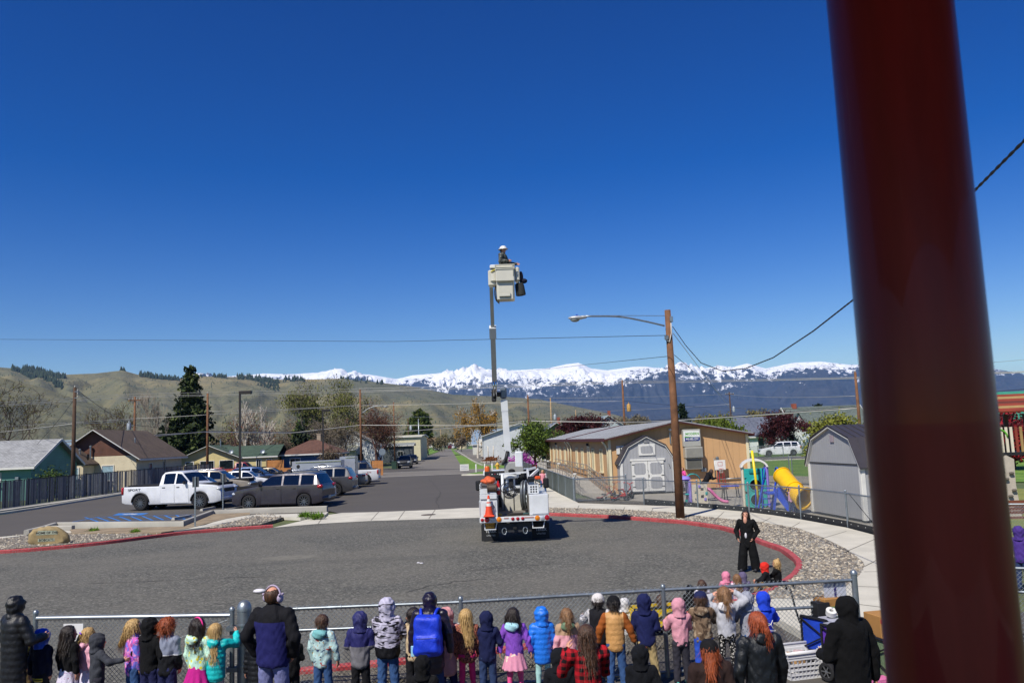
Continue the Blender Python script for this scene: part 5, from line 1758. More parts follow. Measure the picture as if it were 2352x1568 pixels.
row(car('hatchback','dark navy hatchback nose between the two rows','cross',4.1,1.76,1.5,0.32,2.55,paint('navy paint','#171c2c'),group=LOT),584,58.0,HR+PI,1.08,4.1)
row(car('pickup_truck','red pickup beyond the cedar fence by the yellow house','pickup',5.5,1.95,1.85,0.39,3.4,paint('red paint','#8c1219'),group='cars along the streets'),612,104.0,HR,1.1,5.5)
row(car('sedan','red car partly hidden by the red pickup','sedan',4.5,1.8,1.40,0.31,2.7,paint('red paint','#8c1219'),group='cars along the streets',dark_rims=False),548,108.0,HR,1.0,4.5)
HS=math.atan2(SD.y,SD.x)
p=G(925,1076)
at_place(car('pickup_truck','dark pickup parked facing the lot at the left kerb of the street','pickup',5.3,1.9,1.80,0.39,3.3,paint('dark blue grey paint','#1f232b'),group='cars along the streets'),p.x,p.y+2.6,HS+PI,1.0)
p=G(942,1066)
at_place(car('sedan','dark sedan parked behind the dark pickup on the street','sedan',4.6,1.8,1.45,0.32,2.7,paint('dark navy paint','#12151f'),group='cars along the streets'),p.x,p.y+2.4,HS+PI,1.1)
p=G(1004,1035.5)
at_place(car('pickup_truck','distant dark pickup standing far down the street','pickup',5.3,1.9,1.8,0.39,3.3,paint('dark navy paint','#12151f'),group='cars along the streets'),p.x,p.y,HS+PI,1.0)
for u,nm,lb,pc,hh in((1041,'suv','distant red SUV at the end of the street','#6a1218',HR),(1049,'suv','distant white SUV at the end of the street','#c9cbd0',HR+.4)):
 p=G(u,1030.2)
 at_place(car('suv',lb,'suv',4.8,1.9,1.8,0.37,2.8,paint(lb[:14]+' paint',pc),group='cars along the streets'),p.x,p.y+(6 if u>1045 else 0),hh,1.15)
t=car('suv','white seven-seat wagon driving past the white house on the side street','suv',4.89,1.84,1.72,0.36,2.89,paint('bright white paint','#dcdde0'),group='cars along the streets',spokes=10)
at_wheels(t,4.89,2.89,1.84,(1818,1046.3),(1772,1048.0),scale=1.08)
p=G(944,1060)
for u,v,kd,nm,lb,pc in((858,1058,'sedan','sedan','old teal sedan parked under the bare maple','#3d6b6c'),(862,1054,'pickup','pickup_truck','tan pickup parked behind the teal sedan','#8d7458'),(1222,1047,'sedan','sedan','dark red car in the drive of the white house','#7a1422')):
 p=G(u,v)
 at_place(car(nm,lb,kd,4.8,1.85,1.5 if kd=='sedan' else 1.8,0.34,2.9,paint(lb[:12]+' paint',pc),group='cars along the streets',dark_rims=False),p.x,p.y,HR+0.3,1.0)
def trailer(label,u0,u1,d,htop,vnose):
 a,b=AtY(u0,1100,d),AtY(u1,1100,d)
 Lx=(b-a).length
 root=thing('cargo_trailer',label,'trailer',((a.x+b.x)/2,d+1.0,0),HR,'enclosed trailers in the lot')
 al=M('aluminium trailer skin','#a8acb4',0.35,0.35,var=0.1,vscale=1.2,bmp=0.05,bscale=2.0,bdist=0.05)
 Wd=2.0
 poly=[(-Lx/2+(0.5 if vnose else 0),-Wd/2),(Lx/2,-Wd/2),(Lx/2,Wd/2),(-Lx/2+(.5 if vnose else 0),Wd/2)]+([(-Lx/2,0)]if vnose else[])
 MB().prism(poly,0.55,htop-0.08).build('box',al,root)
 MB().prism([(x*1.0,y*.97)for x,y in poly],htop-0.078,htop).build('roof',al,root)
 MB().beam((-Lx/2+.5,-Wd/2-.012,htop-.09),(Lx/2,-Wd/2-.012,htop-.09),.05,.07).beam((-Lx/2+.5,-Wd/2-.012,.58),(Lx/2,-Wd/2-.012,.58),.05,.08).build('trim_rail',chrome_m,root)
 ty,rm=wheel_meshes(0.34,0.2,False)
 for x in((0.35,1.15)if Lx>3.5 else(0.1,)):
  for sd in(-1,1):
   w_=obj('wheel',ty,root,(x,sd*(Wd/2+.08),.34))
   w_.rotation_euler=(0,0,0 if sd<0 else PI)
   obj('rim',rm,w_)
 MB().beam((-Lx/2-1.1,0,.5),(-Lx/2+.6,.5,.5),.08).beam((-Lx/2-1.1,0,.5),(-Lx/2+.6,-.5,.5),.08).build('drawbar',trim_m,root)
 for z in(0.9,1.5,2.1):
  MB().box((Lx/2+.01,-Wd/2+.10,z),(.03,.05,.12)).build('hinge',trim_m,root)
 return root,Lx
tr1,lx=trailer('silver enclosed cargo trailer with a mountain logo on its side',664,781,67.0,2.42,True)
mb=MB()
mb.tube([(lx*.14+math.cos(a)*.42,-1.008,1.72+math.sin(a)*.42)for a in np.linspace(0.15,PI-.15,12)],0.02,4)
mb.tube([(lx*.14-.35,-1.008,1.74),(lx*.14-.12,-1.008,2.0),(lx*.14,-1.008,1.86),(lx*.14+.14,-1.008,2.04),(lx*.14+.38,-1.008,1.74)],0.025,4)
mb.build('logo',trim_m,tr1)
MB().ell((-lx*.33,-1.01,2.02),(.14,.02,.16),8,6).build('badge',trim_m,tr1,3.2)
trailer('taller plain silver cargo trailer behind the logo trailer',779,814,70.0,2.62,False)
# === buildings
def m_siding(name,col,step=0.2,vert=False,groove=0.06,var=0.1):
 if name in MATS:
  return MATS[name]
 m,nt,b=newmat(name)
 o=coords(nt)
 s=nd(nt,'ShaderNodeSeparateXYZ')
 nt.links.new(o,s.inputs[0])
 if vert:
  c=math_(nt,'ADD',s.outputs[0],s.outputs[1])
 else:
  c=s.outputs[2]
 fr=math_(nt,'FRACT',math_(nt,'DIVIDE',c,step))
 g=math_(nt,'GREATER_THAN',fr,1-groove)
 col=lin(col)
 n=noise(nt,o,1.3,5)
 base=ramp(nt,n,[(0.3,tuple(x*(1-var)for x in col)),(0.7,tuple(min(1,x*(1+var))for x in col))])
 setc(nt,b,mixc(nt,math_(nt,'MULTIPLY',g,0.4),base,tuple(x*0.45 for x in col)))
 b.inputs['Roughness'].default_value=0.7
 bump(nt,b,fr if not vert else math_(nt,'SUBTRACT',1.0,g),0.6,0.02)
 return m
def m_shingle(name,col,sx=0.3,sz=0.14):
 if name in MATS:
  return MATS[name]
 m,nt,b=newmat(name)
 br=nd(nt,'ShaderNodeTexBrick')
 br.inputs['Scale'].default_value=1.0
 br.inputs['Mortar Size'].default_value=0.012
 br.inputs['Brick Width'].default_value=sx
 br.inputs['Row Height'].default_value=sz
 c=lin(col)
 br.inputs['Color1'].default_value=c4(tuple(x*0.75 for x in c))
 br.inputs['Color2'].default_value=c4(tuple(x*1.25 for x in c))
 br.inputs['Mortar'].default_value=c4(tuple(x*0.4 for x in c))
 o=coords(nt)
 nt.links.new(o,br.inputs['Vector'])
 n=noise(nt,o,0.8,5)
 setc(nt,b,mixc(nt,ramp(nt,n,[(0.4,0.0),(0.7,0.5)]),br.outputs[0],tuple(x*1.3 for x in c)))
 b.inputs['Roughness'].default_value=0.95
 bump(nt,b,br.outputs['Fac'],0.3,0.02)
 return m
white_trim_m=M('white trim paint','#cfcec8',0.6,var=0.06)
FR=Matrix(((SN.x,SD.x,0,0),(SN.y,SD.y,0,0),(0,0,1,0),(0,0,0,1)))
def at_frame(x,y):
 return(x,y,0)
def pane(root,c,w,h,facing,frame_m,glass=None,mull=1,depth=0.06,sill=True):
 T=Matrix.Translation(Vector(c))@Matrix.Rotation({'front':0,'left':-PI/2,'right':PI/2}[facing],4,'Z')
 f=MB()
 t=0.07
 f.box((0,-depth/2,h/2-t/2),(w,depth,t),tr=T)
 f.box((0,-depth/2,-h/2+t/2),(w,depth,t),tr=T)
 for s in(-1,1):
  f.box((s*(w/2-t/2),-depth/2,0),(t,depth,h-2*t),tr=T)
 win=f.build('window',frame_m,root)
 MB().box((0,-0.012,0),(w-2*t,0.02,h-2*t),tr=T).build('glass',glass or house_glass_m,win)
 for k in range(mull):
  x=-w/2+w*(k+1)/(mull+1)
  MB().box((x,-depth*.4,0),(0.04,0.03,h-2*t-.004),tr=T).build('mullion',frame_m,win)
 if sill:
  MB().box((0,-depth/2-.03,-h/2-.03),(w+.12,depth+.08,.05),tr=T).build('sill',frame_m,win)
 return win
def door_(root,c,w,h,facing,mat,frame_m,knob=True):
 T=Matrix.Translation(Vector(c))@Matrix.Rotation({'front':0,'left':-PI/2,'right':PI/2}[facing],4,'Z')
 d=MB().box((0,-.02,h/2),(w,.05,h),tr=T).build('door',mat,root)
 f=MB()
 for s in(-1,1):
  f.box((s*(w/2+.05),-.03,h/2),(.1,.08,h),tr=T)
 f.box((0,-.03,h+.05),(w+.2,.08,.1),tr=T)
 f.build('door_frame',frame_m,d)
 if knob:
  MB().ell((w*.38,-.08,h*.47),.04,8,6,tr=T).build('handle',chrome_m,d)
 return d
def gable_house(name,label,loc,rz,w,dpt,zeave,zridge,wall_m,roof_m,trim=None,over=0.45,ridge_along='y',hip=0.0,gable_m=None,group=None,cat='house'):
 root=thing(name,label,cat,loc,rz,group)
 trim=trim or white_trim_m
 mb=MB()
 zr=zridge-0.12
 if ridge_along=='y' and not hip:
  poly=[(-w/2,-.3),(w/2,-.3),(w/2,zeave),(0,zr),(-w/2,zeave)]
  vs=[(x,0,z)for x,z in poly]+[(x,dpt,z)for x,z in poly]
  mb.add(vs,[(0,1,2,4),(9,7,6,5),(1,6,7,2),(0,4,9,5)],0)
  mb.add(vs,[(2,3,4),(7,9,8)],1)
 elif hip:
  mb.box((0,dpt/2,zeave/2-.15),(w,dpt,zeave+.3))
 else:
  poly=[(0,-.3),(dpt,-.3),(dpt,zeave),(dpt/2,zr),(0,zeave)]
  vs=[(-w/2,y,z)for y,z in poly]+[(w/2,y,z)for y,z in poly]
  mb.add(vs,[(0,1,2,4),(9,7,6,5),(1,6,7,2),(0,4,9,5)],0)
  mb.add(vs,[(2,3,4),(7,9,8)],1)
 mb.build('wall',[wall_m,gable_m or wall_m],root)
 th=0.14
 R_=MB()
 F_=MB()
 if hip:
  a=over
  rr=hip
  base=[(-w/2-a,-a),(w/2+a,-a),(w/2+a,dpt+a),(-w/2-a,dpt+a)]
  z0=zeave-.05
  rid=[(-w/2+rr,dpt/2),(w/2-rr,dpt/2)]
  vs=[(x,y,z0)for x,y in base]+[(x,y,zridge)for x,y in rid]
  R_.add(vs,[(0,1,5,4),(1,2,5),(2,3,4,5),(3,0,4)])
  F_.prism(base,z0-.18,z0-.002)
 else:
  if ridge_along=='y':
   k=(zridge-zeave)/(w/2)
   for s in(-1,1):
    xo=s*(w/2+over)
    zo=zeave-over*k
    vs=[(xo,-over,zo),(0,-over,zridge),(0,dpt+over,zridge),(xo,dpt+over,zo)]
    vs2=[(x,y,z-th)for x,y,z in vs]
    q=[(0,1,2,3),(7,6,5,4),(0,4,5,1),(2,6,7,3),(3,7,4,0)]
    R_.add(vs+vs2,q if s<0 else[f[::-1]for f in q])
    F_.beam((xo,-over-.03,zo-th*.5),(0,-over-.03,zridge-th*.5),.05,.22,up=(0,1,0))
    F_.beam((xo+s*.02,-over-.05,zo-th*.8),(xo+s*.02,dpt+over,zo-th*.8),.05,.16)
  else:
   k=(zridge-zeave)/(dpt/2)
   for s,y0 in((-1,-over),(1,dpt+over)):
    zo=zeave-over*k
    vs=[(-w/2-over,y0,zo),(w/2+over,y0,zo),(w/2+over,dpt/2,zridge),(-w/2-over,dpt/2,zridge)]
    vs2=[(x,y,z-th)for x,y,z in vs]
    q=[(0,1,2,3),(7,6,5,4),(0,4,5,1),(1,5,6,2),(3,7,4,0)]
    R_.add(vs+vs2,q if s<0 else[f[::-1]for f in q])
    F_.beam((-w/2-over,y0-.02*(1 if s<0 else-1),zo-th*.7),(w/2+over,y0-.02,zo-th*.7),.05,.18)
    for sx in(-1,1):
     F_.beam((sx*(w/2+over+.03),y0,zo-th*.5),(sx*(w/2+over+.03),dpt/2,zridge-th*.5),.05,.22)
 rf=R_.build('roof',roof_m,root)
 F_.build('fascia',trim,rf)
 return root,rf
def vent(rf,x,y,z,h=0.5,r=0.07,capr=0.12):
 MB().lathe([(r,z-.3),(r,z+h),(capr,z+h),(capr,z+h+.08),(0.01,z+h+.16)],10,tr=Matrix.Translation((x,y,0))).build('vent_pipe',galv_m,rf,0.7)
SR=STREET_A*-1.0
p=AtY(-40,1060,74)
h1,rf=gable_house('house','teal lap-sided house with a pale grey shingle roof at the far left',(p.x-1.2,72,0),SR,13.0,8.5,3.05,5.2,m_siding('teal siding','#5f8f83',0.2),m_shingle('pale grey shingle','#8a8b8c'),ridge_along='x',over=0.5)
pane(h1,(3.7,0,1.75),0.62,1.25,'front',white_trim_m)
door_(h1,(1.9,0,0.4),0.95,2.0,'front',M('dark door','#2c3a3b',0.5),white_trim_m)
aw=MB()
for k in range(8):
 a0=k/8*1.25
 aw.box((1.05+k*.2,-.35,2.62-.10*abs(k-3.5)/3.5),(.19,.9,.03))
aw.build('awning',white_trim_m,h1)
MB().rbox((5.4,-.12,1.7),(.3,.22,.5),.02).build('meter_box',galv_m,h1)
vent(rf,-1.0,2.5,4.3,.3)
p=AtY(218,1060,85)
brown_m=m_siding('brown gable boards','#5d3b2c',0.28,var=0.3)
cream_m=m_siding('cream siding','#cfc3a6',0.22)
h2,rf=gable_house('house','cream sided house with brown gables, white bargeboards and dark brown roof',(p.x,85,0),SR,7.0,11.5,2.95,5.35,cream_m,m_shingle('dark brown shingle','#5b4d42'),gable_m=brown_m,over=0.45)
MB().add([(-1.6,-.02,1.1)],[]).build('porch_base',cream_m,h2)if False else None
h2.scale=(1.18,1.18,1.16)
an=MB()
poly=[(-3.25,-.3),(-.0,-.3),(-.0,2.6),(-1.62,3.75),(-3.25,2.6)]
vs=[(x,-2.2,z)for x,z in poly]+[(x,0.0,z)for x,z in poly]
an.add(vs,[(0,1,2,4),(1,6,7,2),(0,4,9,5)],0)
an.add(vs,[(2,3,4)],1)
an.build('annex',[cream_m,brown_m],h2)
ar,af=MB(),MB()
for s,x in((-1,-3.25-.35),(1,.35)):
 zz=2.6-.35*.7
 vs=[(x,-2.6,zz),(-1.62,-2.6,3.95),(-1.62,0.6,3.95),(x,0.6,zz)]
 q=[(0,1,2,3),(7,6,5,4),(0,4,5,1),(3,7,4,0)]
 ar.add(vs+[(a,b,c-.12)for a,b,c in vs],q if s<0 else[f[::-1]for f in q])
 af.beam((x,-2.63,zz-.05),(-1.62,-2.63,3.90),.05,.2,up=(0,1,0))
arf=ar.build('annex_roof',m_shingle('dark brown shingle','#5b4d42'),h2)
af.build('fascia',white_trim_m,arf)
pane(h2,(-1.45,-2.2,1.45),2.3,1.3,'front',white_trim_m,M('pale curtain glass','#8fa9b5',0.15,var=0.25,vscale=6),mull=2)
pane(h2,(-1.62,-2.2,3.05),0.75,0.7,'front',M('brown trim','#7a6048',0.6),M('louvre brown','#4d3226',0.7),mull=0,sill=False)
pane(h2,(1.1,0,1.5),1.05,1.35,'front',white_trim_m,M('pale curtain glass','#8fa9b5'),mull=0)
pane(h2,(3.5,3.2,1.7),0.8,1.0,'right',white_trim_m)
pane(h2,(3.5,6.6,1.9),0.7,1.2,'right',white_trim_m)
vent(arf,-0.75,-1.2,3.0,.55)
vent(arf,-0.3,-.2,2.9,.9)
vent(rf,1.8,4.0,3.9,.5,.06,.06)
MB().ell((0.25,-1.9,2.95),(.05,.28,.28),12,8).build('dish',trim_m,h2,3.2)
for(u,d,w,dp,ze,zr,col,lb)in((118,92,5,6,2.4,4.0,'#6d6f70','small grey shed roof between the teal and cream houses'),(140,100,12,8,3.4,5.6,'#7f95a3','metal roofed garage behind the cream house')):
 p=AtY(u,1060,d)
 gable_house('shed',lb,(p.x,d,0),SR+.1,w,dp,ze,zr,M('dark shed wall '+lb[:6],'#4a4640',0.8),M('shed roof '+lb[:6],col,0.5,0.3),over=0.3,ridge_along='x' if w>6 else 'y',cat='shed')
p=AtY(481,1060,112)
yel_m=m_siding('pale yellow siding','#c8b983',0.22)
h3,rf=gable_house('house','pale yellow house with a green roof and two wide white windows',(p.x,112,0),SR,7.6,9.0,2.75,4.35,yel_m,m_shingle('green shingle','#3b4d40'),over=0.5)
for x in(-0.3,2.25):
 pane(h3,(x,0,1.55),1.9,1.45,'front',white_trim_m,mull=0)
 MB().box((x,-.035,1.1),(1.75,.03,.05)).build('transom',white_trim_m,h3)
door_(h3,(-2.6,0,0.1),.95,2.05,'front',M('dark door','#2c3a3b'),white_trim_m)
text('house_number','1706',M('dark number paint','#2a2a22',var=0),h3,(-1.62,-.02,1.9),(PI/2,0,0),0.34,0.01)
wing=MB()
wing.box((6.2,4.2,1.25),(4.6,7.4,2.9))
wing.build('wing',yel_m,h3)
wr=MB()
for s,y in((-1,0.2),(1,8.2)):
 vs=[(3.7,y,2.6),(9.0,y,2.6),(9.0,4.2,4.1),(0,4.2,4.1),(0.0,y,2.6)]
 vs2=[(a,b,c-.12)for a,b,c in vs]
 q=[(0,1,2,3),(8,7,6,5),(0,5,6,1),(1,6,7,2)]
 wr.add(vs+vs2,q if s<0 else[f[::-1]for f in q])
wrf=wr.build('wing_roof',m_shingle('green shingle','#3b4d40'),h3)
MB().beam((3.9,.17,2.5),(9.0,.17,2.5),.05,.16).build('fascia',white_trim_m,wrf)
pane(h3,(6.4,.5,1.6),.7,1.2,'front',white_trim_m)
pane(h3,(7.8,.5,1.6),.7,1.2,'front',white_trim_m)
vent(rf,.6,3.0,4.1,.9,.1,.14)
for(x,y,z)in((2.9,-.1,3.35),(6.9,.6,3.2)):
 MB().lathe([(0.001,0),(.2,.03),(.32,.1)],12,tr=Matrix.Translation((x,y,z))@Matrix.Rotation(1.2,4,'X')).tube([(x,y,z-.4),(x,y,z)],.03,6).build('dish',galv_m,h3,3.2)
p=AtY(710,1060,116)
blue_s=m_siding('blue siding','#33587d',0.22)
h4,rf=gable_house('house','blue house with a brown hipped roof behind the trailers',(p.x,116,0),SR,7.6,8.0,2.7,4.55,blue_s,m_shingle('brown shingle','#5d4035'),hip=3.2,over=0.55)
pane(h4,(-1.9,0,1.5),1.5,1.2,'front',white_trim_m)
pane(h4,(2.4,0,1.4),1.0,1.3,'front',white_trim_m)
MB().box((.6,4.6,4.6),(.55,.55,1.5)).box((.6,4.6,5.38),(.65,.65,.1)).build('chimney',M('pale brick','#9a8a78',0.8,var=0.25,vscale=12),rf)
for(u,d,w,dp,ze,zr,wc,rc,lb,al)in((806,140,9,9,3.6,6.2,'#c9cccb','#9a9488','white gabled house with a pale roof behind the bare maple','y'),(760,138,8,7,3.0,4.0,'#c2c1a6','#a3a28c','low cream shed roof beside the white gabled house','x'),(922,172,8,30,5.0,5.4,'#c9c2a0','#b5b19a','tall cream metal workshop at the left of the street','x'),(905,160,7,6,3.3,3.7,'#4a5156','#7f837f','dark grey workshop front by the yellow loader','x'),(640,128,8,6,2.8,3.4,'#aeb0ad','#8d9aa3','pale camper shed between the yellow and blue houses','x')):
 p=AtY(u,1060,d)
 hh,rf=gable_house('house' if d<150 else 'workshop',lb,(p.x,d,0),SR,w,dp,ze,zr,m_siding('wall '+lb[:12],wc,0.25),M('roof '+lb[:12],rc,0.8,var=0.15),over=0.35,ridge_along=al,cat='house' if d<150 else 'workshop')
 pane(hh,(w*.18,0,1.6),1.1,1.1,'front',white_trim_m)
for(u,d,w,dp,ze,zr,wc,rc,lb,al)in((1132,215,10,10,2.9,6.4,'#c9c8bd','#74879a','white house with a blue grey roof right of the street','x'),(1146,190,8,7,2.6,3.9,'#c6bfae','#b9b6aa','low cream house with a picture window right of the street','x'),(1196,150,13,14,4.4,6.4,'#c3c7c8','#a4adb2','big white gabled workshop behind the raised boom','y'),(1282,135,8,8,3.4,6.0,'#5d6b4a','#6d7280','dark green house with a white gable behind the green tree','y'),(1240,96,3,5,2.4,3.0,'#b9b6b0','#77726b','pale sided shed beside the magenta bush','y'),(1402,150,9,9,4.2,7.2,'#a9b3b6','#7f8d92','pale blue gabled house beyond the long portable','y'),(1570,170,12,9,4.0,5.6,'#c2c4c2','#50565a','white house roof beyond the portable ridge','x')):
 p=AtY(u,1060,d)
 hh,rf=gable_house('house' if 'work' not in lb and 'shed' not in lb else('shed' if 'shed' in lb else 'workshop'),lb,(p.x,d,0),SR,w,dp,ze,zr,m_siding('wall '+lb[:14],wc,0.25),M('roof '+lb[:14],rc,0.7,var=0.15),over=0.35,ridge_along=al,cat='house' if 'work' not in lb and 'shed' not in lb else('shed' if 'shed' in lb else 'workshop'))
 pane(hh,(w*.2,0,1.6),1.6 if 'picture' in lb else 0.9,1.2,'front',white_trim_m)
 if 'blue gabled' in lb or 'green house' in lb:
  MB().box((w*.1,4,zr+.2),(.5,.5,1.4)).build('chimney',M('red brick','#8a4a38',0.8),rf)
p=AtY(1745,1030,133)
white_s=m_siding('white siding','#cdd2d4',0.2)
hw1,rf=gable_house('house','white lap-sided bungalow with a small entry hood and blue grey roof',(p.x,131,0),0.05,9.0,8.0,2.75,5.6,white_s,m_shingle('blue grey shingle','#5d6270'),ridge_along='x',over=0.4)
pane(hw1,(-2.6,0,1.45),1.0,1.5,'front',white_trim_m)
pane(hw1,(1.6,0,1.5),1.0,1.5,'front',white_trim_m)
door_(hw1,(-.3,0,0.1),.95,2.05,'front',M('dark door','#2c3a3b'),white_trim_m)
for s in(-1,1):
 MB().add([(-.3,-1.3,3.3),(-.3,.1,3.3),(-.3+s*1.0,.1,2.55),(-.3+s*1.0,-1.3,2.55)],[(0,1,2,3),(3,2,1,0)]).build('entry_hood',m_shingle('blue grey shingle','#5d6270'),hw1)
p=AtY(1905,1030,118)
hw2,rf=gable_house('house','tall white house with a steep dark green grey roof',(p.x+1.0,118,0),0.05,11.0,8.5,3.0,6.6,white_s,m_shingle('green grey shingle','#59625e'),ridge_along='x',over=0.4)
pane(hw2,(-3.0,0,1.6),.9,1.3,'front',white_trim_m)
g_,grf=MB(),MB()
poly=[(-7.2,0),(-4.2,0),(-4.2,3.2),(-5.7,5.6),(-7.2,3.2)]
vs=[(x,-1.2,z)for x,z in poly]+[(x,3,z)for x,z in poly]
g_.add(vs,[(0,1,2,3,4),(1,6,7,2),(0,4,9,5)])
g_.build('front_bay',white_s,hw2)
for s,x in((-1,-7.5),(1,-3.9)):
 vs=[(x,-1.5,2.9),(-5.7,-1.5,5.8),(-5.7,3.4,5.8),(x,3.4,2.9)]
 q=[(0,1,2,3),(7,6,5,4),(0,4,5,1),(3,7,4,0)]
 grf.add(vs+[(a,b,c-.12)for a,b,c in vs],q if s<0 else[f[::-1]for f in q])
grf.build('bay_roof',m_shingle('green grey shingle','#59625e'),hw2)
pane(hw2,(-5.7,-1.2,4.0),.6,.9,'front',white_trim_m)
MB().box((-4.0,4.2,6.6),(.6,.6,1.0)).build('chimney',M('red brick','#8a4a38'),rf)
p=AtY(2330,1000,75)
gable_house('pavilion','pavilion with a green standing-seam roof behind the play tower',(p.x+4,75,0),0.0,12,9,3.0,6.2,M('pavilion wall','#8b8a80',0.8),m_siding('green metal roof','#2f7f68',0.4,True),ridge_along='x',cat='pavilion')
# === long tan portable
PO=Vector((5.65,50.6,0))
PW,PL,PZE,PZR=8.5,39.0,3.42,4.28
tan_m=m_siding('tan grooved panel','#bf976a',0.40,True,0.03,0.05)
maroon_m=M('maroon fascia paint','#4a1d20',0.55,var=0.1)
creamt_m=M('cream trim paint','#d3c9a8',0.6,var=0.06)
por=thing('portable_classroom','long tan portable classroom with maroon fascia and a grey shingle roof','building',PO,SR)
mb=MB()
poly=[(0,-.05),(PW,-.05),(PW,PZE),(PW/2,PZR-.1),(0,PZE)]
vs=[(x,0,z)for x,z in poly]+[(x,PL,z)for x,z in poly]
mb.add(vs,[(0,1,2,3,4),(9,8,7,6,5),(1,6,7,2),(0,4,9,5)])
mb.build('wall',tan_m,por)
mb,fb=MB(),MB()
k=(PZR-PZE)/(PW/2)
for s in(-1,1):
 xo=PW/2+s*(PW/2+.35)
 zo=PZE-.35*k
 vs=[(xo,-.3,zo),(PW/2,-.3,PZR),(PW/2,PL+.3,PZR),(xo,PL+.3,zo)]
 q=[(0,1,2,3),(7,6,5,4),(0,4,5,1),(3,7,4,0)]
 mb.add(vs+[(a,b,c-.06)for a,b,c in vs],q if s<0 else[f[::-1]for f in q])
 fb.beam((xo,-.33,zo-.12),(PW/2,-.33,PZR-.12),.05,.26,up=(0,1,0))
 fb.beam((xo+s*.03,-.33,zo-.10),(xo+s*.03,PL+.3,zo-.10),.06,.2)
prf=mb.build('roof',m_shingle('portable grey shingle','#8e9092',0.3,0.14),por)
fb.build('fascia',maroon_m,prf)
MB().beam((-.36,PL*.48,PZE-.05),(PW/2,PL*.48,PZR+.03),.25,.06).build('roof_seam',maroon_m,prf)
for x in(0,PW):
 MB().box((x,0,PZE/2),(.16,.16,PZE-.3)).build('corner_trim',creamt_m,por)
for y in(0.25,17.8,19.6,38.6):
 MB().tube([(-.36,y,PZE-.25),(-.2,y,PZE-.5),(-.09,y,PZE-.75),(-.09,y,.1)],.07,8).build('downspout',creamt_m,por,3.2)
beige_door=M('beige door paint','#c3b291',0.6,var=0.06)
for y in(3.0,6.4,11.6,14.8,22.5,26.0,31.8,35.4):
 pane(por,(0,y,1.95),1.0,1.45,'left',creamt_m,mull=1,depth=.07)
for y in(8.4,29.0):
 door_(por,(0,y,.62),1.0,2.1,'left',beige_door,creamt_m)
 MB().rbox((-.12,y,2.95),(.14,.3,.18),.03).build('wall_lamp',trim_m,por)
sgn=thing('building_sign','white sign with a black letter B on the portable corner','sign',PO+FR.to_3x3()@Vector((0.72,-.02,2.62)),SR)
MB().box((0,-.03,0),(.62,.03,.5)).build('panel',white_trim_m,sgn)
text('lettering','B',M('black paint','#0b0b0c',var=0),sgn,(0,-.05,0),(PI/2,0,0),0.46,0.003,bold=0.004)
ac=thing('heat_pump','tall grey wall-mounted heat pump with a louvred grille on the tan end wall','heat pump',PO+FR.to_3x3()@Vector((5.0,-.02,0)),SR)
acm=M('pale grey steel','#a9a89f',0.5,0.2,var=0.06)
MB().rbox((0,-.2,3.17),(1.08,.4,1.05),.03).build('upper_case',acm,ac,0.6)
MB().rbox((.04,-.27,2.30),(1.08,.54,.66),.03).build('grille_case',acm,ac,0.6)
for kx in range(16):
 MB().box((.04-.46+kx*.061,-.555,2.30),(.026,.03,.54)).build('louvre',M('louvre grey','#8b8a82',0.6),ac)
MB().rbox((.04,-.2,1.62),(1.02,.4,.66),.03).build('lower_case',acm,ac,0.6)
MB().box((.04,-.405,1.62),(.9,.01,.54)).build('filter_panel',M('dark filter mesh','#55554f',0.9),ac)
lab=MB().box((-.02,-.405,3.30),(.98,.008,.62)).build('label',M('white vinyl','#d8dad6',0.4,var=0.03),ac)
MB().add([(-.45,-.412,3.22),(.47,-.412,3.22),(.47,-.412,3.02),(.36,-.412,2.99),(-.45,-.412,2.99)],[(4,3,2,1,0)]).build('label_band',M('navy vinyl','#1c2f74',0.4,var=0.03),lab)
MB().add([(-.45,-.414,3.22),(.1,-.414,3.22),(-.45,-.414,3.29)],[(0,1,2)]).build('label_swoosh',M('green vinyl','#5aa03a',0.4,var=0.03),lab)
text('lettering','MODERN',M('green vinyl','#5aa03a'),lab,(.02,-.414,3.42),(PI/2,0,0),0.2,0.002,bold=0.004)
text('lettering','800-682-1422',M('white vinyl','#d8dad6'),lab,(0,-.417,3.12),(PI/2,0,0),0.135,0.002,bold=0.003)
text('lettering','ModernBuildings.com',M('white vinyl','#d8dad6'),lab,(0,-.417,3.03),(PI/2,0,0),0.06,0.002)
ew=thing('electric_meter','grey electric meter and conduit on the tan end wall','meter',PO+FR.to_3x3()@Vector((6.55,-.02,0)),SR)
MB().rbox((0,-.10,1.78),(.20,.18,.42),.05).build('meter_box',galv_m,ew,0.7)
MB().tube([(0,-.07,1.55),(0,-.07,.45)],.06,8).build('conduit',galv_m,ew,3.2)
MB().tube([(-.18,-.05,1.9),(-.18,-.05,.8),(-.05,-.05,.7)],.025,6).build('small_pipe',galv_m,ew,3.2)
MB().tube([(.1,-.06,.62),(2.0,-.06,.66)],.035,8).build('pipe',galv_m,ew,3.2)
for x in(-.95,-.78):
 MB().rbox((x,-.07,1.22),(.16,.12,.22),.02).build('junction_box',galv_m,ew)
fl_=thing('flood_lamp','small round flood lamp high on the tan end wall','lamp',PO+FR.to_3x3()@Vector((3.75,-.02,3.72)),SR)
MB().ell((0,-.1,0),(.09,.11,.09),10,8).build('head',white_trim_m,fl_,3.2)
MB().tube([(0,-.03,-.15),(0,-.03,-.85)],.04,6).build('conduit',galv_m,fl_)
rampm=M('ramp decking','#a39d92',0.8,var=0.15,vscale=2)
railm=M('ramp rail paint','#8d8880',0.5,0.3,var=0.1)
ramp_t=thing('access_ramp','long access ramp with grey pipe railings along the tan portable','ramp',PO,SR)
z_at=lambda y:0.02+(min(max(y-1.0,0),7.4))/7.4*0.58
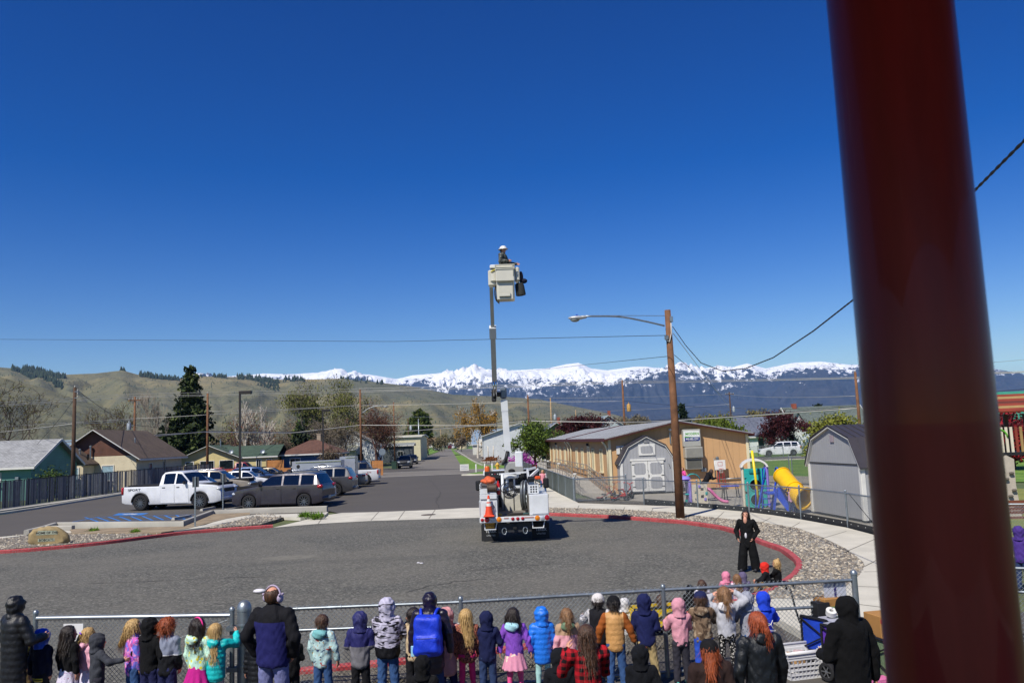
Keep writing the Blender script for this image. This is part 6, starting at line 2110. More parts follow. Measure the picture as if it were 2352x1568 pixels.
ys=list(np.arange(1.0,8.41,0.925))+list(np.arange(10.0,30.1,1.6))
mb=MB()
for y0,y1 in zip(ys[:-1],ys[1:]):
 a,b=z_at(y0),z_at(y1)
 vs=[(-1.75,y0,a),(-.25,y0,a),(-.25,y1,b),(-1.75,y1,b)]
 mb.add(vs+[(x,y,z-.10)for x,y,z in vs],[(0,1,2,3),(7,6,5,4),(0,3,7,4),(0,4,5,1),(1,5,6,2)])
mb.build('deck',rampm,ramp_t)
for x in(-1.78,-.22):
 for zz in(.92,.55):
  MB().tube([(x,y,z_at(y)+zz)for y in ys],.026,6).build('handrail',railm,ramp_t,3.2)
 for y in ys:
  MB().tube([(x,y,z_at(y)-.1 if x<-1 else z_at(y)),(x,y,z_at(y)+.92)],.024,6).build('baluster',railm,ramp_t)
for y in ys[9:]:
 MB().box((-1.0,y,.27),(1.5,.09,.56)).build('trestle',railm,ramp_t)
for k_ in range(5):
 MB().box((-2.35,9.0+k_*.0+.9,.1+k_*.12),(1.1-k_*.2,1.2,.05)).build('step',rampm,ramp_t)
for y in(3.0,12.0,20.0):
 MB().lathe([(.11,.99),(.13,1.02),(.13,1.08),(.11,1.1),(.001,1.1)],10,tr=Matrix.Translation((-1.78,y,z_at(y)-.07))).build('lamp_cap',white_trim_m,ramp_t,0.7)
# === storage sheds with gambrel roofs
def gambrel(root,w,l,z_eave,z_sh,z_top,sh_f,wall,roof,trim,front_y=0.0):
 mb=MB()
 poly=[(-w/2,.12),(w/2,.12),(w/2,z_eave),(w/2*sh_f,z_sh),(0,z_top),(-w/2*sh_f,z_sh),(-w/2,z_eave)]
 vs=[(x,front_y,z)for x,z in poly]+[(x,front_y+l,z)for x,z in poly]
 mb.add(vs,[(0,1,2,3,4,5,6),(13,12,11,10,9,8,7),(1,8,9,2),(0,6,13,7)])
 mb.build('wall',wall,root)
 ov=.12
 rb,tb=MB(),MB()
 for s in(-1,1):
  pts=[(s*(w/2+.14),z_eave-.12),(s*w/2*(sh_f+.02),z_sh+.05),(0,z_top+.07)]
  for a,b in((0,1),(1,2)):
   (x0,z0),(x1,z1)=pts[a],pts[b]
   nx,nz=(z1-z0),-(x1-x0)
   ln=math.hypot(nx,nz)
   nx,nz=nx/ln*.05*(1 if s>0 else 1),nz/ln*.05
   vs=[(x0,front_y-ov,z0),(x1,front_y-ov,z1),(x1,front_y+l+ov,z1),(x0,front_y+l+ov,z0)]
   vs2=[(x,y,z-.05)for x,y,z in vs]
   q=[(0,1,2,3),(7,6,5,4),(0,4,5,1),(1,5,6,2),(2,6,7,3),(3,7,4,0)]
   rb.add(vs+vs2,q if s<0 else[f[::-1]for f in q])
   n=max(2,int(l/.28))
   for k_ in range(n+1):
    y=front_y-ov+(l+2*ov)*k_/n
    rb.beam((x0,y,z0+.012),(x1,y,z1+.012),.035,.03,up=(0,0,1))
   tb.beam((x0*.985,front_y-.06,z0-.08),(x1*.985,front_y-.06,z1-.08),.03,.11,up=(0,1,0))
 rf=rb.build('roof',roof,root)
 tb.build('bargeboard',trim,root)
 for s in(-1,1):
  MB().box((s*(w/2-.06),front_y-.02,z_eave/2),(.13,.06,z_eave-.2)).build('corner_trim',trim,root)
  MB().box((s*(w/2+.012),front_y+.05,z_eave/2),(.05,.13,z_eave-.2)).build('corner_trim',trim,root)
 return rf
shed_wall=m_siding('grey shed panel','#97989a',0.2,True,0.06,0.06)
shed_roof=M('charcoal metal roofing','#4b474b',0.45,0.4,var=0.08)
p0=G(1431,1135)
p1=G(1553,1134)
sh1=thing('storage_shed','grey barn shed with white double doors and an octagon loft panel','shed',((p0.x+p1.x)/2,(p0.y+p1.y)/2,0),SR*0.6)
w=(p1-p0).length
gambrel(sh1,w,2.5,1.95,2.80,3.35,.68,shed_wall,shed_roof,white_trim_m)
MB().box((0,0,.06),(w*.9,2.3,.12)).build('skid',trim_m,sh1,loc=(0,1.25,0))
def octo(cx,cz,rx,rz_,y0,y1,ch=.28):
 a,b=rx*(1-ch),rz_*(1-ch)
 pts=[(-rx,-b),(-a,-rz_),(a,-rz_),(rx,-b),(rx,b),(a,rz_),(-a,rz_),(-rx,b)]
 vs=[(cx+x,y0,cz+z)for x,z in pts]+[(cx+x,y1,cz+z)for x,z in pts]
 return vs,[tuple(range(8)),tuple(range(15,7,-1))]+[(i,i+8,(i+1)%8+8,(i+1)%8)for i in range(8)]
MB().box((0,-.045,2.02),(2.06,.07,.12)).build('lintel',white_trim_m,sh1)
for s in(-1,1):
 d=MB().box((s*.48,-.03,1.08),(.94,.05,1.78)).build('door',white_trim_m,sh1)
 for cz in(1.50,.66):
  v_,f_=octo(s*.48,cz,.34,.34,-.062,-.05)
  MB().add(v_,f_).build('door_panel',shed_wall,d)
 for z in(.45,1.08,1.75):
  MB().box((s*.86,-.06,z),(.16,.02,.04)).build('hinge',trim_m,d)
MB().tube([(.04,-.07,1.0),(.04,-.07,1.15)],.02,6).build('handle',trim_m,sh1)
lp=MB().box((0,-.03,2.60),(.98,.05,.66)).build('loft_panel',white_trim_m,sh1)
v_,f_=octo(0,2.60,.36,.22,-.062,-.05)
MB().add(v_,f_).build('loft_octagon',shed_wall,lp)
MB().box((0,-.03,3.08),(.3,.03,.16)).build('vent',M('vent grey','#77787c',0.7),sh1)
MB().beam((0,-.12,1.42),(-.05,-.12,1.42),.02).tube([(1.25,-.06,1.75),(1.3,-.08,1.6),(1.26,-.08,1.55)],.015,5).build('hook',trim_m,sh1)
shr=thing('storage_shed','tall grey shed with charcoal metal gambrel roof beside the maroon post','shed',tuple((G(1867,1179)+G(1989,1202))/2),math.atan2((G(1989,1202)-G(1867,1179)).y,(G(1989,1202)-G(1867,1179)).x))
gambrel(shr,(G(1989,1202)-G(1867,1179)).length,5.6,2.12,3.04,3.50,.72,shed_wall,shed_roof,white_trim_m)
MB().box((0,-.02,2.10),(4.0,.03,.03)).build('belt_groove',trim_m,shr)
MB().box((0.1,-.03,3.05),(.28,.03,.26)).build('vent',M('vent pinkish','#8f8389',0.7),shr)
# === trees
def bark(name,col,var=0.3):
 return M(name,col,0.9,var=var,vscale=6,bmp=0.5,bscale=15,bdist=0.03)
def leaf_m(name,col,var=0.35,trans=0.25):
 if name in MATS:
  return MATS[name]
 m,nt,b=newmat(name)
 c=lin(col)
 geo=nd(nt,'ShaderNodeNewGeometry')
 o=coords(nt)
 n=noise(nt,o,0.8,3)
 w=nd(nt,'ShaderNodeTexWhiteNoise')
 w.noise_dimensions='3D'
 mp=nd(nt,'ShaderNodeVectorMath',operation='SNAP')
 nt.links.new(o,mp.inputs[0])
 mp.inputs[1].default_value=(0.23,0.23,0.23)
 nt.links.new(mp.outputs[0],w.inputs['Vector'])
 a=ramp(nt,w.outputs['Value'],[(0,tuple(x*(1-var)for x in c)),(1,tuple(min(1,x*(1+var))for x in c))])
 setc(nt,b,mixc(nt,ramp(nt,n,[(0.35,0.5),(0.65,0.0)]),a,tuple(x*0.6 for x in c)))
 b.inputs['Roughness'].default_value=0.7
 b.inputs['Specular IOR Level'].default_value=0.2
 b.inputs['Transmission Weight'].default_value=0.0
 return m
def grow(seed,H,depth,spread,up,ratio,nchild,trunk_f,jit,droop=0.0,r0=None,lean=(0,0)):
 rg=random.Random(seed)
 segs,tips=[],[]
 def br(p,d,L,r,lev):
  n=4 if lev<2 else 3
  pts,rs=[p],[r]
  q=p
  dd=d.copy()
  for k in range(n):
   dd=(dd+Vector((rg.uniform(-1,1),rg.uniform(-1,1),rg.uniform(-.6,.6)))*jit+Vector((0,0,(up if lev<depth-1 else up-droop)*.15))).normalized()
   q=q+dd*(L/n)
   pts.append(q)
   rs.append(r*(1-.45*(k+1)/n))
  segs.append((pts,rs,lev))
  if lev>=depth:
   tips.append((q,dd,lev))
   return
  nc=nchild[min(lev,len(nchild)-1)]
  for c in range(nc):
   f=rg.uniform(.35,1.0)if c<nc-1 else 1.0
   ix=min(n,max(1,int(round(f*n))))
   b=pts[ix]
   ax=dd.orthogonal().normalized()
   ax=Matrix.Rotation(rg.uniform(0,2*PI),3,dd)@ax
   ang=rg.uniform(.5,1.25)*spread*(0.45 if c==nc-1 and lev<2 else 1)
   nd_=(Matrix.Rotation(ang,3,ax)@dd).normalized()
   br(b,nd_,L*ratio*rg.uniform(.75,1.15),rs[ix]*(.78 if c==nc-1 else.58),lev+1)
   if lev>=depth-2:
    tips.append((b.lerp(b+nd_*L*ratio,.6),nd_,lev))
 d0=Vector((lean[0],lean[1],1)).normalized()
 br(Vector((0,0,-.1)),d0,H*trunk_f,r0 or H*.022,0)
 return segs,tips
def branch_mesh(segs,name,mat,lo,hi,rmin=0.0):
 V,F=[],[]
 for pts,rs,lev in segs:
  if not lo<=lev<=hi:
   continue
  n=7 if lev==0 else 5 if lev<2 else 3
  o=len(V)
  px=None
  for i,p in enumerate(pts):
   d=(pts[min(i+1,len(pts)-1)]-pts[max(i-1,0)]).normalized()
   if px is None:
    px=d.orthogonal().normalized()
   else:
    px=px-d*px.dot(d)
    px=px.normalized()if px.length>1e-5 else d.orthogonal().normalized()
   py=d.cross(px)
   r=max(rs[i],rmin)
   for j in range(n):
    a=2*PI*j/n
    V.append(tuple(p+(px*math.cos(a)+py*math.sin(a))*r))
  for i in range(len(pts)-1):
   for j in range(n):
    a,b=o+i*n+j,o+i*n+(j+1)%n
    F.append((a,b,b+n,a+n))
 if not F:
  return None
 return npmesh(name,np.array(V),np.array(F),mat,smooth=3.2)
def leaf_mesh(name,centers,size,mats,seed=0,per=6,spread=0.4,flat=0.0,dirs=None,hang=0.0,aspect=0.55):
 g=np.random.default_rng(seed)
 c=np.repeat(np.asarray(centers,float),per,0)
 n=len(c)
 c=c+g.normal(size=(n,3))*spread*np.array([1,1,0.8])
 if hang:
  c[:,2]-=g.random(n)*hang
 a=g.normal(size=(n,3))
 if hang:
  a[:,2]-=2.0
  a[:,:2]*=0.5
 a/=np.linalg.norm(a,axis=1,keepdims=True)
 b=g.normal(size=(n,3))
 b-=a*(a*b).sum(1,keepdims=True)
 b/=np.linalg.norm(b,axis=1,keepdims=True)
 s=size*(0.6+0.8*g.random((n,1)))
 v=np.stack([c-a*s,c+b*s*aspect,c+a*s,c-b*s*aspect],1).reshape(-1,3)
 f=np.arange(n*4).reshape(n,4)
 mi=np.repeat(g.integers(0,len(mats),len(centers)),per)if len(mats)>1 else None
 return npmesh(name,v,f,mats,mi)
def tree(name,label,u,d,H,seed,kind,bark_m,leaves=None,size=0.16,per=5,spread=0.45,depth=5,sp=0.75,up=.6,ratio=.74,nch=(4,3,3,3),tf=.30,jit=.16,droop=0,hang=0,lean=(0,0),r0=None,rmin=0.012,z0=0.0,group='trees among the houses',cat='tree',scale_xy=1.0):
 p=AtY(u,1050,d)
 root=thing(name,label,cat,(p.x,d,z0),seed*1.7,group)
 segs,tips=grow(seed,H,depth,sp,up,ratio,nch,tf,jit,droop,r0,lean)
 zmax=max(max(q.z for q in s[0])for s in segs)
 k=H/zmax
 kx=k*scale_xy
 segs=[([Vector((q.x*kx,q.y*kx,q.z*k))for q in pts],[r*k for r in rs],lev)for pts,rs,lev in segs]
 tips=[(Vector((q.x*kx,q.y*kx,q.z*k)),dd,lev)for q,dd,lev in tips]
 obj('trunk',branch_mesh(segs,'trunk',bark_m,0,1,rmin),root)
 tw=branch_mesh(segs,'branches',bark_m,2,9,rmin)
 if tw:
  o=obj('branches',tw,root)
  o['kind']='stuff'
 if leaves:
  cr=leaf_mesh('crown',np.array([tuple(t[0])for t in tips]),size,leaves,seed,per,spread,hang=hang)
  o=obj('crown',cr,root)
  o['kind']='stuff'
 return root
def conifer(name,label,u,d,H,Rd,seed,mats,bark_m,n=2600,z0=0.0,low=0.12,group='trees among the houses',size=0.32,power=0.8):
 p=AtY(u,1050,d)
 root=thing(name,label,'tree',(p.x,d,z0),seed,group)
 g=np.random.default_rng(seed)
 MB().tube([(0,0,-.1),(.1,0,H*.4),(0,.05,H*.97)],[H*.024,H*.015,.03],8).build('trunk',bark_m,root,3.2)
 C_=[]
 lv=int(H*2.2)
 for k in range(lv):
  t=low+(1-low)*(k+g.random())/lv
  nb=int(5+7*(1-t))
  for b in range(nb):
   a=g.random()*2*PI
   L=Rd*(1-t)**power*(0.65+0.5*g.random())+0.15
   m=max(2,int(L/0.35))
   for s in range(m):
    f=(s+1)/m
    C_.append((math.cos(a)*L*f,math.sin(a)*L*f,H*t+0.10*L*f-0.22*L*f*f))
 C_=np.array(C_)
 o=obj('crown',leaf_mesh('crown',C_,size,mats,seed,6,0.26,aspect=.5),root)
 o['kind']='stuff'
 return root
b_grey=bark('grey bark','#6f675d')
b_brown=bark('brown bark','#4b3a2e')
b_white=bark('white birch bark','#b9b2a6',0.2)
b_red=bark('reddish twig bark','#5c4036')
b_dark=bark('dark plum bark','#33221f')
tree('bare_tree','bare brown tree at the far left edge behind the teal house',2,95,13.0,11,'bare',b_brown,depth=6,nch=(4,3,3,3,2),leaves=[leaf_m('spring bud olive','#6c6a3a')],per=1,size=.10,spread=.3,rmin=.02)
tree('bare_tree','low bare tree over the teal house roof',48,100,9.0,12,'bare',b_grey,depth=5,nch=(4,3,3,2),rmin=.02)
tree('bare_tree','bare grey-brown tree behind the cream house',236,105,11.0,13,'bare',b_brown,depth=6,nch=(4,3,3,3,2),leaves=[leaf_m('spring bud olive','#6c6a3a')],per=1,size=.09,rmin=.018,up=.9)
tree('bare_tree','pale leafless poplar between the transformer pole and the dark conifer',352,118,13.0,14,'bare',bark('pale twig bark','#8d8274'),depth=6,sp=.5,up=1.6,nch=(5,3,3,3,2),rmin=.022)
conifer('conifer_tree','tall dark green conifer above the cream house',437,120,15.6,4.6,21,[leaf_m('juniper green','#2f3d1c'),leaf_m('juniper dark','#1d2a14'),leaf_m('juniper olive','#48522a')],b_brown,low=.10,power=.75,size=.34)
conifer('conifer_tree','lower dark conifer lobe beside the tall conifer',390,119,8.6,3.0,22,[leaf_m('juniper green','#2f3d1c'),leaf_m('juniper dark','#1d2a14')],b_brown,low=.08,power=.6,size=.34)
for k,(u,sd)in enumerate(((556,31),(603,32))):
 tree('birch_tree',['leafless white-trunked birch beside the lamp post','leafless white-trunked birch nearer the willow'][k],u,122,10.6-k*.3,sd,'bare',b_white,leaves=[leaf_m('birch catkin red','#7a4a34')],per=1,size=.085,spread=.35,depth=5,sp=.55,up=1.1,nch=(5,3,3,3),hang=.5,rmin=.04,r0=.30)
tree('shrub','pinkish leafless thicket below the birches',520,128,4.6,33,'bush',b_red,leaves=[leaf_m('thicket pink','#8d6f66')],per=4,size=.10,depth=4,sp=1.0,nch=(6,4,3),tf=.22,rmin=.018,cat='shrub')
wl_m=[leaf_m('willow bud','#75763c'),leaf_m('willow olive','#5c6030')]
tree('willow_tree','tall budding willow nearer the birches',700,132,14.6,41,'soft',b_grey,leaves=wl_m,per=4,size=.13,depth=6,nch=(3,3,3,3,2),sp=.62,up=.7,hang=.7,rmin=.022,lean=(-.12,0))
tree('willow_tree','tall budding willow nearer the street lamp pole',782,134,15.2,42,'soft',b_grey,leaves=wl_m,per=4,size=.13,depth=6,nch=(4,3,3,3,2),sp=.66,up=.6,hang=.7,rmin=.022)
conifer('pine_tree','green pine crown behind the willows',712,140,11.5,3.4,43,[leaf_m('pine green','#3d4d22'),leaf_m('pine olive','#59612c')],b_brown,low=.35,power=.5,size=.36)
conifer('pine_tree','dark low evergreen behind the blue house',690,126,6.4,2.6,44,[leaf_m('juniper dark','#1d2a14')],b_brown,low=.1,power=.6)
for k,(u,d,H)in enumerate(((735,128,8.0),(800,128,8.0),(660,124,5.2),(760,112,3.6))):
 tree('bare_tree',['tangled bare tree over the blue house roof','tangled bare tree beside the white gabled house','bare garden tree at the camper beside the blue house','twiggy brown bush in front of the blue house'][k],u,d,H,45+k,'bare',b_grey if k<2 else b_brown,leaves=[leaf_m('dull twig','#6d6250')],per=2,size=.09,depth=5,nch=(5,4,3,3),sp=.85,rmin=.02,tf=.25,cat='tree' if k<3 else 'shrub')
tree('bare_tree','reddish brown leafless maple beside the street',866,118,9.6,51,'bare',b_red,leaves=[leaf_m('maple bud','#6b4636')],per=3,size=.08,spread=.3,depth=6,nch=(5,4,3,3,2),sp=.72,up=.8,rmin=.016,tf=.24)
conifer('pine_tree','round-topped pine far down the left of the street',966,210,11.5,4.2,52,[leaf_m('pine olive','#59612c'),leaf_m('pine green','#3d4d22')],b_brown,low=.45,power=.35,size=.5)
for k,(u,d,H,c)in enumerate(((985,230,5.5,'#8a7458'),(955,190,4.0,'#6f5a48'),(1020,330,7.0,'#6f6a42'),(1060,300,6.0,'#7d6f5e'))):
 tree('bare_tree',['tan leafless round tree far down the street','brown leafless bush by the flag','olive tree beyond the distant pickup','grey thicket near the end of the street'][k],u,d,H,53+k,'bush',b_grey,leaves=[leaf_m('far twig %d'%k,c)],per=5,size=.2,depth=4,sp=.9,nch=(6,4,3),rmin=.03,tf=.25)
tree('birch_tree','golden weeping birch with white trunks right of the street',1098,172,12.4,61,'weep',b_white,leaves=[leaf_m('birch gold','#9a7530'),leaf_m('birch gold brown','#7d5f2c')],per=9,size=.16,depth=5,nch=(4,3,3,3),sp=.62,up=.7,hang=2.2,spread=.4,rmin=.035)
tree('leafy_tree','spreading fresh green tree behind the magenta bush',1232,88,5.4,62,'leaf',b_brown,leaves=[leaf_m('fresh green','#5d7026'),leaf_m('fresh dark green','#3f5220')],per=9,size=.12,depth=5,nch=(5,4,3,3),sp=.95,up=.35,spread=.3,tf=.22,scale_xy=1.25)
mg=tree('flowering_bush','bright magenta flowering bush at the end of the fence walk',1198,84,1.9,63,'leaf',b_brown,leaves=[leaf_m('magenta bloom','#a23aa0'),leaf_m('pink bloom','#b858ae')],per=12,size=.085,depth=4,nch=(6,4,3),sp=1.0,spread=.22,tf=.2,cat='shrub',scale_xy=1.1)
tree('plum_tree','dark red plum tree over the far end of the portable roof',1345,118,6.6,64,'leaf',b_dark,leaves=[leaf_m('plum red','#4d2024'),leaf_m('plum dark','#38181c')],per=7,size=.14,depth=5,nch=(5,4,3,3),sp=.9,spread=.3,tf=.2,scale_xy=1.2)
tree('plum_tree','dark red plum tree in front of the white houses',1796,113,5.9,65,'leaf',b_dark,leaves=[leaf_m('plum red','#4d2024'),leaf_m('plum dark','#38181c')],per=7,size=.13,depth=5,nch=(6,4,3,3),sp=.95,up=.5,spread=.28,tf=.22,scale_xy=1.15)
for k,(u,d,H,c,kx)in enumerate(((1662,90,4.9,'#5c6b22',1.3),(1935,72,4.6,'#75782e',1.3),(1470,190,8.0,'#726b58',1.4),(1640,170,7.2,'#767040',1.2),(1720,165,7.5,'#7d7444',1.3))):
 tree('leafy_tree',['rounded green bush tree behind the tan portable','yellow green bush tree behind the grey shed','grey leafless tree mass beyond the portable roof','olive budding tree beyond the portable','tan budding tree beyond the white bungalow'][k],u,d,H,66+k,'leaf',b_brown,leaves=[leaf_m('bush %d'%k,c)],per=7,size=.12+.04*(k>1),depth=5,nch=(5,4,3,3),sp=.9,spread=.3,tf=.22,scale_xy=kx,rmin=.02)
conifer('conifer_tree','small dark conifer beyond the portable beside the street lamp',1574,150,8.4,2.2,72,[leaf_m('spruce','#24331f')],b_brown,low=.1)
conifer('conifer_tree','tiny dark conifer top beyond the white house roof',1888,160,8.0,1.6,73,[leaf_m('spruce','#24331f')],b_brown,low=.1)
tree('plum_tree','crimson leafed tree behind the play tower at the right edge',2325,60,4.4,74,'leaf',b_dark,leaves=[leaf_m('crimson leaf','#8a1a24'),leaf_m('plum red','#4d2024')],per=7,size=.12,depth=5,nch=(5,4,3,3),sp=.95,spread=.3,tf=.22)
tree('shrub','small green climber beside the cream house annex',125,70.5,2.4,75,'leaf',b_brown,leaves=[leaf_m('fresh dark green','#3f5220')],per=5,size=.1,depth=4,nch=(5,4,3),sp=.8,tf=.25,cat='shrub')
tree('bare_tree','lime budding tree between the houses at the left',108,130,5.5,76,'leaf',b_grey,leaves=[leaf_m('lime bud','#7f7f2e')],per=6,size=.14,depth=4,nch=(5,4,3),sp=.9,scale_xy=1.3)
for k in range(30):
 u=560+k*22+rnd.uniform(-9,9)
 d=rnd.uniform(260,560)
 H=rnd.uniform(4.5,8.5)
 c=rnd.choice(['#55592f','#6b6248','#3d4a28','#7a6a55','#4f5230'])
 side='left' if u<1000 else 'right'
 tree('far_tree','one of the small distant trees at the foot of the hills',u,d,H,200+k,'leaf',b_grey,leaves=[leaf_m('far leaf '+c,c)],per=6,size=.34,depth=3,nch=(5,4),sp=.9,tf=.26,spread=.6,rmin=.05,group='small distant trees at the foot of the hills',scale_xy=rnd.uniform(.9,1.5))
for k in range(16):
 u=505+k*25+rnd.uniform(-8,8)
 tree('bare_tree','one of the bare grey-brown trees massed behind the houses left of the street',u,rnd.uniform(138,165),rnd.uniform(6.5,10.0),300+k,'bare',rnd.choice([b_grey,b_brown,b_red]),leaves=[leaf_m('belt twig %d'%(k%3),['#6d6250','#77604e','#6f7040'][k%3])],per=2,size=.12,depth=5,nch=(5,4,3,2),sp=.8,rmin=.022,tf=.25,group='bare trees massed behind the houses')
def scatter_cones(name,pts,hs,mats,label,seed=1):
 g=np.random.default_rng(seed)
 V,F=[],[]
 n=6
 for(x,y,z),h in zip(pts,hs):
  o=len(V)
  r=h*g.uniform(.20,.30)
  V.append((x,y,z+h))
  for lv,(rr,zz)in enumerate(((.55,.45),(1.0,.12))):
   for j in range(n):
    a=2*PI*(j+.5*lv)/n
    q=r*rr*g.uniform(.75,1.2)
    V.append((x+math.cos(a)*q,y+math.sin(a)*q,z+h*zz*g.uniform(.9,1.1)))
  for j in range(n):
   F.append((o,o+1+j,o+1+(j+1)%n))
   F.append((o+1+j,o+1+n+j,o+1+(j+1)%n))
   F.append((o+1+(j+1)%n,o+1+n+j,o+1+n+(j+1)%n))
 me=npmesh(name,np.array(V),np.array(F),mats,g.integers(0,len(mats),len(F)))
 o=obj(name,me)
 tag(o,label,'woods',kind='stuff')
def on_terrain(V,u,t):
 d=ray(u,900)
 az=math.atan2(d.x,d.y)
 a0,a1=math.atan2(V[0,0,0],V[0,0,1]),math.atan2(V[-1,0,0],V[-1,0,1])
 i=(az-a0)/(a1-a0)*(V.shape[0]-1)
 if not 0<=i<V.shape[0]-1:
  return None
 nr_=V.nr if hasattr(V,'nr')else None
 return i
def hill_points(V,nr,specs,seed):
 g=np.random.default_rng(seed)
 P,Hs=[],[]
 for(u0,u1,t0,t1,n,h0,h1)in specs:
  for _ in range(n):
   f=g.random()
   u=u0+(u1-u0)*f
   t=min(.995,max(0.02,t0[0]+(t0[1]-t0[0])*f+(g.random()-.5)*t1))
   i=on_terrain(V,u,t)
   if i is None:
    continue
   j=t*(nr-1)
   i0,j0=int(i),int(j)
   fi,fj=i-i0,j-j0
   p=(V[i0,j0]*(1-fi)*(1-fj)+V[i0+1,j0]*fi*(1-fj)+V[i0,j0+1]*(1-fi)*fj+V[i0+1,j0+1]*fi*fj)
   P.append(tuple(p-np.array([0,0,.5])))
   Hs.append(g.uniform(h0,h1))
 return P,Hs
pine_ms=[M('far pine dark','#1c2a1c',0.9,var=0.2),M('far pine','#2a3824',0.9,var=0.2)]
P_,H_=hill_points(hb,60,[(50,150,(.985,.93),.05,220,10,18),(25,80,(.97,.80),.06,120,9,16),(80,145,(.86,.70),.08,90,10,20),(320,410,(.985,.93),.04,200,9,17),(268,285,(1,1),.01,4,14,18),(490,520,(.99,.98),.03,40,8,15),(545,640,(.985,.93),.07,200,8,17),(650,700,(.98,.96),.04,40,10,18),(780,880,(.98,.97),.05,30,8,16),(590,640,(.85,.80),.10,60,8,14),(430,470,(.99,.98),.03,12,8,13)],5)
scatter_cones('woods',P_,H_,pine_ms,'dark pine woods along the crest of the left hills')
P_,H_=hill_points(hb,60,[(-100,1400,(.5,.5),.95,2400,2.0,6)],6)
scatter_cones('scrub',P_,H_,[M('juniper scrub','#3a4632',0.9,var=0.2),M('sage scrub','#4f5844',0.9,var=0.2)],'scattered juniper scrub dotting the hillsides')
# === poles, wires, signs, hydrant, other fences
wood_pole_m=M('creosoted pole wood','#6d4a30',0.85,var=0.35,vscale=3,bmp=0.4,bscale=20,bdist=0.02)
wood_dark_m=M('dark pole wood','#4a3628',0.9,var=0.3,vscale=3,bmp=0.4,bscale=20,bdist=0.02)
wood_pale_m=M('weathered pole wood','#9a8260',0.9,var=0.3,vscale=3)
ceramic_m=M('insulator','#a9a59c',0.4,var=0.1)
can_m=M('transformer grey','#a5acb0',0.5,0.2,var=0.1)
rust_can_m=M('rusty transformer','#b08a4a',0.6,var=0.4,vscale=5)
wire_pale_m=M('aluminium wire','#b3b2ae',0.5,0.4,var=0)
wire_dark_m=M('black cable','#17181b',0.6,var=0)
POLES='utility poles of the town'
TOP={}
def upole(key,label,u,vtop,d,ubase=None,r=0.13,mat=None,arm=0.0,can=None,extra=None,z0=0.0):
 tp=AtY(u,vtop,d)
 bs=AtY(ubase if ubase is not None else u,1050,d)
 root=thing('utility_pole',label,'utility pole',(tp.x,d,0),0,POLES)
 Hh=tp.z
 lx=0.0
 MB().tube([(lx,0,-.2),(lx*.5,0,Hh*.5),(0,0,Hh)],[r*1.25,r*1.1,r*.85],10).build('pole',mat or wood_pole_m,root,3.2)
 if arm:
  MB().box((0,-r,Hh-.45),(arm,.1,.13)).build('crossarm',mat or wood_pole_m,root)
  for x in(-arm*.45,-arm*.18,arm*.18,arm*.45):
   MB().lathe([(.03,Hh-.39),(.07,Hh-.33),(.05,Hh-.26),(.07,Hh-.2),(.001,Hh-.16)],8,tr=Matrix.Translation((x,-r,0))).build('insulator',ceramic_m,root,3.2)
 else:
  MB().lathe([(.03,Hh),(.07,Hh+.06),(.05,Hh+.14),(.001,Hh+.2)],8).build('insulator',ceramic_m,root,3.2)
 if can:
  sx,zc,m=can
  MB().lathe([(.001,zc-.45),(.24,zc-.45),(.26,zc-.4),(.26,zc+.35),(.22,zc+.45),(.07,zc+.5),(.05,zc+.7),(.001,zc+.72)],14,tr=Matrix.Translation((sx,-.1,0))).build('transformer',m,root,0.7)
  MB().beam((0,-.1,zc+.1),(sx,-.1,zc+.1),.06).build('bracket',galv_m,root)
 TOP[key]=Vector((tp.x,d,Hh))
 return root,Hh
r_,h_=upole('p1','dark leaning utility pole in front of the cream and brown house',172,890,71,r=.15,mat=wood_dark_m)
for k in range(3):
 MB().lathe([(.03,0),(.06,.05),(.04,.1),(.06,.15),(.001,.2)],8,tr=Matrix.Translation((.30,-.1,h_-.9+k*.28))).build('insulator',ceramic_m,r_,3.2)
MB().beam((0,-.1,h_-.9),(.32,-.1,h_-.9),.05).beam((0,-.1,h_-.35),(.32,-.1,h_-.35),.05).build('bracket',galv_m,r_)
upole('p2','utility pole with a crossarm and grey transformer behind the cream house',310,911,104,arm=1.5,can=(-.65,7.0,can_m))
upole('p3','brown utility pole in front of the tall dark conifer',477,903,105,r=.14)
r_,h_=upole('p4','brown utility pole with a street lamp beside the blue house',827,894,115,r=.14)
a0=Vector((.1,-.1,h_-3.4))
a1=AtY(880,934,115)-Vector((TOP['p4'].x,115,0))
MB().tube(smooth_path([a0,lerp(a0,a1,.4)+Vector((0,0,.45)),lerp(a0,a1,.75)+Vector((0,0,.35)),a1],4),.05,6).build('lamp_arm',galv_m,r_,3.2)
MB().ell((a1.x+.35,a1.y,a1.z),(.42,.16,.1),10,6).build('lamp_head',galv_m,r_,3.2)
upole('p5','thin brown utility pole at the left kerb of the street',904,923,150,r=.12)
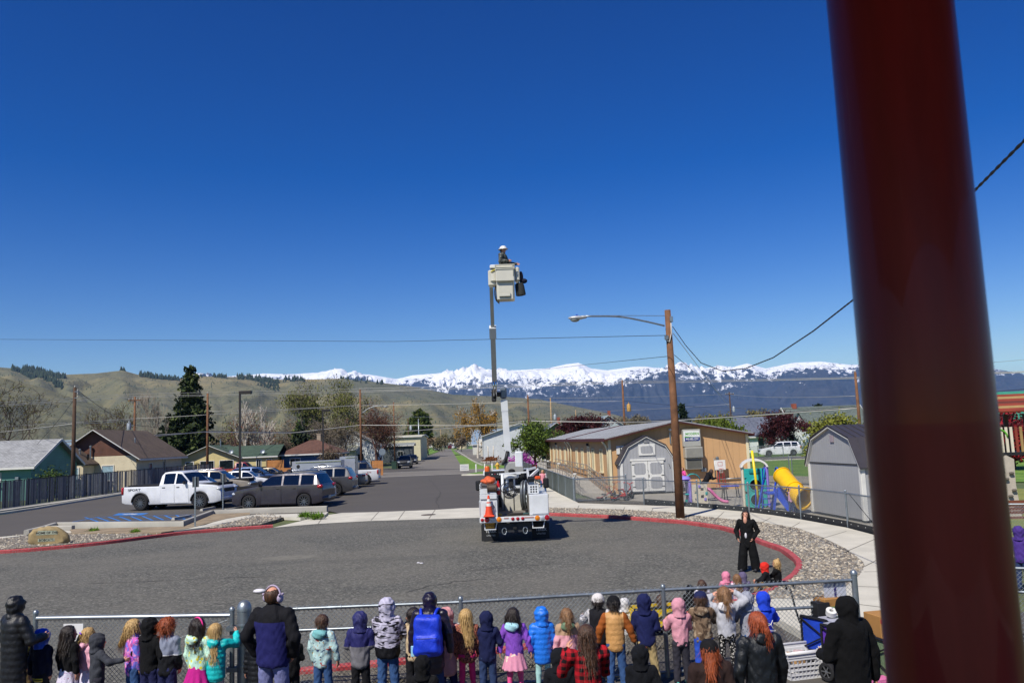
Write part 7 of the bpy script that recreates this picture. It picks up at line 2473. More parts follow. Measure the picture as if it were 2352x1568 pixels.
for key,u,v,d,lb,mt,can in(('p6',1212,908,110,'orange brown utility pole standing past the end of the portable',wood_pole_m,None),('p7',1264,914,150,'pale utility pole with a transformer above the green tree',wood_pale_m,(.7,7.2,can_m)),('p8',1429,873,105,'brown utility pole with a rusty transformer above the portable roof',wood_pole_m,(.65,6.9,rust_can_m)),('p9',1675,900,160,'dark utility pole with a crossarm beyond the lamp pole',wood_dark_m,(.6,7.6,can_m)),('p10',1964,854,75,'orange brown utility pole behind the grey shed',wood_pole_m,None),('p11',1322,942,220,'short pale pole beyond the plum tree',wood_pale_m,None),('p12',937,960,190,'dark utility pole with a transformer by the cream workshop',wood_dark_m,(.6,7.0,can_m)),('p13',968,969,215,'thin tan utility pole by the round pine',wood_pale_m,None),('p14',1138,946,180,'dark utility pole behind the golden birch',wood_dark_m,(-.6,7.0,can_m)),('p15',1012,985,360,'distant utility pole at the end of the street',wood_pale_m,None)):
 upole(key,lb,u,v,d,r=.13,mat=mt,can=can,arm=1.6 if key in('p9',)else 0)
tp=AtY(961,961,205)
g_=thing('street_pole','tall grey steel pole by the round pine','pole',(tp.x,205,0),0,POLES)
MB().tube([(0,0,-.1),(0,0,tp.z)],[.2,.11],10).build('shaft',galv_m,g_,3.2)
def lot_lamp(label,u,vtop,d,vb,hw):
 tp=AtY(u,vtop,d)
 r_=thing('lamp_post',label,'lamp post',(tp.x,d,0),0,'parking lot lamps')
 dk=M('bronze lamp paint','#2c2826',0.5,0.3,var=0.1)
 MB().lathe([(.28,-.05),(.28,.7),(.26,.75),(.001,.75)],16).build('footing',conc2_m,r_,0.7)
 MB().box((0,0,tp.z/2+.35),(.15,.15,tp.z-.7)).build('shaft',dk,r_)
 MB().rbox((.10+hw/2,0,tp.z-.12),(hw,.42,.26),.03).build('lamp_head',dk,r_)
 MB().box((.10+hw/2,0,tp.z-.255),(hw*.7,.34,.015)).build('lens',M('lamp lens','#8d9296',0.3),r_)
lot_lamp('dark square lot lamp standing among the parked cars',551,898,70,1130,.9)
lot_lamp('dark square lot lamp behind the cargo trailers',741,940,95,1095,.75)
lb_=G(1563,1195)
lt=thing('street_lamp','tall brown wooden pole with a long cobra-head lamp arm beside the play yard','street lamp',lb_,0)
zt=ZatY(1535,712,lb_.y)
MB().tube([(0,0,-.2),(.02,0,zt*.5),(0,0,zt)],[.185,.155,.125],16).build('pole',wood_pole_m,lt,3.2)
A=AtY(1526,748,lb_.y-.12)-lb_
B=AtY(1478,737,lb_.y-.3)-lb_
Cc=AtY(1420,727,lb_.y-.5)-lb_
D_=AtY(1342,726,lb_.y-.8)-lb_
MB().tube(smooth_path([A,B,Cc,D_],5),.036,8).build('lamp_arm',galv_m,lt,3.2)
MB().tube([AtY(1385,724.5,lb_.y-.62)-lb_,AtY(1530,725,lb_.y)-lb_],.012,5).build('stay_rod',galv_m,lt)
hd=AtY(1325,731,lb_.y-.85)-lb_
MB().ell((hd.x-.02,hd.y,hd.z+.02),(.34,.17,.085),14,8).ell((hd.x+.25,hd.y,hd.z+.04),(.17,.10,.07),10,6).build('lamp_head',M('lamp grey','#b3b6b8',0.4,0.3,var=0.05),lt,3.2)
MB().ell((hd.x-.08,hd.y,hd.z-.05),(.19,.13,.10),12,8).build('lens',M('lamp glass','#8a8f8c',0.15,var=0.1),lt,3.2)
MB().lathe([(.04,0),(.04,.07),(.001,.08)],10,tr=Matrix.Translation((hd.x,hd.y,hd.z+.09))).build('photocell',M('blue cap','#2450b8',0.4),lt,0.7)
for(u,v,w_,h_)in((1531,775,.16,.2),(1542,733,.12,.24)):
 q=AtY(u,v,lb_.y-.16)-lb_
 MB().rbox(tuple(q),(w_,.1,h_),.02).build('bracket',galv_m,lt)
MB().tube([AtY(1541,740,lb_.y-.15)-lb_,AtY(1542,765,lb_.y-.16)-lb_,AtY(1538,785,lb_.y-.16)-lb_,AtY(1533,782,lb_.y-.16)-lb_],.018,6).build('cable_loop',white_trim_m,lt,3.2)
NW=[0]
def wire(label,pts,r,mat,sag=0.0,n=10,group='overhead wires',twist=False):
 P=[AtY(*p)for p in pts]
 out=[]
 for a,b in zip(P[:-1],P[1:]):
  L=(b-a).length
  for k in range(n):
   t=k/n
   q=a.lerp(b,t)
   q.z-=sag*L*4*t*(1-t)
   out.append(q)
 out.append(P[-1])
 mb=MB()
 if twist:
  dense=resample([tuple(q)for q in out],420)
  for ph in(0,PI):
   mb.tube([Vector(p)+Vector((math.cos(i*.9+ph),0,math.sin(i*.9+ph)))*r*.7 for i,p in enumerate(dense)],r,5)
 else:
  mb.tube(out,r,5)
 o=mb.build('overhead_wire',mat,None,3.2)
 tag(o,label,'wire',group)
for k,dv in enumerate((0,5,8)):
 wire(['uppermost','middle','lowest'][k]+' of the three pale high wires crossing the whole town',[(-150,933+dv,90),(308,904.5+dv,104),(827,892+dv,115),(1429,875+dv*.6,105),(1964,866+dv*.4,75),(2500,846+dv*.4,60)],.020,wire_pale_m,.0015)
wire('pale wire at mid height passing the white boom',[(-150,985,92),(310,961,104),(477,952,105),(827,929,115),(1264,914,150),(1675,905,160),(1964,909,75)],.024,wire_pale_m,.004)
wire('second pale wire just under the mid height wire',[(477,945,105),(827,931,115),(1212,922,110),(1429,921,105)],.02,wire_pale_m,.003)
wire('pale wire low over the teal house roof',[(-150,1003,92),(172,972,71),(310,962,104)],.02,wire_pale_m,.004)
wire('thick pale telephone cable over the parked cars',[(30,1022,92),(325,1004,98),(470,991,104),(904,992,150),(1212,966,110),(1429,970,105),(1555,965,90),(1970,937,75)],.05,wire_pale_m,.002)
wire('second thick telephone cable dipping between the poles',[(325,1000,98),(470,992,104),(667,994,112),(827,976,115),(1212,977,112)],.04,wire_pale_m,.001)
wire('black cable strung beside the thick telephone cable',[(30,1021,92),(325,1002,98),(470,990,104),(904,990,150),(1212,963,110),(1429,968,105),(1555,962,90),(1970,935,75)],.03,wire_dark_m,.003)
wire('thin pale wire over the street end',[(827,955,115),(1138,952,180),(1322,945,220),(1675,928,160)],.025,wire_pale_m,.004)
wire('lone thin wire running from the lamp pole to the far left sky',[(-200,778,70),(905,784,48),(1533,770,33.0)],.012,wire_dark_m,.0)
wire('thin wire from the lamp pole down to the far pole row',[(1534,818,33.0),(1338,838,60),(1180,856,100)],.012,wire_dark_m,.0)
wire('thick twisted black service cable from the lamp pole past the maroon post',[(1545,750,33.0),(1575,793,31),(1610,833,29),(1660,852,26.5),(1712,846,24),(1776,821,21),(1868,760,17),(1960,688,14),(2238,438,9.0),(2420,255,6.5)],.0105,wire_dark_m,.0,n=6,twist=True)
wire('guy wire from the lamp pole toward the white bungalow',[(1546,765,33.0),(1678,940,120)],.014,wire_pale_m,.0)
wire('second guy wire from the lamp pole lower down',[(1549,815,33.0),(1678,925,140)],.012,wire_dark_m,.0)
wire('black service drop from the dark pole to the transformer pole',[(187,903,71),(250,948,78),(305,975,103),(400,985,110)],.022,wire_dark_m,.004)
wire('black service drop from the dark pole down to the teal house',[(168,920,71),(130,970,73),(85,1020,74)],.018,wire_dark_m,.01)
wire('black cable along the poles beyond the portable',[(1432,920,105),(1675,936,150),(1964,932,75)],.022,wire_dark_m,.004)
wire('thin wire at the right edge above the play tower',[(2280,832,60),(2480,815,50)],.012,wire_pale_m,.0)
wire('black wire at the right edge above the green roof',[(2270,900,55),(2480,880,40)],.015,wire_dark_m,.002)
def stop_sign(label,u,v,vb,face_back):
 b=G(u,vb)
 z=ZatY(u,v,b.y)
 r_=thing('stop_sign',label,'road sign',b,0)
 MB().box((0,0,z/2+.1),(.06,.05,z+.2)).build('post',galv_m if face_back else wood_pole_m,r_)
 poly=[(math.cos(PI/8+k*PI/4)*.42,math.sin(PI/8+k*PI/4)*.42)for k in range(8)]
 T=Matrix.Translation((0,-.05,z))@Matrix.Rotation(PI/2,4,'X')
 pl=MB().prism(poly,-.01,.01,tr=T).build('plate',galv_m if face_back else M('sign red','#a3161d',0.4,var=0.05),r_)
 if not face_back:
  text('lettering','STOP',white_trim_m,pl,(0,-.064,z),(PI/2,0,0),.3,.003,bold=.005)
stop_sign('grey back of a stop sign at the cedar fence corner',879,1037,1090,True)
stop_sign('red stop sign facing the lot right of the street',1089,1022,1041,False)
for(u,v,vb,lb)in((862,1040,1062,'green street name sign left of the street'),):
 b=G(u,vb)
 z=ZatY(u,v,b.y)
 r_=thing('street_sign',lb,'road sign',b,0)
 MB().tube([(0,0,0),(0,0,z+.1)],.04,6).build('post',galv_m,r_)
 MB().box((0,-.06,z),(.95,.02,.26)).build('plate',M('sign green','#1c7a4c',0.4,var=0.05),r_)
for(u,v,ub,vb,lb)in((447,1094,448,1205,'grey perforated sign post on the raised bed corner'),(510,1087,512,1174,'grey perforated sign post beside the dark grey wagon')):
 b=G(ub,vb,.2)
 z=ZatY(u,v,b.y)
 r_=thing('sign_post',lb,'sign post',(b.x,b.y,.1),0,'parking sign posts')
 MB().box((0,0,(z-.1)/2),(.06,.05,z-.1)).build('post',galv_m,r_)
 for s_ in range(14):
  MB().box((0,-.027,.2+s_*(z-.6)/14),(.02,.004,.02)).build('hole',recess_m,r_)
 MB().box((0,.04,z-.35),(.30,.012,.46)).build('plate',M('sign back','#4a4d50',0.5,0.4),r_)
nb=G(1067,1085)
r_=thing('notice_board','small white notice on a stake in the street mouth','sign',nb,0)
z=ZatY(1067,1073,nb.y)
MB().box((0,0,z),(1.0,.03,.72)).build('plate',white_trim_m,r_)
for k in range(3):
 MB().box((0,-.02,z+.2-k*.18),(.75,.01,.05)).build('print',M('faded print','#8f94a8' if k!=1 else '#b07a80',0.7),r_)
MB().tube([(0,.03,0),(0,.03,z)],.03,6).build('stake',galv_m,r_)
for u in(1094,1114,1131):
 b=G(u,1084-(u-1094)*.06)
 tag(MB().lathe([(.09,0),(.09,.85),(.07,.9),(.001,.92)],10,tr=Matrix.Translation(b)).build('bollard',white_trim_m,None,0.7),{1094:'white stake in the grass tip, farther from the hydrant',1114:'white stake in the grass tip, middle of three',1131:'white stake in the grass tip beside the yellow hydrant'}[u],'bollard','white stakes')
hb_=G(1143,1079)
hy=thing('fire_hydrant','yellow fire hydrant at the street corner behind the truck','hydrant',hb_,0)
hy_m=M('hydrant yellow','#c9a23a',0.5,var=0.1)
k_=1.25
MB().lathe([(.2*k_,0),(.2*k_,.08),(.14*k_,.1),(.14*k_,.55),(.19*k_,.58),(.19*k_,.64),(.15*k_,.74),(.07*k_,.82),(.05*k_,.9),(.001,.91)],14).build('barrel',hy_m,hy,0.7)
for s in(-1,1):
 MB().tube([(s*.12,0,.5),(s*.30,0,.5)],.085,10).build('nozzle',hy_m,hy)
sheet('lawn',[(1068,1083),(1200,1078),(1196,1066),(1120,1068),(1095,1060),(1060,1045),(1040,1033),(1075,1030),(1180,1036),(1210,1050),(1215,1066),(1300,1066),(1300,1040),(1080,1027),(1036,1031)],-0.003,lawn_m)
sheet('lawn',[(1060,1090),(1110,1089),(1200,1084),(1200,1081),(1100,1083)],0.03,lawn_m,-.03)
ribbon('kerb',smooth_path([G(1195,1085),G(1110,1090.5),G(1062,1091.5)],3),.3,-.03,.13,conc_m)
ribbon('kerb',smooth_path([G(1109,1069),G(1085,1058),G(1062,1043),G(1048,1034)],3),.3,-.03,.13,conc2_m)
sheet('lawn',[(780,1075),(815,1073),(905,1060),(900,1046),(820,1050)],0.01,lawn_m)
sheet('lawn',[(905,1047),(985,1043),(1008,1036),(990,1030),(930,1036)],0.012,lawn_m)
sheet('green_field',[(-190,520),(60,520),(90,900),(-260,900)],-0.02,m_grass('far green field','#3f6a34','#5d8042'),world_pts=True)
bd=G(1128,1062)
r_=thing('flower_bed','round stone-edged bed of dead brown plants on the corner lawn','flower bed',bd,0)
for k in range(14):
 a=2*PI*k/14
 MB().rbox((math.cos(a)*1.5,math.sin(a)*1.5,.12),(.6,.3,.3),.04,a+PI/2).build('stone',conc2_m,r_)
g=np.random.default_rng(9)
cc_=np.stack([g.normal(size=160)*.6,g.normal(size=160)*.6,g.random(160)*.8],1)
o_=obj('dead_plants',leaf_mesh('dead_plants',cc_,.16,[leaf_m('dead stalk','#7a4a2a')],9,4,.12),r_)
o_['kind']='stuff'
for s in(-1,1):
 MB().tube([(s*.35,.3,0),(s*.45,.3,2.6)],[.12,.09],7).build('stump',b_white,r_,3.2)
sf_pts=[G(-420,1208),G(-200,1186),G(0,1170),G(146,1148),G(278,1130)]
d_=(sf_pts[4]-sf_pts[2]).normalized()
X0,X1=sf_pts[0],sf_pts[2]+d_*47
slat_m=M('dark privacy slat','#3c4150',0.6,var=0.25,vscale=4)
slat2_m=M('pale privacy slat','#6d7076',0.6,var=0.25,vscale=4)
sfn=thing('privacy_fence','dark chain-link fence filled with privacy slats along the left of the lot','fence')
Lf=(X1-sf_pts[2]).length
base0=sf_pts[2]-d_*18
tot=Lf+18
npan=int(tot/3.0)
for k in range(npan+1):
 p=base0+d_*(k*tot/npan)
 post(sfn,p,2.0,.045,trim_m)
 if k<npan:
  q=base0+d_*((k+1)*tot/npan)
  rail(sfn,p,q,1.97,.03,trim_m,'top_rail')
  V_,mb=[],MB()
  n=int((q-p).length/.085)
  for s_ in range(n):
   c=p.lerp(q,(s_+.5)/n)
   if rnd.random()<(.05 if k<9 else.16):
    continue
   hh_=1.9+rnd.uniform(-.06,.02)
   mb.box((c.x,c.y,.06+hh_/2),(.062,.012,hh_),math.atan2(d_.y,d_.x)+rnd.uniform(-.25,.25),0 if(k<9 or rnd.random()<.35)else 1)
  o=mb.build('slats',[slat_m,slat2_m],sfn)
  o['kind']='stuff'
cedar_m=M('cedar boards','#a9713c',0.8,var=0.3,vscale=2.5)
def cedar(label,u0,u1,d,h):
 a,b=AtY(u0,1080,d),AtY(u1,1080,d)
 a.z=b.z=0
 r_=thing('cedar_fence',label,'fence',(0,0,0),0,'cedar board fences')
 n=int((b-a).length/.15)
 me=None
 for k in range(n):
  p=a.lerp(b,(k+.5)/n)
  if me is None:
   me=MB().box((0,0,h/2),(.14,.02,h)).mesh('board',cedar_m)
  o=obj('board',me,r_,(p.x,p.y,rnd.uniform(-.03,.01)))
 for z in(.35,h-.3):
  MB().beam((a.x,a.y+.05,z),(b.x,b.y+.05,z),.05,.09).build('rail',cedar_m,r_)
 for k in range(int((b-a).length/2.4)+1):
  p=a.lerp(b,min(1,k*2.4/(b-a).length))
  MB().box((p.x,p.y-.06,h/2+.05),(.1,.1,h+.1)).build('post',wood_pale_m,r_)
cedar('low cedar board fence in front of the yellow house',440,668,98,1.25)
cedar('short cedar board fence beside the stop sign',852,880,97,1.7)
cedar('weathered board fence by the garden tree beside the blue house',612,652,112,2.0)
b=G(906,1077)
r_=thing('wheelie_bin','dark green wheeled bin at the street kerb','bin',b,0)
gm_=M('bin green','#1f3a2c',0.6)
MB().box((0,0,.5),(.62,.6,1.0),taper=1.12).build('body',gm_,r_)
MB().rbox((0,0,1.05),(.74,.74,.1),.03).build('lid',gm_,r_)
b=G(889,1052)
ld=thing('loader','yellow loader parked beside the dark grey workshop','loader',(b.x,b.y,0),0.2)
ym=M('machine yellow','#c9971c',0.5,var=0.1)
MB().rbox((0,0,1.3),(1.8,3.6,1.0),.1).build('chassis',ym,ld)
MB().rbox((0,.4,2.7),(1.5,1.5,1.9),.08).build('cab',ym,ld)
for s in(-1,1):
 for y in(-1.2,1.3):
  o=obj('wheel',wheel_meshes(.75,.5,False)[0],ld,(s*1.0,y,.75))
  o.rotation_euler=(0,0,PI/2)
MB().box((0,-.37,2.85),(1.2,.04,1.2)).build('cab_window',glass_m,ld)
MB().box((0,-2.5,.7),(2.2,.9,.9)).build('bucket',ym,ld)
b=G(964,1049)
ft=thing('utility_trailer','flat trailer loaded with scrap parked left of the street','trailer',(b.x,b.y+2,0),HS+.2)
MB().box((0,0,.7),(4.5,2.0,.12)).build('deck',wood_pale_m,ft)
for x in(-.4,.5):
 for s in(-1,1):
  obj('wheel',wheel_meshes(.36,.22,False)[0],ft,(x,s*1.1,.36))
MB().rbox((.3,.2,1.1),(2.2,1.2,.7),.2).rbox((-1.2,-.2,1.0),(1.2,1.3,.5),.15).build('load',M('scrap','#5a4c42',0.8,var=0.5,vscale=6),ft)
MB().beam((-2.2,0,.6),(-3.6,0,.5),.1).build('drawbar',trim_m,ft)
for k in range(9):
 u=985+k*13.5
 b=G(u,1031.2-k*.55)
 r_=thing('camper_trailer','one of the distant white campers lined up past the street end','camper',(b.x,b.y+30,0),HR+rnd.uniform(-.3,.3),'distant white campers')
 MB().rbox((0,0,1.9),(rnd.uniform(5,7),2.4,2.6),.3).build('body',white_trim_m,r_,0.7)
 MB().box((0,-1.21,2.2),(1.6,.03,.7)).build('window',house_glass_m,r_)
 for s in(-1,1):
  obj('wheel',wheel_meshes(.4,.25,False)[0],r_,(.3,s*1.05,.4))
b=G(1060,1030.5)
r_=thing('round_shed','rounded cream tank shed at the end of the street','shed',(b.x,b.y+8,0),0)
MB().lathe([(2.9,0),(2.9,2.6),(2.6,3.5),(1.8,4.2),(.8,4.6),(.001,4.7)],18).build('shell',M('cream canvas','#c7b49a',0.7,var=0.1),r_,0.8)
MB().box((0,-2.92,1.2),(.1,.1,2.4)).build('seam',M('brown seam','#8a6a50',0.7),r_)
b=G(1018,1013)
rbn=gable_house('barn','distant long red barn with a white roof',(b.x,950,0),0,34,12,6,9,M('barn red','#7a2226',0.8),M('barn white roof','#c6c6c4',0.6),ridge_along='x',cat='barn')
# === bucket truck and what it carries
tw_m=paint('truck white','#cfd2d4',0.35)
tk=thing('bucket_truck','white utility bucket truck seen from behind with its boom raised straight up','truck',(0,0,0),0)
_tc=G(1184,1231)
TX,TY=_tc.x,28.75
tk.location=(TX,TY,0)
tk.rotation_euler=(0,0,0.012)
deckm=M('grey deck plate','#6b675f',0.8,var=0.25,vscale=4)
dark_in=M('dark steel inner','#1a1b1d',0.7,var=0.2)
bm_=MB().rbox((0,.06,.80),(2.38,.14,.18),.015).build('tail_bar',tw_m,tk,0.5)
for x,r,m in((-1.10,.05,tail_m),(-.94,.075,tail_m),(-.73,.075,M('clear lens','#b9bfc4',0.2,0.2)),(-.53,.075,amber_m),(-.06,.05,tail_m),(.11,.05,tail_m),(.28,.05,tail_m),(.78,.075,amber_m),(.95,.075,M('clear lens','#b9bfc4')),(1.05+.06,.075,tail_m),(1.02+.24-.06,.045,tail_m)):
 MB().lathe([(r*1.15,0),(r*1.15,.014),(r*1.0,.016),(r*.7,.03),(.001,.036)],14,tr=Matrix.Translation((min(x,1.13),-.012,.82))@Matrix.Rotation(PI/2,4,'X')).build('light',m,bm_,0.8)
for x in(-.28,.42,.58):
 MB().box((x,-.016,.85),(.16,.006,.05)).build('sticker',M('red print sticker','#a8827c',0.6),bm_)
MB().box((0,.35,.50),(1.15,.3,.30)).build('hitch_beam',M('hitch black','#26272a',0.6),tk)
MB().box((0,.18,.52),(.12,.12,.12)).build('receiver',trim_m,tk)
MB().ell((-.22,.19,.70),(.09,.03,.05),10,6).build('emblem',chrome_m,tk,3.2)
for x in(-.36,.36):
 MB().tube([(x+math.cos(a)*.075,.16,.40+math.sin(a)*.11)for a in np.linspace(0,2*PI,15)],.022,6).build('tow_ring',galv_m,tk,3.2)
for x in(-.82,.82):
 s_=MB()
 s_.beam((x-.22,.12,.74),(x-.20,.12,.48),.03,.03).beam((x+.22,.12,.74),(x+.16,.12,.48),.03,.03).beam((x-.22,.12,.48),(x+.18,.12,.48),.05,.03)
 s_.build('step',tw_m,tk)
MB().box((-.86,.20,.60),(.32,.01,.17)).build('number_plate',M('plate yellow','#c8901e',0.5,var=0.2,vscale=20),tk)
text('lettering','62903',M('plate ink','#241a10',var=0),tk,(-.86,.19,.60),(PI/2,0,0),.13,.002)
for x in(-.86,.90):
 fl=MB().box((x,.82,.30),(.62,.02,.56)).build('mud_flap',M('mud flap rubber','#1a1b1e',0.8,var=0.15),tk)
 text('lettering','TEREX',M('flap print','#b9bcbe',var=0),fl,(x+.02,.805,.34),(PI/2,0,0),.13,.002,bold=.003)
 text('lettering','UTILITIES',M('flap print','#b9bcbe'),fl,(x+.02,.805,.20),(PI/2,0,0),.075,.002)
for s in(-1,1):
 MB().box((s*.42,3.9,.62),(.12,7.2,.2)).build('frame_rail',dark_in,tk)
MB().box((0,2.3,.84),(1.3,4.4,.06)).build('deck',deckm,tk)
ty,rm=wheel_meshes(.46,.26,False,10)
for y,ws in((1.35,(-1.02,-.74,.74,1.02)),(5.0,(-.95,.95))):
 for x in ws:
  o=obj('wheel',ty,tk,(x,y,.46))
  o.rotation_euler=(0,0,-PI/2 if x<0 else PI/2)
  obj('rim',rm,o)
lbx=MB().rbox((-.87,2.35,1.17),(.60,4.4,.62),.015).build('tool_body',tw_m,tk,0.5)
MB().rbox((-.87,.145,1.16),(.46,.03,.50),.012).build('tool_door',tw_m,lbx,0.5)
MB().rbox((-.87,.125,1.58),(.58,.02,.16),.008).build('drawer_front',tw_m,lbx,0.5)
MB().box((-.87,1.95,1.575),(.60,3.56,.17)).build('drawer',tw_m,lbx)
for k in range(5):
 MB().box((-1.185,.45+k*.72,1.2),(.02,.64,.48)).build('side_door',tw_m,lbx)
 MB().box((-1.20,.45+k*.72,1.34),(.02,.12,.05)).build('latch',chrome_m,lbx)
MB().tube([(-.95,.10,1.30),(-.96,.05,1.22),(-.90,.05,1.20)],.015,6).build('hook',trim_m,lbx,3.2)
MB().tube([(-.70,.10,1.30),(-.69,.05,1.22),(-.74,.05,1.20)],.015,6).build('hook',trim_m,lbx,3.2)
tr_=MB()
for k in range(4):
 tr_.box((-1.15,1.1,1.72+k*.085),(.03,1.9,.055))
 tr_.box((-.60,1.1,1.72+k*.085),(.03,1.9,.055))
tr_.box((-.87,.16,1.76),(.56,.03,.18))
tr_.build('top_tray',tw_m,lbx)
rbx=MB().rbox((.86,2.35,1.24),(.66,4.4,.70),.015).build('tool_body',tw_m,tk,0.5)
MB().box((.525,1.95,1.22),(.012,3.5,.62)).build('inner_face',deckm,rbx)
MB().rbox((.90,.138,1.24),(.56,.02,.60),.012).build('tool_door',tw_m,rbx,0.5)
rt=MB()
rt.box((.70,.50,1.76),(.36,.03,.30))
rt.box((.53,1.2,1.76),(.03,1.4,.30))
rt.box((.88,1.2,1.76),(.03,1.4,.30))
rt.build('top_tray',tw_m,rbx)
for a in range(3):
 for b in range(3):
  MB().lathe([(.032,0),(.001,.001)],10,tr=Matrix.Translation((.62+a*.09,.482,1.67+b*.085))@Matrix.Rotation(PI/2,4,'X')).build('tray_hole',recess_m,rbx)
MB().box((0,3.72,1.2),(1.2,.04,.75)).build('headboard',dark_in,tk)
MB().rbox((.0,2.05,1.16),(.62,.55,.62),.02).build('cabinet',paint('stained white','#b7b4a8',0.5,0,.2),tk,0.5)
MB().box((.02,1.765,1.15),(.03,.02,.58)).build('cabinet_seam',trim_m,tk)
MB().tube([(-.38,2.0,.88),(-.38,2.0,2.22)],.055,8).build('stanchion',tw_m,tk,3.2)
MB().beam((-.5,2.0,2.22),(.55,2.0,2.26),.06).build('crossbar',tw_m,tk)
MB().rbox((-.08,2.45,1.75),(.36,.42,1.15),.08).build('pedestal',tw_m,tk,0.6)
MB().rbox((-.06,2.20,1.90),(.18,.06,.44),.06).build('pedestal_hatch',dark_in,tk,0.6)
MB().lathe([(.28,2.30),(.34,2.34),(.34,2.42),(.26,2.46),(.001,2.46)],18,tr=Matrix.Translation((-.08,2.45,0))).build('bearing',tw_m,tk,0.6)
MB().rbox((-.06,2.45,2.70),(.46,.5,.48),.05).build('turret',paint('turret grey','#8f8f8c',0.5),tk,0.6)
MB().rbox((.28,2.40,2.92),(.30,.5,.80),.04).build('control_box',tw_m,tk,0.6)
MB().rbox((.28,2.40,2.64),(.31,.51,.26),.02).build('control_base',paint('turret grey','#8f8f8c'),tk,0.6)
MB().ell((-.02,2.18,2.60),(.13,.04,.075),12,6).build('turret_port',recess_m,tk,3.2)
rr=random.Random(3)
for k in range(5):
 cx,cz,ra=rr.uniform(-.25,.05),rr.uniform(1.55,1.75),rr.uniform(.16,.26)
 MB().tube([(cx+math.cos(a)*ra,1.74+rr.uniform(-.02,.02),cz+math.sin(a)*ra*.9)for a in np.linspace(0,2*PI,18)],.014,5).build('hydraulic_hose',wire_dark_m,tk,3.2)
MB().tube(smooth_path([(-.25,2.2,1.55),(.15,2.0,1.62),(.35,2.1,1.48),(.5,2.3,1.30)],5),.03,6).build('hydraulic_hose',wire_dark_m,tk,3.2)
MB().rbox((-.62,3.75,2.33),(.95,.25,.30),.03).build('rack_lamp_bar',trim_m,tk)
MB().rbox((.72,3.75,2.33),(.75,.3,.36),.06).build('rack_lamp_bar',trim_m,tk)
for x in(-.98,.90):
 MB().lathe([(.11,2.48),(.11,2.62),(.08,2.68),(.001,2.69)],12,tr=Matrix.Translation((x,3.75,0))).build('beacon',M('amber beacon','#c85a16',0.3,var=0.05),tk,0.8)
MB().rbox((-1.05,3.9,2.40),(.2,.2,.26),.05).build('work_lamp',tw_m,tk)
for k in range(6):
 MB().ell((-.90+k*.11,3.615,2.36),(.022,.01,.022),6,4).build('indicator',tw_m if k%2 else tail_m,tk)
cb=MB()
sec=[(3.95,2.05,1.86),(4.05,2.28,1.80),(4.9,2.30,1.80),(5.35,1.75,1.90),(6.5,1.62,1.92),(6.75,1.45,1.86),(6.8,.7,1.8)]
vs,fs=[],[]
for y,z,w in sec:
 vs+=[(-w/2,y,.65),(w/2,y,.65),(w/2,y,min(z,1.55)),(w/2*.86,y,z),(-w/2*.86,y,z),(-w/2,y,min(z,1.55))]
for i in range(len(sec)-1):
 for j in range(6):
  a,b=i*6+j,i*6+(j+1)%6
  fs.append((a,b,b+6,a+6))
fs+=[(5,4,3,2,1,0),tuple(range(len(vs)-6,len(vs)))]
cb.add(vs,fs)
cab=cb.build('cab',tw_m,tk,0.5)
MB().box((0,3.94,1.90),(1.3,.02,.42)).build('rear_window',glass_m,cab)
for s in(-1,1):
 MB().box((s*.955,4.5,1.82),(.02,.8,.42)).build('side_window',glass_m,cab)
 MB().beam((s*.95,5.15,1.6),(s*1.38,5.1,1.62),.05).build('mirror_arm',trim_m,cab)
 MB().rbox((s*1.40,5.1,1.66),(.24,.14,.42),.05).build('mirror',trim_m,cab,0.7)
MB().rbox((0,6.85,.85),(2.0,.2,.35),.05).build('bumper',trim_m,cab)
for s in(-1,1):
 MB().rbox((s*.72,6.78,1.30),(.3,.1,.2),.03).build('headlight',head_m,cab)
for o in list(tk.children):
 nm=o.name.split('.')[0]
 up_=nm in('bearing','turret','control_box','control_base','turret_port')
 rk_=nm in('rack_lamp_bar','beacon','work_lamp','indicator')
 if up_ or rk_ or nm in('cabinet','cabinet_seam','stanchion','crossbar','pedestal','pedestal_hatch','hydraulic_hose','headboard','cab')or(nm=='wheel' and o.location.y>4):
  o.location.y+=.95
  o.location.z-=.28 if up_ else.2 if rk_ else 0
inv=(Matrix.Translation((TX,TY,0))@Matrix.Rotation(.012,4,'Z')).inverted()
def tl(u,v,y):
 return inv@AtY(u,v,y)
b0,b1=tl(1167,1048,32.1),tl(1157.5,918,32.0)
MB().beam(b0,b1,.245,.28,up=(0,1,0)).build('lower_boom',tw_m,tk)
bm0=b0.lerp(b1,.60)
MB().beam(b0.lerp(b1,.80),b0.lerp(b1,.985),.265,.30,up=(0,1,0)).build('boom_collar',tw_m,tk)
MB().tube([tl(1160,1062,31.9),tl(1163,1050,31.9),tl(1166,1036,31.95)],.07,8).build('boom_cylinder',trim_m,tk,3.2)
MB().tube([tl(1154,1068,31.85),tl(1160,1054,31.85)],.05,8).build('boom_hose',wire_dark_m,tk,3.2)
MB().rbox(tuple(tl(1156,902,32.0)),(.26,.34,.46),.06).build('elbow',paint('boom grey blue','#5f6a78',0.5),tk,0.7)
MB().rbox(tuple(tl(1147,905,31.95)),(.22,.2,.18),.04).build('elbow_pin',trim_m,tk,0.7)
u0,u1=tl(1137,912,31.9),tl(1129.5,690,29.5)
upg=paint('upper boom grey','#bdbbb2',0.45)
MB().beam(u0.lerp(u1,.13),u0.lerp(u1,.64),.185,.2,up=(0,1,0)).build('upper_boom',upg,tk)
MB().beam(u0.lerp(u1,.60),u1+(u1-u0)*.14,.13,.14,up=(0,1,0)).build('boom_extension',upg,tk)
MB().beam(u0.lerp(u1,.635),u0.lerp(u1,.74),.25,.24,up=(0,1,0)).build('boom_head',tw_m,tk)
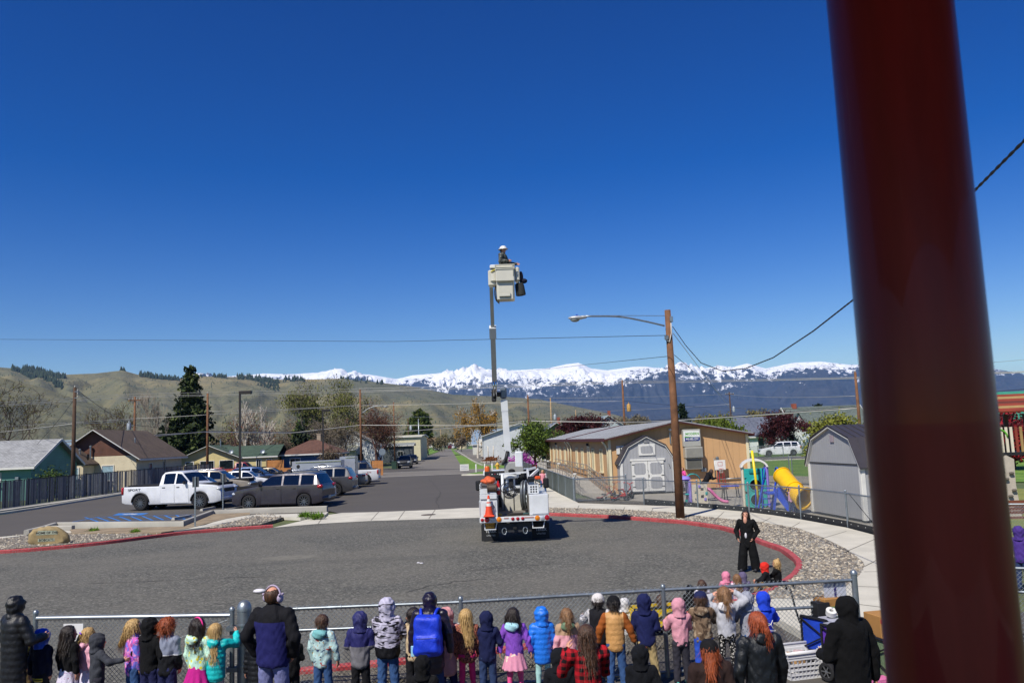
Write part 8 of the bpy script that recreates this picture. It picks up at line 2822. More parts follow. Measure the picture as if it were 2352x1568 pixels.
for f,s in((.0,-.04),(.02,.05)):
 MB().tube([u0.lerp(u1,f)+Vector((s,-.1,-.1)),u0.lerp(u1,.17)+Vector((s,-.1,0))],.035,8).build('knuckle_cylinder',chrome_m,tk,3.2)
MB().rbox(tuple(u0.lerp(u1,.02)+Vector((-.04,0,0))),(.18,.22,.5),.04).build('knuckle',dark_in,tk,0.7)
by=29.0
top_,mid_,bot_=tl(1160.5,613,by).z,tl(1160.5,655,by).z,tl(1160.5,691,by).z
bx0=tl(1160.5,640,by).x
byl=by-TY
bk_m=paint('fibreglass cream','#c6c3b4',0.45)
def shell(name,cx,cy,w,d,z0,z1,taper,open_top=True):
 mb=MB()
 t=.05
 n=5
 def ring(w_,d_,z,r=.07):
  x,y=w_/2,d_/2
  return[(cx-x+r,cy-y,z),(cx+x-r,cy-y,z),(cx+x,cy-y+r,z),(cx+x,cy+y-r,z),(cx+x-r,cy+y,z),(cx-x+r,cy+y,z),(cx-x,cy+y-r,z),(cx-x,cy-y+r,z)]
 L=[ring(w*taper,d*taper,z0),ring(w*(taper*.4+.6),d*(taper*.4+.6),lerp(z0,z1,.6)),ring(w,d,z1)]
 if open_top:
  L+=[ring(w-t,d-t,z1),ring((w-t)*taper,(d-t)*taper,z0+.06)]
 vs=[p for r in L for p in r]
 fs=[]
 for i in range(len(L)-1):
  for j in range(8):
   a,b=i*8+j,i*8+(j+1)%8
   fs.append((a,b,b+8,a+8))
 fs.append(tuple(range(7,-1,-1)))
 fs.append(tuple(range((len(L)-1)*8,len(L)*8)))
 return mb.add(vs,fs).build(name,bk_m,tk,0.6)
bw=.66
shell('bucket',bx0,byl,bw,.66,bot_+.02,top_,.94)
MB().rbox((bx0,byl-.36,(top_+mid_)/2-.01),(bw+.01,.14,top_-mid_-.12),.04).build('bucket_apron',bk_m,tk,0.6)
for z in(top_-.02,top_-.11,top_-.17):
 MB().rbox((bx0,byl-.02,z),(bw+.05,.78 if z<top_-.05 else.74,.045),.02).build('bucket_rib',bk_m,tk,0.6)if False else None
rim=MB()
for z in(top_-.015,top_-.10,top_-.16):
 for s in(-1,1):
  rim.rbox((bx0+s*(bw/2+.005),byl,z),(.03,.68,.04),.012)
  rim.rbox((bx0,byl+s*.34-(.10 if s<0 else 0),z),(bw+.04,.03,.04),.012)
rim.build('bucket_rim',bk_m,tk)
MB().rbox((bx0-.04,byl-.345,bot_+.16),(.42,.05,.14),.03).build('step',bk_m,tk,0.6)
MB().rbox((bx0+bw/2+.10,byl-.02,lerp(mid_,top_,.52)),(.17,.5,.50),.04).build('tool_apron',bk_m,tk,0.6)
MB().beam((bx0+bw/2-.03,byl-.44,top_),(bx0+bw/2-.06,byl-.40,bot_+.25),.03,.015).build('strap',M('grey strap','#6f736c',0.8),tk)
mnt=tl(1131,640,29.25)
MB().rbox((mnt.x,mnt.y,mnt.z),(.30,.34,.58),.04).build('bucket_mount',bk_m,tk,0.6)
MB().rbox((mnt.x+.03,mnt.y,mnt.z+.42),(.22,.26,.14),.03).build('mount_cap',tw_m,tk,0.6)
MB().rbox((mnt.x+.02,mnt.y,mnt.z+.30),(.16,.2,.14),.02).build('valve_block',dark_in,tk)
MB().beam((mnt.x-.05,mnt.y-.19,mnt.z+.22),(mnt.x+.24,mnt.y-.19,mnt.z+.36),.05,.02).build('yellow_strap',M('yellow webbing','#d8c81e',0.6),tk)
MB().lathe([(.001,-.14),(.15,-.14),(.15,.12),(.001,.12)],14,tr=Matrix.Translation((mnt.x+.06,mnt.y-.12,mnt.z+.02))).build('hose_reel',bk_m,tk,0.6)
for k in range(6):
 MB().tube(smooth_path([(mnt.x+.10+k*.015,mnt.y-.1,mnt.z-.28),(mnt.x+.05+k*.03,mnt.y-.12,mnt.z-.55),(mnt.x+.12+k*.018,mnt.y-.12,mnt.z-.85-.02*k),(mnt.x+.2,mnt.y-.1,mnt.z-.6)],4),.012,5).build('rope',M('rope tan','#8f8872',0.9)if k>2 else wire_dark_m,tk,3.2)
cv=thing('canvas_tool_bag','dark round canvas tool bag hanging from the raised bucket','tool bag',AtY(1202,678,by-.05),0.0)
MB().lathe([(.001,-.02),(.17,0),(.175,.05),(.165,.30),(.15,.42),(.12,.44),(.001,.43)],14,tr=Matrix.Translation((-.08,0,-.0))@Matrix.Rotation(-.12,4,'Y')).build('bag',M('dark canvas','#2c2e2c',0.9,var=0.2,vscale=8),cv,0.8)
MB().tube([(-.16,0,.42),(-.18,0,.62)],.012,5).build('cord',wire_dark_m,cv)
cv2=thing('tool_pouch','navy boot-shaped tool pouch hung on the bucket rim','tool bag',AtY(1197,643,by-.05),0.0)
MB().ell((0,0,.1),(.08,.09,.22),10,8).ell((.10,0,-.04),(.12,.09,.09),10,8).build('pouch',fab('navy canvas','#171a2c',0.9),cv2,3.2)
person('lineman in a white hard hat and camouflage jacket standing in the raised bucket',xy=tuple(AtY(1157,640,by+.02))[:2],H=1.76,z0=AtY(1157,691,by).z+.2,adult=True,rz=-1.85,top=fab_mix('grey camouflage',[('',0,0,0,'#4c504c'),('noise',14,.5,.55,'#24262a'),('noise',20,.58,.62,'#8f9088')]),hood='down',hair='short',hair_c='dark',leg_m=JEANS2,hat='hardhat',hat_m=M('hard hat white','#d6d6d2',0.35),arms=('side','front'),bulk=1.15,yaw=.1)
cn=thing('traffic_cone','orange traffic cone with two white bands on the truck tail','traffic cone',inv.inverted()@Vector((-.86,-.02,.92)),0)
cone_o=M('cone orange','#d8431e',0.6,var=0.15)
MB().rbox((0,0,.03),(.36,.36,.06),.02).build('base',cone_o,cn)
prof=[(.145,.06),(.032,.72)]
rad=lambda z:lerp(.145,.03,(z-.06)/.66)
for z0,z1,m in((.06,.36,cone_o),(.36,.46,white_trim_m),(.46,.50,cone_o),(.50,.60,white_trim_m),(.60,.72,cone_o)):
 MB().lathe([(rad(z0),z0),(rad(z1),z1)]+([(.001,z1)]if z1>.7 else[]),18).build('band' if m is white_trim_m else 'cone',m,cn,0.8)
ob=thing('tarp_bundle','crumpled orange tarp bundle on the truck tool tray','tarp',inv.inverted()@Vector((-.87,1.1,2.0)),0)
g=np.random.default_rng(4)
mb=MB()
for k in range(7):
 mb.ell((g.uniform(-.16,.16),g.uniform(-.7,.7),g.uniform(-.02,.10)),(g.uniform(.12,.2),g.uniform(.2,.32),g.uniform(.08,.14)),8,6)
mb.build('tarp',fab('orange tarp','#c85a2c',0.6),ob,3.2)
rl=thing('cable_reel','dark cable reel lying on the truck tool tray','reel',inv.inverted()@Vector((-.74,.22,1.86)),0)
MB().lathe([(.001,-.16),(.17,-.16),(.17,-.13),(.15,-.12),(.15,.12),(.17,.13),(.17,.16),(.001,.16)],18,tr=Matrix.Rotation(PI/2,4,'Y')).build('drum',M('reel brown','#4a3d33',0.6,0.3),rl,0.7)
fe=thing('fire_extinguisher','red fire extinguisher strapped beside the truck tool body','extinguisher',inv.inverted()@Vector((-.52,.5,1.62)),0)
MB().lathe([(.001,0),(.06,0),(.065,.03),(.065,.34),(.03,.42),(.02,.48),(.001,.48)],12).build('cylinder',M('extinguisher red','#b3161c',0.35),fe,0.7)
MB().box((0,-.066,.2),(.09,.01,.1)).build('label',white_trim_m,fe)
hc_=thing('hose_coil','tall coil of grey cable leaning in the truck bed','coil',inv.inverted()@Vector((.40,2.7,1.42)),0)
for k in range(7):
 rr_=.36+.02*(k%3)
 MB().tube([(math.cos(a)*.07-.06+.03*k,math.cos(a)*rr_*.9,math.sin(a)*rr_*1.35)for a in np.linspace(0,2*PI,22)],.022,5).build('loop',galv_m if k%2 else M('grey cable','#4a4c4e',0.5),hc_,3.2)
cn2=thing('cutter_tool','white hydraulic cutter with orange handle on the truck tray','tool',inv.inverted()@Vector((.80,1.2,2.05)),.3)
MB().beam((-.25,0,.05),(.2,.2,.35),.08).beam((-.25,0,.05),(-.25,.1,.35),.07).beam((-.25,.1,.35),(.1,.2,.42),.07).build('frame',tw_m,cn2)
MB().rbox((.1,0,.06),(.2,.14,.12),.03).build('grip',M('tool orange','#d8501e',0.5),cn2)
MB().lathe([(.001,-.1),(.1,-.1),(.1,.1),(.001,.1)],12,tr=Matrix.Translation((-.2,-.15,.03))@Matrix.Rotation(PI/2,4,'Y')).build('motor',trim_m,cn2,0.7)
tb=thing('hand_tools','dark hand tools scattered on the truck deck','tools',inv.inverted()@Vector((.1,.5,.88)),0)
MB().rbox((-.05,.2,.04),(.55,.16,.07),.02).build('mat',M('dark rubber mat','#2a2724',0.9),tb)
MB().tube([(.22,.02,.05),(.5,.12,.05)],.035,8).build('drill',M('tool teal','#3a5a5c',0.5),tb)
MB().rbox((.34,.1,.12),(.1,.1,.16),.02).build('battery',trim_m,tb)
MB().tube([(.5,-.05,.03),(.85,.05,.04)],.03,8).build('wrench',galv_m,tb)
cg=MB()
for k in range(12):
 cg.ell((-.62+g.uniform(-.08,.08),.02+g.uniform(-.06,.06),.03+g.uniform(0,.04)),.025,6,4)
o=cg.build('chain',M('yellow chain','#c9a01e',0.6),tb)
o['kind']='stuff'
# === play yard
YARD='fence of the play yard'
yf=thing('chain_link_fence','chain-link fence with a black edging board around the play yard','fence')
ypts=[G(*p)for p in[(1320,1155),(1480,1160),(1604,1171),(1722,1182),(1841,1197),(1949,1218),(2060,1246),(2250,1270)]]
YZ=1.25
for p in ypts:
 post(yf,p,YZ+.08,.035)
for a,b in zip(ypts[:-1],ypts[1:]):
 rail(yf,a,b,YZ,.024,name='top_rail')
 link_mesh(a,b,.06,YZ+.04,.075,.0036,wire_m,yf)
for a,b in zip(ypts[1:-1],ypts[2:]):
 d=(b-a)
 MB().beam((a.x,a.y+.05,.17),(b.x,b.y+.05,.17),.04,.30).build('edging_board',black_strip_m,yf)
 for f in np.arange(.08,1,.16):
  p=a.lerp(b,f)
  MB().ell((p.x-.01,p.y-.03,.24),(.02,.01,.02),6,4).build('bolt',white_trim_m,yf)
MB().tube([(ypts[5].x+.1,ypts[5].y,YZ),(ypts[6].x-.3,ypts[6].y,.1)],.012,5).build('brace',trim_m,yf)
wf=thing('chain_link_fence','slatted chain-link fence along the walk beside the ramp','fence')
w0,w1=G(1319,1155),G(1201,1089)
nb_=11
dirw=(w1-w0)
grs=M('grey green slat','#7d8a86',0.6,var=0.2,vscale=5)
for k in range(nb_+1):
 p=w0.lerp(w1,k/nb_)
 post(wf,p,1.32,.035)
 if k<nb_:
  q=w0.lerp(w1,(k+1)/nb_)
  rail(wf,p,q,1.28,.024,name='top_rail')
  link_mesh(p,q,.05,1.3,.09,.006,wire_m,wf)
  mb=MB()
  for z in np.arange(.12,1.2,.075):
   mb.beam((p.x,p.y,z),(q.x,q.y,z),.008,.042)
  o=mb.build('slats',grs,wf)
  o['kind']='stuff'
rf0,rf1=G(1319,1155),G(1440,1148)
gt_=thing('chain_link_gate','chain-link gate panel in front of the parked trikes','gate')
for p in(rf0.lerp(rf1,.02),rf1):
 post(gt_,p,1.36,.04)
rail(gt_,rf0,rf1,1.28,.026,name='top_rail')
rail(gt_,rf0,rf1,.12,.022,name='bottom_rail')
link_mesh(rf0.lerp(rf1,.02),rf1,.1,1.3,.075,.0036,wire_m,gt_)
ff=thing('chain_link_fence','chain-link fence between the play yard and the lawn','fence')
fp=[G(1706,1108),G(1816,1112),G(1822,1112.5),G(1868,1116)]
for p in fp:
 post(ff,p,1.75,.035)
for a,b in((fp[0],fp[1]),(fp[2],fp[3])):
 rail(ff,a,b,1.7,.024,name='top_rail')
 rail(ff,a,b,.1,.02,name='bottom_rail')
 link_mesh(a,b,.06,1.72,.085,.006,green_wire_m,ff)
bf=thing('chain_link_fence','chain-link fence along the side street beyond the lawn','fence')
bp_=[G(1699,1060),G(1743,1059),G(1800,1056),G(1858,1054),G(1950,1049),G(2300,1030)]
for p in bp_:
 post(bf,p,1.75,.04)
for a,b in zip(bp_[:-1],bp_[1:]):
 rail(bf,a,b,1.7,.03,name='top_rail')
 link_mesh(a,b,.06,1.7,.14,.007,wire_m,bf)
ribbon('kerb',[(p.x,p.y)for p in bp_],.25,-.03,.1,conc_m)
plast=lambda n,c:M('plastic '+n,c,0.4,var=0.06,vscale=3)
lav,teal,creamp,pinkp,bluep,yelp,redp=plast('lavender','#8a78c8'),plast('teal','#1f9a94'),plast('cream','#cfc6b0'),plast('pink','#cf6f9c'),plast('blue','#1c46b8'),plast('yellow','#e0b012'),plast('red','#b3262c')
def panel_with_holes(mb,cx,y,z0,z1,w,th,holes,mat=0):
 zs=sorted(set([z0,z1]+[h[2]for h in holes]+[h[3]for h in holes]))
 for a,b in zip(zs[:-1],zs[1:]):
  zm=(a+b)/2
  cuts=sorted([(h[0],h[1])for h in holes if h[2]<zm<h[3]])
  x=cx-w/2
  for c0,c1 in cuts+[(cx+w/2,cx+w/2)]:
   if c0-x>.01:
    mb.box(((x+c0)/2,y,zm),(c0-x,th,b-a),mat=mat)
   x=c1
 return mb
cb_=G(1592,1163)
cl=thing('plastic_climber','lavender and cream plastic toddler climber with a pink slide','climber',(cb_.x,cb_.y+.2,0),0)
for x in(-.55,-.12):
 MB().rbox((x,0,.62),(.13,.9,1.24),.05).build('side_panel',lav,cl,0.7)
MB().lathe([(.001,1.24),(.2,1.24),(.26,1.3),(.2,1.42),(.001,1.46)],12,tr=Matrix.Translation((-.32,0,0))@Matrix.Diagonal((1.3,1.6,1,1))).build('arch_top',lav,cl,0.8)
mb=MB()
panel_with_holes(mb,.30,-.42,0,1.05,.72,.09,[(.06,.2,.25,.4),(.06,.2,.62,.76),(.34,.50,.4,.55),(.34,.50,.75,.88)])
mb.build('climbing_wall',creamp,cl)
MB().rbox((.1,.1,.58),(.9,.8,.08),.03).build('platform',teal,cl)
MB().lathe([(.36,0),(.40,.06),(.36,.12)],14,tr=Matrix.Translation((.15,.3,1.15))@Matrix.Rotation(PI/2,4,'X')).build('hoop',teal,cl,3.2)
sl=smooth_path([(.62,-.1,.78),(.85,-.2,.72),(1.1,-.32,.42),(1.35,-.42,.20),(1.62,-.5,.14)],4)
mb=MB()
for s in(-1,1):
 mb.tube([p+Vector((.05*s,s*.2,.05))for p in sl],.05,7)
for a,b in zip(sl[:-1],sl[1:]):
 mb.beam(a,b+(b-a)*.1,.40,.04)
mb.build('slide',pinkp,cl,3.2)
for(x,z,c)in((.30,.95,lav),(.55,.35,lav),(.62,.62,teal),(-.35,.3,teal)):
 MB().rbox((x,-.48,z),(.12,.05,.14),.03).build('grip',c,cl)
bb=G(1656,1124)
ho=thing('basketball_hoop','small basketball hoop with a white backboard and red frame','basketball hoop',(bb.x,bb.y-.2,0),0)
ho.scale=(.66,.66,.66)
zb_=2.25
MB().rbox((0,0,zb_),(1.0,.05,.9),.1).build('backboard',plast('white','#d4d2cc'),ho,0.7)
sq=MB()
for x in(-.2,.2):
 sq.box((x,-.032,zb_+.1),(.025,.01,.32))
for z in(-.06,.26):
 sq.box((0,-.032,zb_+z),(.42,.01,.025))
sq.build('target_square',redp,ho)
MB().tube([(math.cos(a)*.22,-.28+math.sin(a)*.22,zb_-.33)for a in np.linspace(0,2*PI,17)],.018,6).build('rim',redp,ho,3.2)
nt_=MB()
for k in range(8):
 a=2*PI*k/8
 nt_.tube([(math.cos(a)*.21,-.28+math.sin(a)*.21,zb_-.33),(math.cos(a+.3)*.13,-.28+math.sin(a+.3)*.13,zb_-.7)],.01,4)
o=nt_.build('net',white_trim_m,ho)
o['kind']='stuff'
for x in(-.45,-.15,.25,.5):
 MB().tube([(x*.5,.1,zb_-.3),(x,.1,0)],.025,6).build('leg',redp,ho)
for z in(.5,1.1):
 MB().tube([(-.4,.1,z),(.42,.1,z)],.02,6).build('brace',redp,ho)
tb_=G(1745,1166)
tt=thing('crawl_tower','teal and lavender plastic crawl tower with a white arched roof','climber',(tb_.x,tb_.y+.5,0),-.22)
mb=MB()
W2=.95
front=MB()
for cz in(.36,1.02):
 n=20
 vs,fs=[],[]
 for k in range(n):
  a=2*PI*k/n
  ca,sa=math.cos(a),math.sin(a)
  m_=max(abs(ca),abs(sa))
  vs+=[(ca*.27,-.5,cz+sa*.27),(ca/m_*W2/2,-.5,cz+sa/m_*.33),(ca*.27,-.42,cz+sa*.27),(ca/m_*W2/2,-.42,cz+sa/m_*.33)]
 for k in range(n):
  a,b=k*4,((k+1)%n)*4
  fs+=[(a,a+1,b+1,b),(a+2,b+2,b+3,a+3),(a,b,b+2,a+2),(a+1,a+3,b+3,b+1)]
 front.add(vs,fs)
front.box((0,-.46,1.56),(W2,.08,.42))
front.build('front_plate',teal,tt)
for cz,c in((.36,redp),(1.02,lav)):
 MB().tube([(math.cos(a)*.27,-.51,cz+math.sin(a)*.27)for a in np.linspace(0,2*PI,21)],.03,6).build('window_ring',teal,tt,3.2)
MB().rbox((-.52,0,.95),(.12,.95,1.9),.05).build('side_panel',creamp,tt,0.7)
MB().rbox((.54,0,.95),(.14,.95,1.9),.05).build('side_panel',lav,tt,0.7)
MB().rbox((0,.44,.85),(.9,.08,1.7),.03).build('rear_plate',plast('plum','#4a2038'),tt)
rp=[(math.sin(a)*.62,1.78+math.cos(a)*.42)for a in np.linspace(-1.45,1.45,11)]
mb=MB()
vs=[(x,-.54,z)for x,z in rp]+[(x,.54,z)for x,z in rp]+[(x*.86,-.54,1.78+(z-1.78)*.82)for x,z in rp]+[(x*.86,.54,1.78+(z-1.78)*.82)for x,z in rp]
n=len(rp)
fs=[]
for k in range(n-1):
 fs+=[(k,k+1,k+1+n,k+n),(k+2*n,k+3*n,k+1+3*n,k+1+2*n),(k,k+2*n,k+1+2*n,k+1),(k+n,k+1+n,k+1+3*n,k+3*n)]
mb.add(vs,fs).build('roof',plast('white','#d4d2cc'),tt,0.8)
MB().rbox((0,-.52,1.62),(.5,.06,.16),.04).build('brow',plast('teal dark','#167a78'),tt)
yp=G(1741,1168)
ypt=thing('tether_pole','leaning bright yellow steel pole in front of the teal crawl tower','pole',(yp.x,yp.y-.25,0),0)
zt2=ZatY(1727,1034,yp.y-.25)
xt2=AtY(1727,1034,yp.y-.25).x-yp.x
MB().tube([(0,0,0),(xt2,0,zt2)],.055,10).build('pipe',M('yellow pole paint','#e0c414',0.4,var=0.08),ypt,3.2)
s0=AtY(1797,1092,36.4)
s1=AtY(1837,1139,34.8)
ts=thing('tube_slide','fat yellow plastic tube slide with a wide open mouth','slide',(0,0,0),0)
path=smooth_path([s0,s0.lerp(s1,.35),s0.lerp(s1,.7),s1,s1+Vector((.10,-.24,-.09))],4)
mb=MB()
k=len(path)
rs=[.37]*k
rs[-1],rs[-2]=.46,.41
mb.tube(path,rs,20,caps=False)
mb.tube(path[::-1],[r-.03 for r in rs[::-1]],20,caps=False)
mb.build('tube',yelp,ts,3.2)
for i in(0,k//2,k-1):
 d=(path[min(i+1,k-1)]-path[max(i-1,0)]).to_track_quat('Z','Y').to_matrix().to_4x4()
 MB().lathe([(rs[i]-.03,-.03),(rs[i]+.035,-.03),(rs[i]+.035,.03),(rs[i]-.03,.03)],20,tr=Matrix.Translation(path[i])@d).build('flange',yelp,ts,0.7)
for s in(-1,1):
 e=path[2]
 MB().beam((e.x+s*.35,e.y+.2,e.z-.4),(e.x+s*.5,e.y+.3,0),.09).build('support',bluep,ts)
ldr=thing('slide_ladder','blue plastic ladder and deck frame beside the yellow tube slide','ladder',(s0.x-.55,s0.y+.1,0),0)
MB().rbox((.1,.2,.75),(.5,.7,.12),.03).build('deck',bluep,ldr)
for s in(-1,1):
 MB().beam((-.15+s*.28,.5,0),(.1+s*.28,.2,1.35),.07).build('stile',bluep,ldr)
 MB().tube(smooth_path([(.1+s*.28,.2,1.2),(.1+s*.28,-.1,1.75),(.1+s*.28,.25,1.8),(.1+s*.28,.35,1.3)],4),.03,6).build('handrail',bluep,ldr,3.2)
for z in(.25,.5,.95):
 MB().box((-.02,.35,z),(.5,.12,.05)).build('rung',bluep,ldr)
MB().beam((.30,-.1,.95),(.75,-.6,.12),.16,.5).build('side_ramp',bluep,ldr)
for x in(-.45,-.15):
 MB().tube([(x,.6,.9),(x,.8,.02)],.03,6).build('leg',bluep,ldr)
bt=G(1690,1146)
tbl=thing('picnic_table','blue topped metal table beside the crawl tower','table',(bt.x,bt.y+1.0,0),0)
MB().rbox((0,0,.62),(.9,.5,.06),.02).build('top',bluep,tbl)
for s in(-1,1):
 MB().tube([(s*.35,-.2,.6),(s*.4,-.25,.02),(s*.4,.25,.02),(s*.35,.2,.6)],.025,6).build('leg',trim_m,tbl)
ch=G(1648,1152)
tb2=thing('metal_table','black legged outdoor table behind the pink slide','table',(ch.x,ch.y+.6,0),0)
MB().box((0,0,.62),(1.3,.6,.05)).build('top',M('dark table top','#2b2a2c',0.6),tb2)
for s in(-1,1):
 MB().tube([(s*.55,-.25,.6),(s*.6,-.3,.02),(s*.6,.3,.02),(s*.55,.25,.6)],.025,6).build('leg',trim_m,tb2)
def trike(label,u,v,rz,cols,s=1.0):
 b=G(u,v)
 r_=thing('tricycle',label,'tricycle',(b.x,b.y,0),rz,'ride-on toys by the gate')
 r_.scale=(s,s,s)
 fm=plast(*cols)
 tyw,rmw=wheel_meshes(.17,.07,False,5)
 tys,rms=wheel_meshes(.11,.06,False,5)
 for(x,y,r,ms)in((.45,0,.17,(tyw,rmw)),(-.3,-.24,.11,(tys,rms)),(-.3,.24,.11,(tys,rms))):
  o=obj('wheel',ms[0],r_,(x,y,r))
  obj('rim',ms[1],o)
 MB().tube(smooth_path([(.45,0,.2),(.36,0,.5),(.30,0,.66)],3),.022,6).tube([(.36,0,.48),(.1,0,.33),(-.3,0,.16)],.028,6).tube([(-.3,-.24,.11),(-.3,.24,.11)],.02,6).build('frame',fm,r_,3.2)
 MB().tube(smooth_path([(.18,-.26,.72),(.27,-.14,.72),(.30,0,.66),(.27,.14,.72),(.18,.26,.72)],3),.018,6).build('handlebar',fm,r_,3.2)
 MB().rbox((-.06,0,.36),(.26,.22,.06),.03).build('seat',trim_m,r_,0.7)
 MB().rbox((-.36,0,.2),(.18,.34,.04),.015).build('step',fm,r_)
for a in((('red tricycle nearest the open gate',1390,1150,.3,('trike red','#b3201c'),1.0)),('yellow tricycle in the middle of the ride-on toys',1406,1148,1.2,('trike yellow','#c98a1a'),1.05),('tall red tricycle against the shed side fence',1440,1147,.9,('trike red','#b3201c'),1.25),('orange tricycle behind the others',1424,1142,2.2,('trike orange','#c96a1a'),1.2),('red scooter trike lying low by the gate',1422,1151,-.4,('trike red','#b3201c'),.9)):
 trike(*a)
pt=G(2322,1190)
pw=thing('play_tower','brown posted play tower with a red and tan plank roof','play structure',(pt.x,pt.y+1.0,0),-.1)
bp_m=M('brown post paint','#4a2a1c',0.5,var=0.1)
orange_m,tan_p=M('roof plank red','#7f3422',0.6),M('roof plank tan','#957a4c',0.6)
zr_=ZatY(2316,905,pt.y+1)
zd=ZatY(2320,1040,pt.y+1)
for x in(-.35,1.1,2.5):
 for y in(-.7,.8):
  MB().box((x,y,(zr_-.75)/2),(.13,.13,zr_-.75)).build('post',bp_m,pw)
for s in(-1,1):
 for k in range(7):
  f0,f1=k/7,(k+1)/7
  a=lerp(-1.05,0,f0)*(1 if s<0 else-1)+.05
  b=lerp(-1.05,0,f1)*(1 if s<0 else-1)+.05
  za,zb2=lerp(zr_-.62,zr_,f0),lerp(zr_-.62,zr_,f1)
  MB().add([(-.8,a,za),(2.9,a,za),(2.9,b,zb2),(-.8,b,zb2),(-.8,a,za-.05),(2.9,a,za-.05),(2.9,b,zb2-.05),(-.8,b,zb2-.05)],[(0,1,2,3),(7,6,5,4),(0,4,5,1),(3,2,6,7),(0,3,7,4),(1,5,6,2)]).build('roof_plank',[orange_m,tan_p,orange_m,M('roof plank brown','#5a2c20',0.6)][k%4]if s<0 else tan_p,pw)
MB().box((1.0,0,zd),(3.0,1.5,.12)).build('deck',trim_m,pw)
for k in range(9):
 MB().box((-.3+k*.17,-.72,zd+.5),(.09,.04,.95)).build('slat',[orange_m,tan_p,bp_m][k%3]if k<1 or k>5 else creamp,pw)
for x in(-.5,.1,1.4):
 MB().tube([(x+math.cos(a)*.3,-.75,zd+.6+math.sin(a)*.3)for a in np.linspace(0,PI,9)],.03,6).build('hoop',plast('lime','#5aa82c'),pw,3.2)
rw=thing('climbing_rock','pale curved climbing rock panel leaning on the play tower','climbing wall',(pt.x-.15,pt.y-.1,0),-.1)
pts=[(-.55,0),(.45,0),(.42,1.2),(.5,2.1),(.25,2.25),(-.1,2.0),(-.4,1.3),(-.6,.6)]
MB().prism([(x,y)for x,y in pts],-.06,.06,tr=Matrix.Rotation(PI/2-.12,4,'X')).build('panel',M('rock plastic','#a39a8c',0.7,var=0.15,vscale=4),rw)
for k,(x,z)in enumerate(((-.2,.5),(.15,.8),(-.15,1.1),(.1,1.4),(0,1.75),(.3,1.6),(.3,1.0),(.3,.5))):
 MB().rbox((x,-.14+z*.12,z),(.16,.1,.1),.03).build('hold',M('dark hold','#5d564d',0.8),rw)  # holds are a darker brown-grey than the rock panel
bn=G(2330,1232)
be=thing('park_bench','brown plank bench behind the small fence at the right edge','bench',(bn.x+.6,bn.y+1.2,0),-.15)
brn=M('bench plank','#6a3a26',0.6,var=0.15)
for k in range(4):
 MB().box((0,-.35+k*.1,.45+0*k),(2.6,.085,.04)).build('slat',brn,be)
 MB().box((0,.12,.58+k*.11),(2.6,.04,.09)).build('slat',brn,be)
for x in(-1.0,1.0):
 MB().tube([(x,-.35,0),(x,-.3,.43),(x,.1,.45),(x,.15,1.0)],.03,6).build('leg',M('pale frame','#a9a295',0.6),be,3.2)
rfn=thing('chain_link_fence','short chain-link fence in front of the play tower at the right edge','fence')
q0,q1=G(2282,1256),G(2600,1262)
for p in(q0,q1):
 post(rfn,p,1.2,.035)
rail(rfn,q0,q1,1.18,.025,name='top_rail')
link_mesh(q0,q1,.05,1.2,.075,.0055,wire_m,rfn)
rf2=thing('chain_link_fence','nearer chain-link fence at the lower right edge beyond the post','fence')
q0,q1=G(2285,1300+250),G(2700,1300+262)
q0,q1=G(2270,1303,1.2),G(2700,1312,1.2)
for p in(q0,q1):
 post(rf2,p,1.22,.035)
rail(rf2,q0,q1,1.2,.025,name='top_rail')
rail(rf2,q0,q1,.84,.022,name='middle_rail')
link_mesh(q0,q1,.05,1.22,.066,.004,wire_m,rf2)
# === near things: stone sign, wagons, basket, post and porch
sb=G(112,1248,.1)
st=thing('stone_sign','rounded tan boulder engraved HOME OF THE BOBCATS in the gravel bed','stone sign',(sb.x,sb.y,.08),.12)
st.scale=(.66,.66,.66)
def f_st(X,Y,Z):
 d=elp(X,Y,Z,(0,0,.35),(1.25,.42,.62))
 d=smin(d,elp(X,Y,Z,(-.2,0,.55),(.75,.36,.50)),.2)
 d=d+.02*np.sin(X*5+Z*3)+.012*np.sin(X*13+Y*9+Z*11)
 d=np.maximum(d,-.30-Y)
 return np.maximum(d,-.02-Z)
rock_m=M('tan sandstone','#8f7d58',0.85,var=0.28,vscale=1.8,bmp=0.4,bscale=14,bdist=0.03)
me=gmesh('boulder',f_st,(-1.5,-.7,-.1),(1.5,.7,1.3),.045,rock_m)
obj('boulder',me,st)
face_m=M('engraved face','#9aa08c',0.7,var=0.1)
MB().add([(-.62,-.312,.60),(.62,-.312,.60),(.55,-.312,.82),(-.5,-.312,.85)],[(0,1,2,3)]).add([(-.5,-.312,.20),(.45,-.312,.20),(.45,-.312,.38),(-.5,-.312,.38)],[(0,1,2,3)]).build('polished_face',face_m,st)
ink=M('engraved letters','#2d2c26',0.8,var=0)
text('lettering','HOME OF THE',ink,st,(0,-.318,.71),(PI/2,0,0),.19,.004,bold=.003)
text('lettering','BOBCATS',ink,st,(-.02,-.318,.29),(PI/2,0,0),.19,.004,bold=.003)
